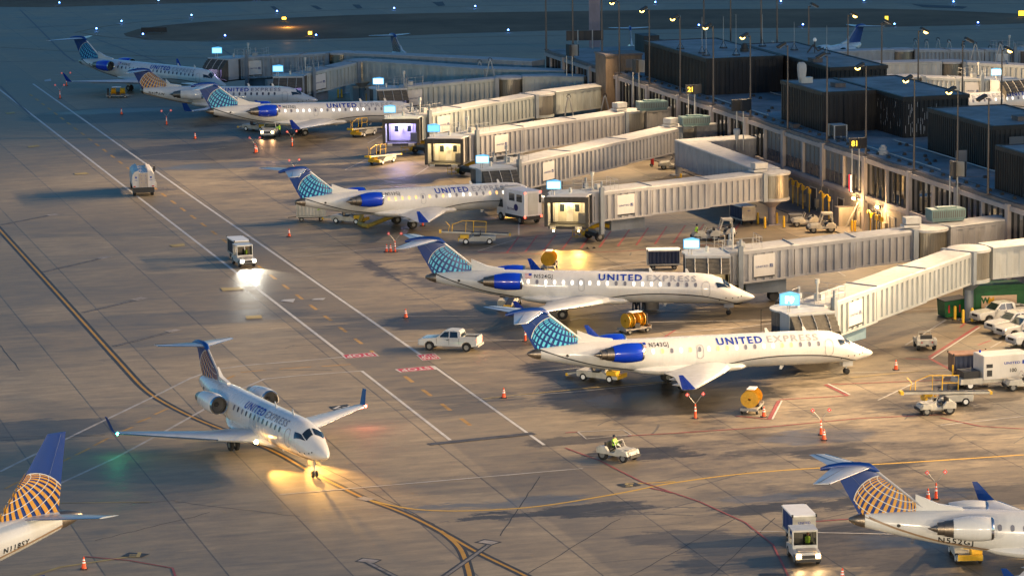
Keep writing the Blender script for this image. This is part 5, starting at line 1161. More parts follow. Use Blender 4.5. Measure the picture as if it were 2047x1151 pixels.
# teal and white units on the corridor roofs
def roofunit(loc,rz,sx,sy,sz,mat,label,name='air_handler'):
    t=thing(name,label,'air unit',loc,rz)
    mb=MB(); mb.box(-sx/2,sx/2,-sy/2,sy/2,.25,sz); mb.box(-sx/2+.1,sx/2-.1,-sy/2+.1,sy/2-.1,0,.25); h=mb.build('housing',mat,t)
    mb=MB(); mb.box(-sx*.28,sx*.28,-sy*.25,sy*.25,sz+.002,sz+.16); mb.build('fan_cover',mat,h)
    mb=MB()
    n=int(sx/.22)
    for i in range(n): mb.box(-sx/2+.1+i*.22,-sx/2+.2+i*.22,-sy/2-.04,-sy/2-.002,.35,sz-.15)
    mb.build('grille',drumm,h)
roofunit(tuple(G(1303,220,6.1)),AZ,3.6,1.7,1.1,teal,'teal air unit on the corridor roof, farthest of three')
roofunit(tuple(G(1388,251,6.1)),AZ,3.4,1.7,1.1,teal,'teal air unit on the corridor roof, middle one of three')
roofunit(tuple(G(1890,440,6.45)),AZ,3.4,1.7,1.15,teal,'teal air unit on the nearer corridor roof with a rusty grille')
for (u,v,lab) in ((1281,148,'white roof fan drum by the stair tower'),(1473,279,'white mushroom vent on the cream corridor roof')):
    p=G(u,v,6.1); t=thing('roof_vent',lab,'vent',tuple(p)); mb=MB(); mb.cyl((0,0,0),(0,0,.5),.2); mb.lathe([(.5,.02),(.5,.36),(1.05,.4),(1.2,.34),(1.22,.02)],(0,0,0),'z',14); mb.build('cowl',roofm,t,True)
# ================================================================ ground vehicles
def wheel(parent,x,y,r,wd=.22,name='wheel',rim=rimm):
    mb=MB(); mb.lathe([(-wd/2,r*.55),(-wd/2,r*.9),(-wd/2+.03,r),(wd/2-.03,r),(wd/2,r*.9),(wd/2,r*.55)],(x,y,r),'y',18,0,True); w_=mb.build(name,rubber,parent,True)
    mb=MB(); mb.lathe([(-wd/2-.01,.02),(-wd/2-.005,r*.3),(-wd/2-.012,r*.56),(wd/2+.012,r*.56),(wd/2+.005,r*.3),(wd/2+.01,.02)],(x,y,r),'y',14,0,True); mb.build('rim',rim,w_,True)
    return w_
def place(pts,rev=False):
    "ground pose from the pixels of a rear and a front point on the ground line"
    a,b=G(*pts[0]),G(*pts[1]); c=(a+b)/2; d=b-a; return (c.x,c.y,0),math.atan2(d.y,d.x)
def taper(mb,prof,w0,w1,zs,m=0):
    "side profile polygon (x,z) with half width shrinking from w0 at zs[0] to w1 at zs[1]"
    def hw(z):
        q=min(1,max(0,(z-zs[0])/(zs[1]-zs[0]))); return w0+(w1-w0)*q
    k=len(prof); vs=[(x,-hw(z),z) for x,z in prof]+[(x,hw(z),z) for x,z in prof]
    mb.add(vs,[tuple(range(k))[::-1],tuple(range(k,2*k))]+[(i,(i+1)%k,k+(i+1)%k,k+i) for i in range(k)],m)
def pickup(label,loc,rz,suv=False,lit=0,driver=False,paint=None,group='white pickups and sport utility vehicles'):
    paint=paint or M('vehicle white',(.58,.58,.56),.25,dirt=.06,coat=.6)
    t=thing('sport_utility_vehicle' if suv else 'pickup_truck',label,'car' if suv else 'pickup truck',loc,rz,group)
    def arch(cx,z0=.42,r=.44,n=6): return [(cx+r*math.cos(PI*i/n),z0+r*math.sin(PI*i/n)*.95) for i in range(n+1)]
    hoodz=1.08
    prof=[(-2.65,.5)]+[p for p in arch(-1.72)][::-1]+[p for p in arch(1.62)][::-1]+[(2.5,.42),(2.62,.6),(2.6,.92),(2.35,1.05),(1.05,1.16)]
    prof+= [(-2.45,1.16),(-2.62,1.05)] if suv else [(-2.6,1.18),(-2.66,.9)]
    mb=MB(); taper(mb,prof,.92,.86,(.5,1.2)); bd=mb.build('body',paint,t)
    bv=bd.modifiers.new('bevel','BEVEL'); bv.width=.05; bv.segments=2; bv.limit_method='ANGLE'; bv.angle_limit=R(50)
    if suv: cab=[(1.0,1.15),(.35,1.74),(.05,1.82),(-2.0,1.8),(-2.35,1.68),(-2.58,1.15)]
    else: cab=[(1.0,1.15),(.35,1.72),(.05,1.8),(-.95,1.78),(-1.12,1.7),(-1.2,1.15)]
    mb=MB(); taper(mb,cab,.86,.66,(1.15,1.8)); ca=mb.build('cab',paint,t)
    def hw(z): return .86-(.2)*(z-1.15)/.65
    mb=MB()
    def pane(pts,sd,off=.012): mb.add([(x,sd*(hw(z)+off),z) for x,z in pts],[tuple(range(len(pts)))])
    for sd in (1,-1):
        mb=MB(); pane([(.8,1.2),(.28,1.66),(-.12,1.7),(-.12,1.2)],sd); mb.build('door_window',glassd,ca)
        mb=MB()
        if suv: pane([(-.22,1.2),(-.22,1.7),(-1.05,1.7),(-1.05,1.2)],sd); mb.build('door_window',glassd,ca); mb=MB(); pane([(-1.18,1.2),(-1.18,1.7),(-1.95,1.68),(-2.3,1.2)],sd)
        else: pane([(-.22,1.2),(-.22,1.7),(-.85,1.68),(-.95,1.2)],sd)
        mb.build('quarter_window',glassd,ca)
        mb=MB(); mb.box(.62,.82,sd*.9,sd*1.08,1.14,1.32); mb.build('mirror',paint,ca)
        mb=MB(); mb.box(-.16,-.14,sd*.905-.01,sd*.905+.01,.55,1.14); mb.box(.95,.97,sd*.905-.01,sd*.905+.01,.6,1.1); mb.box(-1.06,-1.04,sd*.905-.01,sd*.905+.01,.6,1.14); mb.box(-.1,.06,sd*.9-.02,sd*.9+.02,.95,1.0); mb.build('door_gap',gsed,bd)
    mb=MB(); w1,w2=hw(1.2)-.08,hw(1.66)-.06; mb.add([(.975,-w1,1.2),(.975,w1,1.2),(.445,w2,1.68),(.445,-w2,1.68)],[(0,1,2,3)]); mb.build('windscreen',M('windscreen greenish',(.02,.035,.03),.05,dirt=0,coat=1),ca)
    xr=-2.5 if suv else -1.19; mb=MB(); mb.add([(xr-.06,-.68,1.22),(xr-.06,.68,1.22),(xr+.1,.56,1.66),(xr+.1,-.56,1.66)],[(0,1,2,3)]); mb.build('rear_window',glassd,ca)
    if not suv:
        mb=MB(); mb.box(-2.56,-1.3,-.74,.74,1.165,1.185); mb.build('cargo_bed',M('dark bed liner',(.05,.05,.05),.8),bd)
        mb=MB(); mb.box(-2.6,-1.22,-.86,-.76,1.16,1.3);mb.box(-2.6,-1.22,.76,.86,1.16,1.3);mb.box(-2.66,-2.58,-.86,.86,1.1,1.3); mb.build('bed_rail',paint,bd)
    mb=MB(); mb.box(2.58,2.7,-.8,.8,.42,.62); mb.box(-2.8,-2.64,-.85,.85,.45,.62); mb.build('bumper',galv,t)
    mb=MB(); mb.box(2.585,2.625,-.45,.45,.68,.9)
    for y in (-.3,-.1,.1,.3): mb.box(2.626,2.64,y-.04,y+.04,.68,.9)
    mb.build('grille',gsed,bd)
    for sd in (1,-1):
        mb=MB(); mb.box(2.5,2.63,sd*.68-.15,sd*.68+.15,.7,.92); mb.build('headlight',headw if lit else headoff,bd)
        mb=MB(); mb.box(-2.68,-2.6,sd*.78-.07,sd*.78+.07,.75,1.1); mb.build('tail_light',taill if lit==1 or driver else tailoff,bd)
        for x in (-1.72,1.62): wheel(t,x,sd*.8,.38,.25)
        if lit: light('beam','SPOT',(2.66,sd*.68,.8),70 if lit==1 else 60,(1,.5,.22),t,to=(12,sd*.8,0),angle=60,size=.06)
    if driver:
        mb=MB(); mb.lathe([(1.2,.16),(1.45,.2),(1.55,.1),(1.6,.1),(1.72,.1),(1.76,.02)],(.15,.36,0),'z',8); mb.build('driver_vest',vest,t)
    return t
def tractor(label,loc,rz,driver=False,cab=False,group='airport baggage tractors'):
    t=thing('baggage_tractor',label,'tractor',loc,rz,group)
    mb=MB(); mb.prism([(-1.25,.42),(-1.3,.95),(-.95,1.0),(-.85,.62),(.1,.62),(.25,.98),(1.1,.88),(1.45,.78),(1.5,.45),(1.2,.38),(-1,.36)],-.6,.6,'y'); 
    for sd in (1,-1): mb.prism([(-1.35,.5),(-1.35,.92),(-1.1,1.06),(-.55,1.06),(-.3,.75),(-.25,.5)],sd*.72-.14,sd*.72+.14,'y'); mb.prism([(.55,.5),(.6,.82),(.85,.9),(1.3,.84),(1.45,.5)],sd*.68-.12,sd*.68+.12,'y')
    b=mb.build('body',gse,t); bv=b.modifiers.new('bevel','BEVEL'); bv.width=.04; bv.segments=2; bv.limit_method='ANGLE'
    for sd in (1,-1): wheel(t,-.85,sd*.68,.42,.26); wheel(t,1.0,sd*.66,.33,.2)
    mb=MB(); mb.box(-.75,-.3,-.5,-.05,.72,.88); mb.box(-.75,-.3,.05,.5,.72,.88); mb.box(-.85,-.72,-.5,.5,.88,1.3); mb.build('seat',seatm,t)
    mb=MB(); mb.cyl((.25,.28,.9),(.02,.28,1.22),.025); mb.lathe([(0,.17),(.03,.2),(.06,.17),(.03,.15),(0,.17)],(.0,.28,1.22),'z',14); mb.build('steering_wheel',seatm,t)
    mb=MB(); mb.box(1.5,1.62,-.62,.62,.35,.55); mb.box(-1.55,-1.3,-.12,.12,.42,.56); mb.build('bumper',gsed,t)
    mb=MB(); mb.tube([(.28,-.55,.95),(.05,-.52,1.45),(.05,.52,1.45),(.28,.55,.95)],.03,5); mb.build('windshield_frame',gse,t)
    mb=MB(); mb.box(.5,1.3,-.4,.4,.905,.93); mb.build('hood_panel',gse,b)
    for sd in (1,-1):
        mb=MB(); mb.cyl((1.49,sd*.42,.62),(1.53,sd*.42,.62),.08,n=10); mb.build('headlight',headoff,b)
        mb=MB(); mb.box(-1.33,-1.30,sd*.45-.06,sd*.45+.06,.7,.8); mb.build('tail_light',tailoff,b)
    if cab:
        mb=MB(); mb.prism([(-1.1,1.0),(-1.05,2.0),(.0,2.05),(.35,1.0),(.2,1.0),(-.08,1.9),(-.9,1.88),(-.95,1.0)],-.62,-.56,'y'); mb.prism([(-1.1,1.0),(-1.05,2.0),(.0,2.05),(.35,1.0),(.2,1.0),(-.08,1.9),(-.9,1.88),(-.95,1.0)],.56,.62,'y'); mb.box(-1.08,.05,-.64,.64,1.96,2.08); mb.box(-1.1,-1.0,-.56,.56,1.0,1.5); mb.build('cab_shell',gse,t)
    return t
def box_cart(label,loc,rz,top=reflw,side_=None,body=None,group='covered baggage carts',curtain=True,txt=False):
    body=body or gse; side_=side_ or curt
    t=thing('baggage_cart',label,'baggage cart',loc,rz,group)
    mb=MB(); mb.box(-1.6,1.6,-.78,.78,.5,.62); mb.box(-1.6,-1.52,-.78,.78,.622,1.95); mb.box(1.52,1.6,-.78,.78,.622,1.95)
    for sd in (1,-1):
        mb.box(-1.518,1.518,sd*.76-.02,sd*.76+.02,1.87,1.95)
        if not curtain: mb.box(-1.518,1.518,sd*.76-.02,sd*.76+.02,.622,.9)
    b=mb.build('body',body,t)
    mb=MB(); mb.box(-1.66,1.66,-.84,.84,1.952,2.04); mb.build('roof',top,t)
    for x in (-1.62,1.62):
        for y in (-.8,.8): mb=MB(); mb.box(x-.05,x+.05,y-.05,y+.05,1.9,2.1); mb.build('corner_cap',gsed,b)
    if curtain:
        for sd in (1,-1):
            mb=MB(); n=26; pts=[(-1.5+3.0*i/n,sd*(.74+.03*math.sin(i*1.9))) for i in range(n+1)]
            for p,q in zip(pts[:-1],pts[1:]): mb.quad((p[0],p[1],.66),(q[0],q[1],.66),(q[0],q[1],1.88),(p[0],p[1],1.88))
            mb.build('curtain',side_,t)
    for x in (-1.05,1.05):
        for y in (-.55,.55): wheel(t,x,y,.24,.16)
    mb=MB(); mb.cyl((1.6,0,.45),(2.5,0,.38),.04); mb.box(-1.4,1.4,-.5,.5,.36,.49); mb.build('tow_bar',gsed,t)
    if txt:
        mb=MB(); text_on(mb,txt,.16,(1.606,0,1.45),(0,1,0),(0,0,1)); mb.build('cart_lettering',ink,b)
    return t
def belt_loader(label,loc,rz,up=6.0,rails=True,side_=1,extra=True,hood=True):
    t=thing('belt_loader',label,'belt loader',loc,rz,'belt loaders on the apron')
    mb=MB(); mb.prism([(-1.9,.35),(-1.95,.85),(.4,.9),(.9,.62),(1.85,.6),(1.9,.32)],-.85,.85,'y'); ch=mb.build('chassis',gse,t); bv=ch.modifiers.new('bevel','BEVEL'); bv.width=.03; bv.segments=1
    mb=MB(); mb.box(.85,1.75,side_*.45-.35,side_*.45+.35,.622,1.0); mb.box(1.755,1.95,-.8,.8,.35,.7); mb.build('nose_guard',yellow,t)
    for sd in (1,-1): wheel(t,-1.3,sd*.75,.33,.22,rim=reflw); wheel(t,1.15,sd*.75,.33,.22,rim=reflw)
    a=R(up); c,s_=math.cos(a),math.sin(a); m=Matrix.Translation((0,-side_*.35,.98))@Matrix.Rotation(-a,4,'Y')
    mb=MB(); mb.box(-3.3,3.7,-.36,.36,.0,.16,mat=m); be=mb.build('belt_frame',gse,t)
    mb=MB(); mb.box(-3.25,3.62,-.28,.28,.162,.2,mat=m); mb.build('belt',seatm,be)
    mb=MB(); mb.box(3.7,3.95,-.4,.4,-.06,.2,mat=m); mb.build('bumper_roller',yellow,be); mb=MB(); mb.box(-3.5,-3.3,-.38,.38,-.05,.18,mat=m); mb.build('bumper_roller',yellow,be)
    mb=MB(); mb.box(-.3,.3,side_*.75-.33,side_*.75+.15,.85,1.0); mb.box(-.42,-.3,side_*.72-.28,side_*.72+.2,.95,1.45); mb.build('seat',seatm,t)
    if rails:
        mb=MB(); q=lambda x,y,z: m@Vector((x,y,z))
        y=side_*.4
        mb.tube([q(-.9,y,.15),q(-.9,y,1.35),q(1.5,y,1.35),q(2.6,y,.9),q(2.6,y,.15)],.035,5); mb.tube([q(.4,y,.15),q(.4,y,1.35)],.05,5); mb.tube([q(-.9,y,.75),q(.4,y,.75)],.03,5); mb.tube([q(1.2,y,.15),q(1.2,y,1.33)],.03,5)
        mb.tube([q(3.0,y,.2),q(2.9,y,.8),q(3.3,y,1.2)],.03,4)
        mb.build('guard_rail',yellow,t)
    mb=MB(); mb.cyl((.7,side_*.6,.9),(.45,side_*.6,1.25),.025); mb.lathe([(0,.15),(.03,.18),(.05,.15)],(.45,side_*.6,1.25),'z',12); mb.build('steering_wheel',seatm,t)
    return t
def hose_reel(label,loc,rz):
    t=thing('hose_reel_cart',label,'hose reel cart',loc,rz,'yellow hose reel carts'); t.scale=(.9,.9,.84)
    mb=MB(); mb.box(-1.5,1.5,-.75,.75,.42,.54); mb.cyl((1.5,0,.45),(2.3,0,.4),.04); mb.box(-1.55,-1.49,-.75,.75,.3,.75); mb.box(1.49,1.55,-.75,.75,.35,.6); b=mb.build('frame',M('cart frame grey',(.35,.33,.3),.5),t)
    for x in (-1.1,1.1):
        for y in (-.68,.68): wheel(t,x,y,.26,.18)
    for k,x in enumerate((-.85,.45)):
        mb=MB()
        for dx in (0,.62): mb.lathe([(x+dx-.03,.12),(x+dx-.03,.78),(x+dx+.03,.8),(x+dx+.03,.12)],(0,0,1.36),'x',22)
        mb.lathe([(x,.3),(x+.62,.3)],(0,0,1.36),'x',14); r_=mb.build('reel',amber,t,True)
        mb=MB()
        for i in range(7): mb.lathe([(x+.05+i*.08,.6),(x+.09+i*.08,.66),(x+.13+i*.08,.6)],(0,0,1.36),'x',20)
        mb.build('wound_hose',hosey if k else amber,r_,True)
        mb=MB(); mb.prism([(-.1,.54),(.1,.54),(.06,1.45),(-.06,1.45)],x-.1,x-.04,'x'); mb.build('reel_stand',yellow,r_)
    mb=MB(); mb.box(-.75,.55,-.35,.35,2.17,2.25); mb.build('top_panel',reflw,t)
    mb=MB(); mb.box(-.2,.4,.3,.7,.55,1.1); mb.cyl((-1.35,.2,.55),(-1.35,.2,1.9),.1,.14); mb.box(-1.5,-1.2,-.55,-.1,.55,1.3); mb.build('pump',gsed,t)
    mb=MB(); mb.box(-1.02,-.98,-.35,.25,1.05,1.28); mb.build('notice_plate',M('notice plate',(.7,.55,.4),.5),t)
    return t
    return t
def cab_truck(label,loc,rz,lit='white',door=1):
    t=thing('tow_truck',label,'tow truck',loc,rz,'small white cab trucks with lit headlights')
    tp=M('truck white',(.56,.55,.52),.35,dirt=.12,coat=.3)
    mb=MB(); mb.prism([(-1.6,.4),(-1.6,.85),(-.95,.9),(-.95,.55),(.3,.55),(.62,.9),(1.55,.86),(1.72,.72),(1.75,.4)],-.82,.82,'y'); b=mb.build('body',tp,t)
    mb=MB()
    for sd in (1,-1): mb.prism([(-.95,.56),(-.95,2.0),(-.8,2.0),(-.8,1.0),(.2,1.0),(.42,2.0),(.55,2.0),(.62,.9),(.3,.56)],sd*.79-.035,sd*.79+.035,'y')
    mb.box(-.98,.62,-.84,.84,2.002,2.12); mb.box(.44,.62,-.754,.754,.9,1.12); mb.box(-.95,-.85,-.754,.754,.56,1.2); mb.box(.5,.58,-.04,.04,1.12,2.0) if lit=='white' else None
    ca=mb.build('cab',tp,t)
    mb=MB(); mb.add([(.62,-.74,1.14),(.62,.74,1.14),(.55,.74,1.97),(.55,-.74,1.97)],[(0,1,2,3)]); mb.build('windscreen',fglass,ca)
    mb=MB(); mb.box(-.6,-.1,.1,.6,.9,1.05); mb.box(-.72,-.6,.1,.6,.95,1.55); mb.build('seat',seatm,t)
    mb=MB(); mb.box(.7,1.5,-.62,.62,.905,.95); mb.build('hood',M('hood dull silver',(.32,.3,.3),.4,.3,dirt=.1),b)
    mb=MB(); mb.box(1.752,1.78,-.45,.45,.5,.72); mb.build('grille',gsed,b); mb=MB(); mb.box(1.76,1.86,-.8,.8,.3,.46); mb.build('bumper',gsed,b)
    for sd in (1,-1):
        mb=MB(); mb.box(1.74,1.80,sd*.62-.14,sd*.62+.14,.56,.78); mb.build('headlight',headl if lit=='white' else headw,b)
        light('beam','SPOT',(1.86,sd*.62,.72),900 if lit=='white' else 120,(1,.95,.8) if lit=='white' else (1,.65,.3),t,to=(5.2,sd*.6,0),angle=62,size=.06,blend=.8)
        wheel(t,-1.15,sd*.72,.36,.22); wheel(t,1.15,sd*.72,.36,.22)
    mb=MB(); mb.lathe([(1.05,.14),(1.4,.19),(1.5,.1)],(-.35,.35,0),'z',8); mb.build('driver_vest',vest,t)
    mb=MB(); mb.lathe([(1.5,.05),(1.58,.1),(1.7,.1),(1.76,.02)],(-.33,.35,0),'z',8); mb.build('driver_head',skin,t)
    return t
# --- pickups and sport utility vehicles
l_,h_=place(((937,703),(858,700))); l_=(l_[0]+.1,l_[1]+.8,0)
pickup('white pickup driving left across the service road with its driver in a green vest',l_,h_,driver=True)
l_,h_=place(((546,266),(536,282))); l_=tuple(G(542,272)); pickup('white pickup facing us beside the wing of the jet marked N523GJ, headlights on',l_,R(-97),lit=1)
for i,(u,v,a,s_,lab) in enumerate(((1998,642,204,False,'white pickup with black wheel arch parked by the yellow bollards, leftmost of the row'),(2028,662,205,True,'white sport utility vehicle parked second from the bollards'),(2048,672,205,False,'white pickup parked third in the row by the compactor'),(2072,690,204,True,'white vehicle with a chrome front cut by the right edge, last of the parked row'))):
    pickup(lab,tuple(G(u,v)),R(a),s_)
# --- trucks
cab_truck('white cab truck with bright white headlights on the service road, pulling a curtained box',tuple(G(487,530)),R(-70),'white')
box_cart('curtained white box towed behind the brightly lit cab truck',tuple(G(477,516)),R(-72),side_=M('dark grey curtain',(.05,.05,.06),.7))
cab_truck('white cab truck at the bottom right with warm headlights and a driver',tuple(G(1606,1118)),R(-84),'warm')
box_cart('white roofed box with blue curtain towed by the cab truck at the bottom right',tuple(G(1597,1078)),R(-82),side_=M('deep blue curtain',(.015,.04,.16),.6),txt='UNITED')
def fuel_truck(loc,rz):
    t=thing('fuel_truck','white tank truck seen from behind on the service road, roof well down its middle','fuel truck',loc,rz)
    tp=M('tanker dull white',(.62,.58,.55),.45,dirt=.14)
    sec=[(-1.25,1.05),(-1.3,1.9),(-1.25,2.5),(-1.0,2.85),(-.55,3.0),(-.5,2.75),(.5,2.75),(.55,3.0),(1.0,2.85),(1.25,2.5),(1.3,1.9),(1.25,1.05)]
    mb=MB(); mb.prism(sec,-4.2,2.2,'x'); b=mb.build('tank',tp,t)
    mb=MB(); mb.box(-4.235,-4.205,-.5,.5,1.1,2.7); mb.box(-4.27,-4.236,-.5,-.42,1.1,2.7); mb.box(-4.27,-4.236,.42,.5,1.1,2.7); mb.build('rear_panel',M('rear panel tan',(.42,.35,.3),.5,dirt=.1),b)
    mb=MB()
    for z in (1.6,2.0,2.4):
        for y in (-.25,.25): mb.box(-4.25,-4.236,y-.03,y+.03,z-.03,z+.03)
    for sd in (1,-1): mb.box(-4.22,-4.2,sd*.85-.16,sd*.85+.16,1.85,1.9); mb.box(-4.22,-4.2,sd*.85-.1,sd*.85+.1,2.1,2.3)
    mb.build('rear_marks',ink,b)
    mb=MB(); mb.box(-4.1,4.0,-.55,.55,.75,1.04); mb.box(-4.3,-3.9,-1.2,1.2,.45,1.0); mb.build('chassis',gsed,t)
    mb=MB(); mb.prism([(2.4,.7),(2.4,2.5),(3.9,2.45),(4.3,1.6),(4.4,.7)],-1.15,1.15,'y'); c=mb.build('cab',tp,t)
    mb=MB(); mb.add([(4.33,-1,1.62),(4.33,1,1.62),(3.96,.95,2.36),(3.96,-.95,2.36)],[(0,1,2,3)]); mb.build('windscreen',glassd,c)
    for x in (-3.3,-2.1,3.3):
        for y in (-1.0,1.0): wheel(t,x,y,.5,.34)
    for sd in (1,-1):
        mb=MB(); mb.box(-4.26,-4.2,sd*1.05-.12,sd*1.05+.12,1.12,1.24); mb.build('tail_light',tailoff,t)
    mb=MB(); mb.tube([(3.0,-1.3,2.2),(3.0,-1.55,2.2)],.03,4); mb.box(2.95,3.05,-1.75,-1.5,1.9,2.5); mb.build('mirror',gsed,c)
    mb=MB()
    for k in range(6): mb.box(-3.4+k*.6,-3.1+k*.6,-1.5,-1.32,.9+.12*(k%2),1.5)
    mb.build('side_cabinet',galv,t)
fuel_truck(tuple(G(284,383)),R(99))
def catering(loc,rz):
    t=thing('catering_truck','white catering truck with tall box body at the nose of the jet marked N533GJ','truck',loc,rz)
    tp=M('catering white',(.76,.73,.71),.4,dirt=.08)
    mb=MB(); mb.box(-2.6,1.5,-1.1,1.1,.9,3.6); b=mb.build('box_body',tp,t)
    mb=MB(); mb.box(-2.635,-2.605,-.62,.62,1.1,3.4)
    for z in (1.6,2.1,2.6,3.1): mb.box(-2.66,-2.636,-.5,.5,z-.02,z+.02)
    mb.build('roller_door',M('shutter pale',(.62,.6,.54),.5,dirt=.1),b)
    mb=MB(); mb.box(-2.65,-2.606,-1.04,-.76,2.3,3.2); mb.build('rear_window',glassd,b)
    for sd in (1,-1):
        for x in (-1.6,-.1): mb=MB(); mb.box(x-.55,x+.55,sd*1.102,sd*1.12,2.4,3.2); mb.build('side_window',glassd,b)
        mb=MB(); mb.add([(-.95+.42*math.cos(2*PI*i/18),sd*1.122,1.75+.38*math.sin(2*PI*i/18)) for i in range(18)],[tuple(range(18))]); mb.build('emblem',M('dark blue emblem',(.02,.02,.12),.4,dirt=0),b)
        mb=MB(); text_on(mb,'Sky Chefs',.24,(.1*1,sd*1.122,1.4),(-sd*1.0*-1 if sd<0 else -1,0,0),(0,0,1)); mb.build('side_lettering',M('maroon lettering',(.08,.03,.1),.5,dirt=0),b)
        mb=MB(); mb.box(-2.68,-2.6,sd*1.05-.08,sd*1.05+.08,.75,.92); mb.build('tail_light',taill,t)
        mb=MB(); mb.box(-2.64,-2.6,sd*1.0-.1,sd*1.0+.1,3.42,3.52); mb.build('marker_light',taill,t)
        for x in (-1.7,2.2): wheel(t,x,sd*1.0,.45,.3)
    mb=MB(); mb.box(-2.6,2.6,-.95,.95,.5,.94); mb.build('chassis',gsed,t)
    mb=MB(); mb.prism([(1.55,.55),(1.55,2.2),(1.75,2.55),(2.5,2.5),(3.0,1.6),(3.1,.55)],-1.05,1.05,'y'); c=mb.build('cab',tp,t)
    for sd in (1,-1):
        mb=MB(); mb.add([(x,sd*1.062,z) for x,z in ((1.75,1.45),(1.85,2.35),(2.4,2.3),(2.75,1.45))],[(0,1,2,3)]); mb.build('door_window',glassd,c)
    mb=MB(); mb.box(1.5,2.3,-1.1,1.1,3.602,3.68); mb.build('platform',galv,t)
catering(tuple(G(1040,443)),R(122))
def ac_truck(loc,rz):
    t=thing('start_unit_truck','white boxy service unit with number 100 and a yellow striped pump at its front','service truck',loc,rz)
    mb=MB(); mb.box(-3.1,1.0,-1.05,1.05,.75,2.75); b=mb.build('box_body',M('unit white',(.58,.56,.53),.4,dirt=.08),t); bv=b.modifiers.new('bevel','BEVEL'); bv.width=.06; bv.segments=2
    mb=MB(); mb.box(.2,.75,1.052,1.07,1.75,2.05); mb.box(.25,.7,1.052,1.07,1.05,1.55) ; mb.build('hatch',gsed,b)
    mb=MB(); text_on(mb,'UNITED',.2,(-1.5,1.07,1.95),(-1,0,0),(0,0,1),width=1.4); mb.build('side_lettering',ink,b)
    mb=MB(); text_on(mb,'100',.3,(-1.6,1.07,1.3),(-1,0,0),(0,0,1)); mb.build('unit_number',blackp,b)
    mb=MB(); mb.box(-2.72,-2.4,1.052,1.068,1.92,2.22); mb.build('emblem',ink,b)
    mb=MB(); mb.box(-3.2,2.9,-.9,.9,.5,.73); mb.prism([(1.05,.45),(1.05,.95),(2.9,.9),(3.0,.5)],-1.0,1.0,'y'); mb.build('chassis',gse,t)
    mb=MB(); mb.box(1.2,2.6,-.75,.75,.96,1.5); mb.build('pump',gsed,t)
    mb=MB()
    for k in range(4): mb.box(1.3+k*.33,1.42+k*.33,-.77,-.755,.98,1.48)
    mb.cyl((2.85,-.9,.5),(2.85,-.9,1.8),.06); mb.build('hazard_stripes',yellow,t)
    for x in (-2.3,2.1):
        for y in (-.85,.85): wheel(t,x,y,.4,.26,rim=reflw)
    mb=MB(); mb.cyl((.6,-.6,2.75),(.6,-.6,2.92),.09); mb.build('beacon',blue,t)
ac_truck(tuple(G(1978,772)),R(196-180+180))
box_cart('rusty brown roofed cart with dark doors standing behind the service unit numbered 100',tuple(G(1938,752)),R(10),top=M('rusty tan roof',(.4,.22,.14),.7,dirt=.2),body=M('rusty brown sheet',(.2,.13,.09),.7,dirt=.25),side_=curt)
tractor('dark tractor cut by the right edge below the parked pickups',tuple(G(2045,778)),R(186))
# --- tractors
tractor('white tractor driven by a person in a vest across the middle of the apron',tuple(G(1235,918)),R(-38))
tractor('cream tractor with raised windscreen frame in front of a belt loader at right',tuple(G(1872,826)),R(190))
tractor('white tractor seen from behind standing alone near the parked pickups',tuple(G(1848,696)),R(93))
tractor('cream tractor with flat hood beside the yellow bollards under the terminal',tuple(G(1610,452)),R(182))
tractor('cream tractor with a closed cab and window in front of the terminal wall',tuple(G(1643,464)),R(184),cab=True)
tractor('small white tractor by the dark blue post under the corridor',tuple(G(1343,338)),R(180))
tractor('white tractor, left of two full of gear behind the lit sign',tuple(G(1412,480)),R(185))
tractor('white tractor, right of two full of gear behind the lit sign',tuple(G(1443,476)),R(185),cab=True)
# --- carts
box_cart('white roofed cart with dark blue curtain standing beside the docked bridge sign',tuple(G(1326,538)),R(2))
box_cart('cart with dark side and pale end wall by the pier of the cream bridge',tuple(G(1484,446)),R(-68),txt='909')
box_cart('small pale cart with an open dark end behind the tail of the jet marked N533GJ',tuple(G(622,441)),R(184),side_=gse)
# --- belt loaders
def bl(label,p,**k):
    l,h=place(p); belt_loader(label,l,h,**k)
bl('cream and yellow belt loader with yellow rails behind the tail of the jet marked N524GJ',((1000,486),(908,487)),side_=1,up=3)
belt_loader('belt loader raised under the belly of the jet marked N543GJ',tuple(G(1203,760)),R(-30),up=14,rails=False,side_=-1)
belt_loader('belt loader under the belly of the jet marked N533GJ beside a yellow hose',tuple(G(700,446)),R(-25),up=12,rails=False,side_=-1)
belt_loader('belt loader raised under the belly of the jet marked N523GJ',tuple(G(515,262)),R(-35),up=12,rails=False,side_=-1)
belt_loader('belt loader with tall yellow frame on the open stand, the farther of two',tuple(G(727,272)),R(240),up=4,side_=-1)
belt_loader('belt loader with tall yellow frame on the open stand, the nearer of two',tuple(G(764,327)),R(240),up=4,side_=-1)
belt_loader('belt loader with yellow rails and striped tail behind the cream tractor at right',tuple(G(1893,808)),R(188),up=2,side_=-1)
belt_loader('cream and yellow belt loader under the belly of the jet marked N552GJ',tuple(G(1930,1116)),R(-88),up=10,rails=False)
belt_loader('belt loader mostly hidden under the belly of the jet marked N524GJ',tuple(G(1020,612)),R(80),up=8,rails=False)
# --- hose reels
hose_reel('yellow hose reel cart behind the fuselage of the jet marked N524GJ',tuple(G(1098,538)),R(262))
hose_reel('yellow hose reel cart between the two nearest docked jets',tuple(G(1268,664)),R(215))
hose_reel('yellow hose reel cart beside a small cone in front of the nearest docked jet',tuple(G(1503,822)),R(255))
hose_reel('dark yellow hose reel cart under the wing of the farthest left jet',tuple(G(235,195)),R(5)).scale=(1,1,.68)
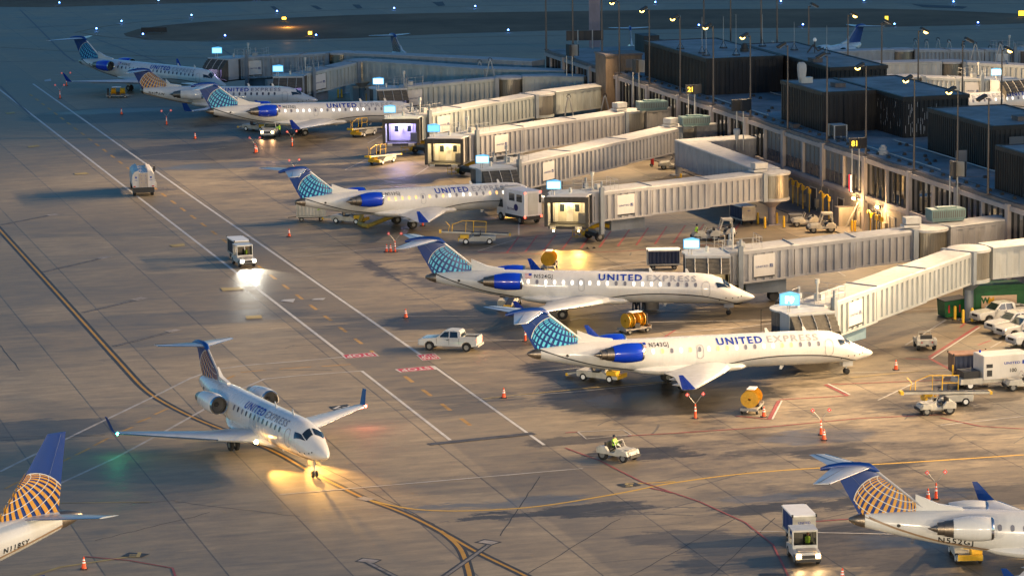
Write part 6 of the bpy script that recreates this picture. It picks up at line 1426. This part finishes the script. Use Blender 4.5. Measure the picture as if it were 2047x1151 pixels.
# --- refuse compactor and bin
t=thing('refuse_compactor','green refuse compactor with a white and orange sign behind the parked pickups','compactor',tuple(G(1992,628)),AZ+R(-6))
mb=MB(); mb.prism([(-2.8,.15),(-2.8,2.5),(-2.3,2.9),(2.2,2.9),(2.6,2.3),(2.6,.15)],-1.2,1.2,'y'); b=mb.build('container',green,t)
mb=MB()
for x in (-2.3,2.3): mb.box(x-.05,x+.05,-1.26,-1.202,.2,2.4)
mb.box(-2.8,2.6,-1.27,-1.202,2.4,2.52); mb.box(-2.8,2.6,-1.27,-1.202,.15,.3); mb.build('ribs',green,b)
mb=MB(); mb.box(-1.8,1.5,-1.24,-1.205,.85,1.95); sgn=mb.build('sign_plate',M('sign pale orange',(.6,.42,.28),.5,dirt=.08),b)
mb=MB(); text_on(mb,'W',.5,(-1.45,-1.25,1.3),(1,0,0),(0,0,1),bold=.06); mb.build('sign_letter',green,sgn); mb=MB(); text_on(mb,'M',.5,(-.9,-1.25,1.3),(1,0,0),(0,0,1),bold=.06); mb.build('sign_letter',amber,sgn)
t=thing('refuse_bin','dark green refuse bin left of the bridge pier','bin',tuple(G(1903,632)),AZ)
mb=MB(); mb.prism([(-1.0,.1),(-1.1,1.5),(1.1,1.7),(1.0,.1)],-.9,.9,'y'); b=mb.build('bin_body',green,t); mb=MB(); mb.box(-1.15,1.15,-.95,.95,1.6,1.7) if False else mb.hexa([(-1.12,-.93,1.5),(1.12,-.93,1.7),(1.12,.93,1.7),(-1.12,.93,1.5)],[(-1.12,-.93,1.58),(1.12,-.93,1.78),(1.12,.93,1.78),(-1.12,.93,1.58)]); mb.build('lid',gsed,b); mb=MB(); mb.box(-.75,-.6,-.93,-.9,.5,1.2); mb.box(.3,.42,-.93,-.9,.5,1.2); mb.build('marks',red,b)
t=thing('equipment_cabinet','tall grey cabinet against the concrete wall below the display sign','cabinet',tuple(G(1688,452)),AZ); mb=MB(); mb.box(-.9,.9,-.7,.7,.1,2.1); mb.build('cabinet_body',M('warm grey cabinet',(.28,.25,.22),.6,dirt=.1),t); mb=MB(); mb.box(-.5,.4,-.72,-.702,.3,1.9); mb.build('door',M('warm grey door',(.24,.22,.2),.6),t)
t=thing('ground_power_unit','pale boxy power unit with two round fans under the farthest bridge','power unit',tuple(G(556,190)),AZ); mb=MB(); mb.box(-1.7,1.7,-.9,.9,.5,2.2); b=mb.build('housing',galv,t); mb=MB(); mb.cyl((-1.0,-.93,1.5),(-1.0,-.905,1.5),.38,n=14); mb.cyl((-.05,-.93,1.5),(-.05,-.905,1.5),.38,n=14); mb.build('fan',gsed,b)
for x in (-1.1,1.1):
    for y in (-.7,.7): wheel(t,x,y,.28,.18)
t=thing('ground_power_unit','pale grey box unit between yellow bollards left of the lit white sign','power unit',tuple(G(725,203)),AZ); mb=MB(); mb.box(-1.6,1.6,-.9,.9,.2,2.3); b=mb.build('housing',galv,t); mb=MB(); mb.box(-.4,.3,-.93,-.902,1.7,1.9); mb.build('vent',gsed,b)
# things on the apron
t=thing('wheel_chocks','pair of black wheel chocks lying in the yellow pool of light','chock',tuple(G(1180,497)),.2)
for x in (-.3,.4):
    mb=MB(); mb.prism([(x-.2,0),(x,.18),(x+.2,0)],-.12,.12,'y'); mb.build('chock',gsed,t)
t=thing('hose_duct','thick yellow air duct lying from the belly of the jet marked N533GJ to its wing','air duct',(0,0,0)); mb=MB()
a_,b_,c_,d_=G(723,422,1.4),G(718,447,.3),G(735,452,.25),G(790,430,.9)
pts=[a_,a_.lerp(b_,.5)+Vector((.15,0,0)),b_,(b_+c_)/2+Vector((0,-.3,0)),c_,c_.lerp(d_,.5),d_]; mb.tube([tuple(p) for p in pts],.24,10); mb.build('duct',M('dull yellow duct',(.4,.3,.06),.6,dirt=.15),t,True)
t=thing('safety_rail','dark handrail stairs with round mirror beside the nearest docked bridge cab','handrail',tuple(G(1535,668)),0); mb=MB(); railing(mb,[(-.6,0,0),(.9,.6,0),(.9,1.8,0)],2.2,.03); mb.cyl((.9,.3,0),(.9,.3,2.6),.05); mb.lathe([(-.03,.01),(-.03,.24),(.03,.24),(.03,.01)],(.9,.25,2.7),'y',12); mb.build('rails',seatm,t)
# ================================================================ cones, bollards, lights, people, small fittings
def cone_thing(loc,label,tall=False,flags=False,rz=0):
    t=thing('traffic_cone',label,'cone',loc,rz,'orange traffic cones')
    h=1.15 if tall else .82; r=.11 if tall else .17
    mb=MB(); mb.box(-.23,.23,-.23,.23,0,.06); mb.build('base',gsed,t)
    mb=MB(); mb.lathe([(.06,r),(h,.045),(h+.03,.01)],(0,0,0),'z',12); mb.build('body',orange,t,True)
    f=lambda z:r+(.045-r)*(z-.06)/(h-.06)+.006
    for a,b in ((.5,.62),(.72,.82)):
        mb=MB(); mb.lathe([(h*a,f(h*a)),(h*b,f(h*b))],(0,0,0),'z',12); mb.build('collar',reflw,t,True)
    if flags:
        for sd,q in ((1,.5),(-1,.62)):
            mb=MB(); a=Vector((0,0,h)); b=Vector((sd*.55,.12*sd,h+.72)); mb.cyl(a,b,.014,n=4); fl=mb.build('rod',galv,t)
            c=b+Vector((sd*.08,0,.05)); mb=MB(); k=.17
            mb.hexa([(c.x-k,c.y-.02,c.z),(c.x,c.y-.02,c.z-k),(c.x,c.y+.02,c.z-k),(c.x-k,c.y+.02,c.z)],[(c.x,c.y-.02,c.z+k),(c.x+k,c.y-.02,c.z),(c.x+k,c.y+.02,c.z),(c.x,c.y+.02,c.z+k)]); mb.build('flag',M('pink orange flag',(.9,.12,.1),.6,dirt=0,emit=(1,.1,.08),es=.06),fl)
            mb=MB(); mb.hexa([(c.x-.05,c.y-.03,c.z-.05),(c.x+.02,c.y-.03,c.z-.06),(c.x+.02,c.y+.03,c.z-.06),(c.x-.05,c.y+.03,c.z-.05)],[(c.x-.02,c.y-.03,c.z+.06),(c.x+.06,c.y-.03,c.z+.04),(c.x+.06,c.y+.03,c.z+.04),(c.x-.02,c.y+.03,c.z+.06)]); mb.build('flag_mark',reflw,fl)
    return t
plain=cone_thing(tuple(G(1007,795)),'orange cone alone between the white line and the nearest docked jet')
flag_=cone_thing(tuple(G(1390,836)),'tall orange cone with two pink flags in front of the nearest docked jet',True,True)
talln=cone_thing(tuple(G(1647,879)),'short orange cone standing just in front of a tall flagged cone')
for (u,v,lab) in ((811,635,'orange cone alone left of the nose of the white pickup, on the damp patch'),(578,473,'orange cone left of the tail of the jet marked N533GJ'),(390,278,'orange cone alone between the far stands and the service road'),(243,229,'orange cone in front of the dark yellow reel cart at far left'),(513,305,'short orange cone touching a flagged cone by the lit pickup'),(773,504,'leftmost of three cones left of the tailplane of the jet marked N524GJ'),(781,504,'middle one of three cones left of the tailplane of the jet marked N524GJ'),(1527,833,'short cone right beside the yellow hose reel cart'),(1791,739,'orange cone ahead of the nose of the nearest docked jet'),(1684,1160,'orange cone cut by the bottom edge right of the cab truck'),(1855,999,'left cone of the pair behind the engine of the jet marked N552GJ'),(168,1137,'orange cone at the bottom left beside a wingtip light')):
    dup(plain,tuple(G(u,v)),(u%7)*.3,lab)
for (u,v,lab) in ((1050,682,'flagged cone behind the tail of the nearest docked jet'),(1641,869,'tall flagged cone with a short cone in front of it on the damp patch'),(1871,997,'right flagged cone of the pair behind the engine of the jet marked N552GJ'),(790,504,'flagged cone, rightmost of three left of the tailplane of the jet marked N524GJ'),(510,306,'tall flagged cone left of the lit white pickup'),(584,293,'tall flagged cone at the winglet of the jet marked N523GJ'),(333,250,'tall flagged cone in front of the small jet marked N427AW'),(120,197,'tall flagged cone at far left under the winglet'),(133,172,'flagged cone behind the winglet of the farthest left jet'),(589,352,'flagged cone behind the fin of the jet marked N533GJ'),(845,452,'flagged cone at the winglet of the jet marked N533GJ')):
    dup(flag_,tuple(G(u,v)),(u%5)*.12-.2,lab)
def bollard(loc,label):
    t=thing('bollard',label,'bollard',loc,0,'yellow steel bollards')
    mb=MB(); mb.lathe([(0,.13),(1.15,.13),(1.24,.09),(1.27,.01)],(0,0,0),'z',12); mb.build('post',yellow,t,True); mb=MB(); mb.lathe([(0,.2),(.04,.2),(.05,.13)],(0,0,0),'z',12); mb.build('foot',gsed,t); return t
b0=bollard(tuple(G(1909,639)),'yellow bollard left of the nearest bridge pier, leftmost of three')
for (u,v,lab) in ((1925,646,'yellow bollard in front of the nearest bridge pier, middle of three'),(1943,643,'yellow bollard right of the nearest bridge pier'),(1967,626,'yellow bollard partly behind the first parked pickup'),(1529,457,'yellow bollard left in front of the middle bridge pier'),(1515,448,'yellow bollard behind the curtained cart by the middle bridge pier'),(1553,448,'yellow bollard right behind the middle bridge pier'),(1567,455,'yellow bollard with a low yellow rail right of the middle bridge pier'),(1703,464,'yellow bollard left of the pair at the lit part of the terminal'),(1709,464,'yellow bollard right of the pair at the lit part of the terminal'),(1475,414,'yellow bollard under the cream tunnel, right of two'),(1463,414,'yellow bollard under the cream tunnel, left of two'),(1361,368,'yellow bollard by the dark blue post'),(705,204,'yellow bollard left of the pale box unit'),(732,204,'yellow bollard right of the pale box unit'),(676,196,'yellow bollard under the grey bridge near the small jet, left of two'),(683,196,'yellow bollard under the grey bridge near the small jet, right of two')):
    dup(b0,tuple(G(u,v)),0,lab)
# blue taxiway edge lights
t0=thing('taxiway_light','blue taxiway edge light glowing on a short stem','taxiway light',tuple(G(243,47)),0,'blue taxiway edge lights')
mb=MB(); mb.cyl((0,0,0),(0,0,.3),.05); mb.build('stem',gsed,t0)
mb=MB(); mb.lathe([(.3,.02),(.3,.15),(.46,.15),(.52,.02)],(0,0,0),'z',10); mb.build('lens',bluel,t0); mb=MB(); mb.lathe([(.34,.02),(.34,.07),(.5,.07),(.56,.02)],(0,-.1,0),'z',8); mb.build('lens_core',bluec,t0)
for (u,v) in ((193,62),(286,73),(317,5),(119,10),(383,35),(554,27),(450,76),(632,75),(788,21),(950,17),(1016,65),(1310,9),(1397,55),(1561,7),(1605,54),(1788,53),(1906,8),(1955,50),(512,1.5),(1727,5)):
    dup(t0,tuple(G(u,v)),0,'blue taxiway edge light glowing on a short stem')
# small signs out by the taxiways
def tsign(u,v,wd,hh,mat,label,txt=None,rz=0):
    t=thing('taxiway_sign',label,'sign',tuple(G(u,v)),rz); mb=MB(); mb.box(-wd/2,wd/2,-.12,.12,.2,.2+hh); mb.cyl((-wd*.3,0,0),(-wd*.3,0,.2),.05); mb.cyl((wd*.3,0,0),(wd*.3,0,.2),.05); b=mb.build('box',gsed,t)
    if mat: mb=MB(); mb.box(-wd/2+.06,wd/2-.06,-.14,-.122,.26,.14+hh); mb.build('face',mat,b)
    return t
tsign(568,42,.8,.5,ledo,'amber glowing sign at the tip of the grass island, left one'); tsign(620,72,.7,.6,ledo,'amber glowing sign near the taxiway light on the grass'); tsign(308,67,4.4,.8,None,'long unlit black sign board on the tip of the grass island')
tsign(1772,47,.7,1.1,ledy,'small yellow lit sign behind the far light pole'); tsign(2043,35,1.4,1.0,ledy,'yellow lit sign at the right edge of the grass')
light('sign_spill','POINT',tuple(G(575,45,.9)),260,(1,.5,.1),size=.2)
# ramp people
def person(label,loc,rz,pose='stand',vestc=True,group='ramp workers'):
    t=thing('person',label,'person',loc,rz,group)
    J={'pel':(0,0,.95),'waist':(0,0,1.12),'chest':(0,0,1.36),'neck':(0,0,1.5),'head':(.02,0,1.64),'crown':(.02,0,1.74),
       'shl':(0,.2,1.42),'ell':(.05,.28,1.14),'wrl':(.16,.27,.92),'hal':(.2,.26,.82),'shr':(0,-.2,1.42),'elr':(.05,-.28,1.14),'wrr':(.16,-.27,.92),'har':(.2,-.26,.82),
       'hil':(0,.1,.92),'knl':(.04,.12,.5),'anl':(0,.13,.09),'tol':(.16,.14,.05),'hir':(0,-.1,.92),'knr':(.03,-.12,.5),'anr':(-.04,-.13,.09),'tor':(.12,-.14,.05)}
    if pose=='sit':
        dz=-.05
        J.update({'knl':(.42,.14,.9),'anl':(.5,.14,.5),'tol':(.64,.14,.46),'knr':(.42,-.14,.9),'anr':(.5,-.14,.5),'tor':(.64,-.14,.46),'ell':(.15,.27,1.18),'wrl':(.38,.18,1.2),'hal':(.46,.16,1.22),'elr':(.15,-.27,1.18),'wrr':(.38,-.18,1.2),'har':(.46,-.16,1.22)})
    if pose=='reach': J.update({'ell':(.2,.24,1.25),'wrl':(.42,.18,1.3),'hal':(.52,.16,1.32),'elr':(.18,-.24,1.22),'wrr':(.4,-.18,1.2),'har':(.5,-.16,1.2)})
    E_=[('pel','waist'),('waist','chest'),('chest','neck'),('neck','head'),('head','crown'),('chest','shl'),('shl','ell'),('ell','wrl'),('wrl','hal'),('chest','shr'),('shr','elr'),('elr','wrr'),('wrr','har'),('pel','hil'),('hil','knl'),('knl','anl'),('anl','tol'),('pel','hir'),('hir','knr'),('knr','anr'),('anr','tor')]
    rad={'pel':.15,'waist':.14,'chest':.165,'neck':.06,'head':.105,'crown':.085,'shl':.075,'ell':.055,'wrl':.038,'hal':.04,'shr':.075,'elr':.055,'wrr':.038,'har':.04,'hil':.1,'knl':.068,'anl':.05,'tol':.045,'hir':.1,'knr':.068,'anr':.05,'tor':.045}
    nm=list(J); me=bpy.data.meshes.new('body'); me.from_pydata([J[n] for n in nm],[(nm.index(a),nm.index(b)) for a,b in E_],[])
    o=bpy.data.objects.new('body',me); C.objects.link(o)
    md=o.modifiers.new('skin','SKIN'); 
    if not me.skin_vertices: 
        bpy.context.view_layer.objects.active=o
    sv=me.skin_vertices[0].data if me.skin_vertices else None
    if sv:
        for i,n in enumerate(nm): sv[i].radius=(rad[n],rad[n]*(.85 if n in('chest','waist','pel') else 1)); 
        sv[0].use_root=True
    s2=o.modifiers.new('sub','SUBSURF'); s2.levels=1; s2.render_levels=1
    bpy.context.view_layer.update(); dg=bpy.context.evaluated_depsgraph_get(); m2=bpy.data.meshes.new_from_object(o.evaluated_get(dg)); o.modifiers.clear(); o.data=m2
    m2.materials.clear()
    for q in (cloth,vest if vestc else cloth,skin): m2.materials.append(q)
    for p in m2.polygons:
        c=p.center; p.material_index=2 if c.z>1.5 or (abs(c.y)>.1 and c.x>.14 and c.z<1.0 and pose=='stand') else (1 if 1.0<c.z<=1.5 and abs(c.y)<.27 else 0); p.use_smooth=True
    o.parent=t
    mb=MB(); hx,hy,hz=J['head']; mb.lathe([(hz-.02,.115),(hz+.08,.118),(hz+.15,.08),(hz+.17,.01)],(hx-.02,hy,0),'z',12); mb.build('cap',M('dark cap',(.02,.025,.04),.8,dirt=0),t,True)
    return t
person('ramp worker in green vest and dark trousers walking beside the loaded tractors',tuple(G(1393,482)),R(200))
person('ramp worker in yellow vest standing at the door of the lit pickup',tuple(G(559,274)),R(200),'reach')
person('ramp worker in bright vest at the open cart behind the jet marked N533GJ',tuple(G(640,442)),R(180),'reach')
person('ramp worker in dark clothes under the fuselage of the jet marked N524GJ, left of three',tuple(G(1268,625)),R(90),'reach',False)
person('ramp worker in dark clothes under the fuselage of the jet marked N524GJ, middle of three',tuple(G(1276,626)),R(100),'reach',False)
person('ramp worker in dark clothes under the fuselage of the jet marked N524GJ, right of three',tuple(G(1287,623)),R(60),'reach',False)
p=G(1235,918); a=R(-38); person('driver in a yellow vest sitting on the moving white tractor',(p.x-.5*math.cos(a)+.25*math.sin(a)*-1,p.y-.5*math.sin(a)+.25*math.cos(a),-.02),a,'sit')
# ---------------------------------------------------------------- lit display boards and roof fittings
def board(u,v,z,label,txt,mat,face,w_=1.25,h_=1.1,stand=3.0,back=True):
    p=G(u,v,z); t=thing('display_board',label,'display board',(p.x,p.y,z-stand),0,'display boards on posts along the facade')
    mb=MB(); mb.cyl((-.3,0,0),(-.3,0,stand),.07,n=6); mb.cyl((.45,0,0),(.45,0,stand),.07,n=6); mb.build('post',galv,t)
    f=R(face); m=Matrix.Translation((0,0,stand+h_/2))@Matrix.Rotation(f,4,'Z')
    mb=MB(); mb.box(-.15,.15,-w_/2,w_/2,-h_/2,h_/2,mat=m); b=mb.build('board',gsed,t)
    if txt:
        mb=MB(); 
        text_on(mb,txt,h_*.5,m@Vector((.17,0,-h_*.25)),m.to_3x3()@Vector((0,1,0)),(0,0,1),bold=.02,spacing=1.2); mb.build('digits',mat,b)
    m3=Matrix.Translation((.75,.1,stand+h_/2))@Matrix.Rotation(f+R(35),4,'Z'); mb=MB(); mb.box(-.12,.12,-w_/2,w_/2,-h_/2,h_/2,mat=m3); b2=mb.build('board',gsed,t)
    mb=MB(); mb.box(-.14,-.122,-w_/2+.02,w_/2-.02,-h_/2+.02,h_/2-.02,mat=m3); mb.build('back_plate',galv,b2)
board(1381,188,9.2,'yellow lit digits on a small board above the roof edge, farther of two','2F',ledy,-82,stand=4.5)
board(1709,297,9.0,'yellow lit digits on a small board above the roof edge, nearer of two','8F',ledy,-82,stand=4.5)
board(1478,222,9.2,'unlit black double board on posts above the roof edge',None,None,-70,1.9,1.3,stand=4.5)
board(1270,145,9.2,'unlit board seen edge on above the far roof edge',None,None,20,1.3,1.6,stand=4.0)
board(1137,112,9.0,'unlit tilted board beside the tall pole near the terminal end',None,None,20,1.3,1.5,stand=4)
board(1905,353,9.0,'grey tilted board seen edge on next to the pole at right',None,None,10,1.2,1.5,stand=3.4)
t=thing('information_board','three black panels on white posts near the far end of the terminal','board',tuple(G(1170,98,8.2)),0); mb=MB()
for x in (-1.0,1.0): mb.cyl((x,0,0),(x,0,2.6),.06)
mb.build('post',galv,t); mb=MB(); mb.box(-2.6,-1.1,-.06,.06,1.15,2.5); mb.box(-.9,.9,-.06,.06,1.15,2.5); mb.box(1.1,2.5,-.06,.06,1.15,2.5); mb.build('panel',gsed,t)
# red and white lit marshalling sign on the wall
p=L(-.9,-13.4,5.0); t=thing('marker_sign','tilted red and white lit sign on the facade above the warm lamps','sign',tuple(p),AZ)
mb=MB(); mb.box(-.25,.0,-.5,.5,-1.1,.9); b=mb.build('sign_box',gsed,t); mb=MB(); mb.quad((-.27,-.48,-1.0),(-.27,.0,-1.0),(-.27,.0,.8),(-.27,-.48,.8)); mb.build('white_face',M('warm white sign face',(1,.85,.5),.4,emit=(1,.8,.42),es=2.2,dirt=0,samp=False),b); mb=MB(); mb.quad((-.27,.02,-.9),(-.27,.48,-.9),(-.27,.48,.8),(-.27,.02,.8)); mb.build('red_face',M('red sign face',(1,.02,.02),.4,emit=(1,.02,.03),es=1.6,dirt=0,samp=False),b)
# roof vents along the edge and on the roof
v0=thing('roof_anchor','small dark block on the roof behind the edge','roof block',tuple(L(.9,80,8.13)),AZ,'small dark blocks along the roof')
mb=MB(); mb.prism([(-.2,0),(-.12,.26),(.12,.26),(.2,0)],-.16,.16,'y'); mb.build('block',gsed,v0)
k=0
for i in range(52):
    s=77-i*2.9
    if 72<s<78: continue
    dup(v0,tuple(L(.95,s,8.13)),AZ,'small dark block on the roof behind the edge')
r=random.Random(11)
for i in range(26):
    n,s=r.uniform(3,7),r.uniform(-42,40)
    if (2<s<18) or s>42 or (-33<s<-12 and n>6.5): continue
    dup(v0,tuple(L(n if s<-5 or s>18 else 1.8,s,8.13)),AZ,'small dark block on the roof behind the edge')
mb=MB(); mb.tube([tuple(L(1.35,76-i*3,8.26)) for i in range(50)],.03,4); o=mb.build('roof_cable',gsed); tag(o,'thin dark cable running along the roof behind the edge','cable')
t=thing('horn_aerial','white horn shaped aerial on the roof of the hut','aerial',tuple(L(3.6,14.2,12.5))); t.rotation_euler=(0,0,.3)
mb=MB(); mb.loft([[(x*w1,y*w1+dy,z) for x,y in ((-.5,-.35),(.5,-.35),(.5,.35),(-.5,.35))] for z,w1,dy in ((.2,.5,0),(.7,.75,-.1),(1.6,.9,-.15),(2.1,.85,-.1),(2.35,.5,0))]); mb.build('horn',roofm,t,True); mb=MB(); mb.box(-.2,1.2,-.5,.3,0,.65); mb.build('base',galv,t)
t=thing('roof_cooler','square grey cooler frame on the roof in front of the dark hut','air unit',tuple(L(1.9,-1.6,8.13)),AZ); mb=MB(); mb.box(-.65,.65,-.8,.8,.35,1.45)
b=mb.build('core',gsed,t); mb=MB()
for x in (-.7,.7):
    for y in (-.85,.85): mb.box(x-.06,x+.06,y-.06,y+.06,0,1.5)
mb.box(-.76,.76,-.91,.91,1.5,1.56); mb.build('frame',galv,t)
for (n,s,z,lab) in ((1.5,-15.8,8.13,'white domed vent beside the nearer lit display board'),(9.5,50,12.52,'dark domed vent on the far hut roof')):
    t=thing('roof_vent',lab,'vent',tuple(L(n,s,z))); mb=MB(); mb.lathe([(0,.55),(.4,.55),(.45,.42),(.75,.42),(.8,.3),(1.0,.25),(1.05,.02)],(0,0,0),'z',16); mb.build('cowl',roofm if z<9 else gsed,t,True)
def antenna_mast(p,h,label,base=.25):
    t=thing('antenna_mast',label,'antenna',tuple(p),0,'thin antennas on the hut roofs'); mb=MB(); mb.cyl((0,0,0),(0,0,h),.035,.02,n=5); mb.build('whip',galv,t); mb=MB(); mb.cyl((0,0,0),(0,0,.12),.5,n=10); mb.tube([(-.4,0,.1),(0,0,.9),(.4,0,.1)],.03,4); mb.build('tripod',gsed,t)
for i,(n,s,z,h) in enumerate(((4,50,12.5,4.5),(7,46,12.5,5),(3.2,56,12.5,4.2),(3.5,47,12.5,4),(8.5,55,12.5,4),(16,50,12.4,3.5),(18,44,12.4,3.5),(14,56,12.4,4))):
    antenna_mast(L(n,s,z),h,'thin pale antenna on the far hut roofs, %s from the front left'%ordn[i])
t=thing('beacon_post','white beacon light on a dark frame on the long hut roof','beacon',tuple(L(17.2,46,12.42))); mb=MB(); mb.tube([(-.9,0,0),(-.2,0,1.0),(.4,0,.2),(1.1,0,.6)],.09,5); mb.cyl((0,0,0),(0,0,1.4),.06); mb.build('frame',gsed,t); mb=MB(); mb.lathe([(1.4,.02),(1.4,.2),(1.6,.25),(1.8,.15),(1.85,.01)],(0,0,0),'z',10); mb.build('lamp',reflw,t)
for (n,s,z,w1,d1,lab) in ((13.5,36,12.42,1.8,1.2,'low dark box on the long hut roof'),(6,0+9,12.52,1.6,1.2,'low dark box on the ribbed hut roof'),(12,-27,12.52,1.6,1.2,'low dark reddish box on the nearest left hut roof'),(.9,9,8.13,1.1,.8,'low grey hatch near the roof edge, far one'),(2.2,-52,8.13,2.0,.9,'long low grey box near the roof edge at right')):
    t=thing('roof_box',lab,'roof box',tuple(L(n,s,z)),AZ); mb=MB(); mb.box(-d1/2,d1/2,-w1/2,w1/2,0,.4); mb.box(-d1/2-.05,d1/2+.05,-w1/2-.05,w1/2+.05,.402,.46); mb.build('housing',M('roof box grey',(.09,.08,.085),.6,dirt=.15),t)
# yellow wall hooks posts along the facade
for i,(u,v) in enumerate(((1585,409),(1595,414),(1605,420),(1618,427),(1645,436),(1657,443),(1752,482),(1762,486),(1740,477))):
    p=G(u,v); t=thing('hook_post','tall yellow hooked post against the lower wall, %s from the far end'%ordn[i],'post',(p.x,p.y,0),AZ,'yellow hooked posts along the wall')
    mb=MB(); mb.tube([(0,0,0),(0,0,2.5),(-.1,0,2.9),(-.35,0,2.95),(-.45,0,2.7)],.06,6); mb.box(-.12,.12,-.2,.2,2.2,2.7); mb.build('post',yellow,t)
# taxiing jet lights and the glow under the docked ones
g=AC['G']
for sd in (1,-1):
    mb=MB(); mb.lathe([(0,.01),(.02,.16),(.12,.15)],(-9.2,sd*1.75,1.55),'x',12); mb.build('landing_light',M('landing light lens',(1,.8,.4),.2,emit=(1,.66,.25),es=22,dirt=0,samp=False),g)
    light('landing_beam','SPOT',(-9.0,sd*1.75,1.45),5600 if sd<0 else 5600,(1,.5,.1),g,to=(5,sd*1.0,-.5),angle=40,blend=.9,size=.15)
light('green_nav_spill','POINT',(-16.0,-10.3,1.4),14,(.05,1,.4),g,size=.1); light('red_nav_spill','POINT',(-16.0,10.3,1.4),22,(1,.08,.06),g,size=.1)
light('belly_glow','SPOT',(-5.8,0,.95),300,(1,.6,.15),AC['C'],to=(-2,0,0),angle=120,size=.2)
b7=BR['7']
for (u,v) in ((1135,462),(1173,457)):
    p=G(u,v,1.85); q=b7.matrix_world
for sd in (-1,1):
    c=Vector(L(-31.3,-11.2)); fd=Vector((math.cos(R(-98)),math.sin(R(-98)),0)); s_=Vector((-fd.y,fd.x,0)); p=c+fd*3.85+s_*sd*1.3+Vector((0,0,1.75))
    hd7=b7.rotation_euler.z; lp=Matrix.Rotation(-hd7,3,'Z')@(p-b7.location)
    mb=MB(); mb.lathe([(-.05,.01),(-.05,.08),(.05,.08),(.05,.01)],tuple(lp),'y',10); mb.build('work_lamp',M('landing light lens',(1,.8,.4)),b7)
    to=Matrix.Rotation(-hd7,3,'Z')@(c+fd*10+s_*sd*.6-b7.location); to.z=0
    light('work_beam','SPOT',tuple(lp+Vector((0,0,-.1))),950,(1,.55,.1),b7,to=tuple(to),angle=75,blend=.7,size=.1)
# winglet light of the jet at lower left, small white strobe
h_=AC['H']; mb=MB(); mb.lathe([(0,.01),(.05,.1),(.12,.01)],(-20.1,12.95,2.95),'x',8); mb.build('wing_light',headl,h_)

# ---------------------------------------------------------------- loose equipment under the bridges
def small(kind,u,v,rz,label):
    p=tuple(G(u,v))
    if kind=='crate':
        t=thing('equipment_crate',label,'crate',p,rz); mb=MB(); mb.box(-.7,.7,-.45,.45,.12,.95); b=mb.build('crate_body',panelg,t); mb=MB(); mb.box(-.72,.72,-.47,.47,.952,1.0); mb.build('lid',galv,b)
    if kind=='reel':
        t=thing('cable_reel',label,'cable reel',p,rz); mb=MB(); mb.lathe([(-.3,.02),(-.3,.5),(-.25,.5),(-.25,.25),(.25,.25),(.25,.5),(.3,.5),(.3,.02)],(0,0,.5),'y',16); mb.build('reel_drum',gsed,t,True)
    if kind=='stair':
        t=thing('boarding_steps',label,'steps',p,rz); mb=MB()
        for i in range(6): mb.box(-.9+i*.3,-.6+i*.3,-.4,.4,.2+i*.2,.25+i*.2)
        mb.build('treads',galv,t)
        for sd in (1,-1): mb=MB(); mb.tube([(-.9,sd*.42,.2),(-.9,sd*.42,1.1),(.9,sd*.42,2.3),(.9,sd*.42,1.2)],.03,5); mb.build('handrail',yellow,t)
    if kind=='ext':
        t=thing('fire_extinguisher_cart',label,'extinguisher',p,rz); mb=MB(); mb.lathe([(.2,.02),(.2,.2),(1.0,.2),(1.1,.08),(1.2,.05)],(0,0,0),'z',12); mb.build('cylinder',red,t,True)
        for sd in (1,-1): wheel(t,-.1,sd*.25,.17,.08)
for q in (('crate',1300,620,.2,'grey crate on the ground under the jet marked N524GJ'),('stair',1495,600,1.2,'low yellow railed steps behind the nose of the jet marked N524GJ'),('reel',1545,600,.4,'dark cable reel behind the nose of the jet marked N524GJ'),
 ('ext',1304,333,.1,'red wheeled extinguisher under the cream tunnels'),('ext',1641,424,.3,'red wheeled extinguisher beside the dark wall door'),('ext',1960,620,.3,'red wheeled extinguisher behind the yellow bollards'),
 ('crate',1590,446,.1,'dark crate beside the low tractor by the bollards'),('crate',1215,447,.3,'grey crate under the tunnel of the empty lit bridge'),('reel',1445,595,.5,'dark reel beside the nose wheel of the jet marked N524GJ'),('crate',1530,688,.2,'grey crate by the handrail at the nearest cab'),
 ('reel',880,300,.2,'dark reel under the lilac lit bridge'),('crate',1410,404,.1,'dark crate under the cream tunnel near its bend'),('stair',1340,395,.4,'yellow railed steps under the cream tunnel'),('crate',640,170,.1,'grey crate under the farthest bridge'),('reel',1700,660,.2,'dark reel on the ground under the nearest bridge')):
    small(*q)
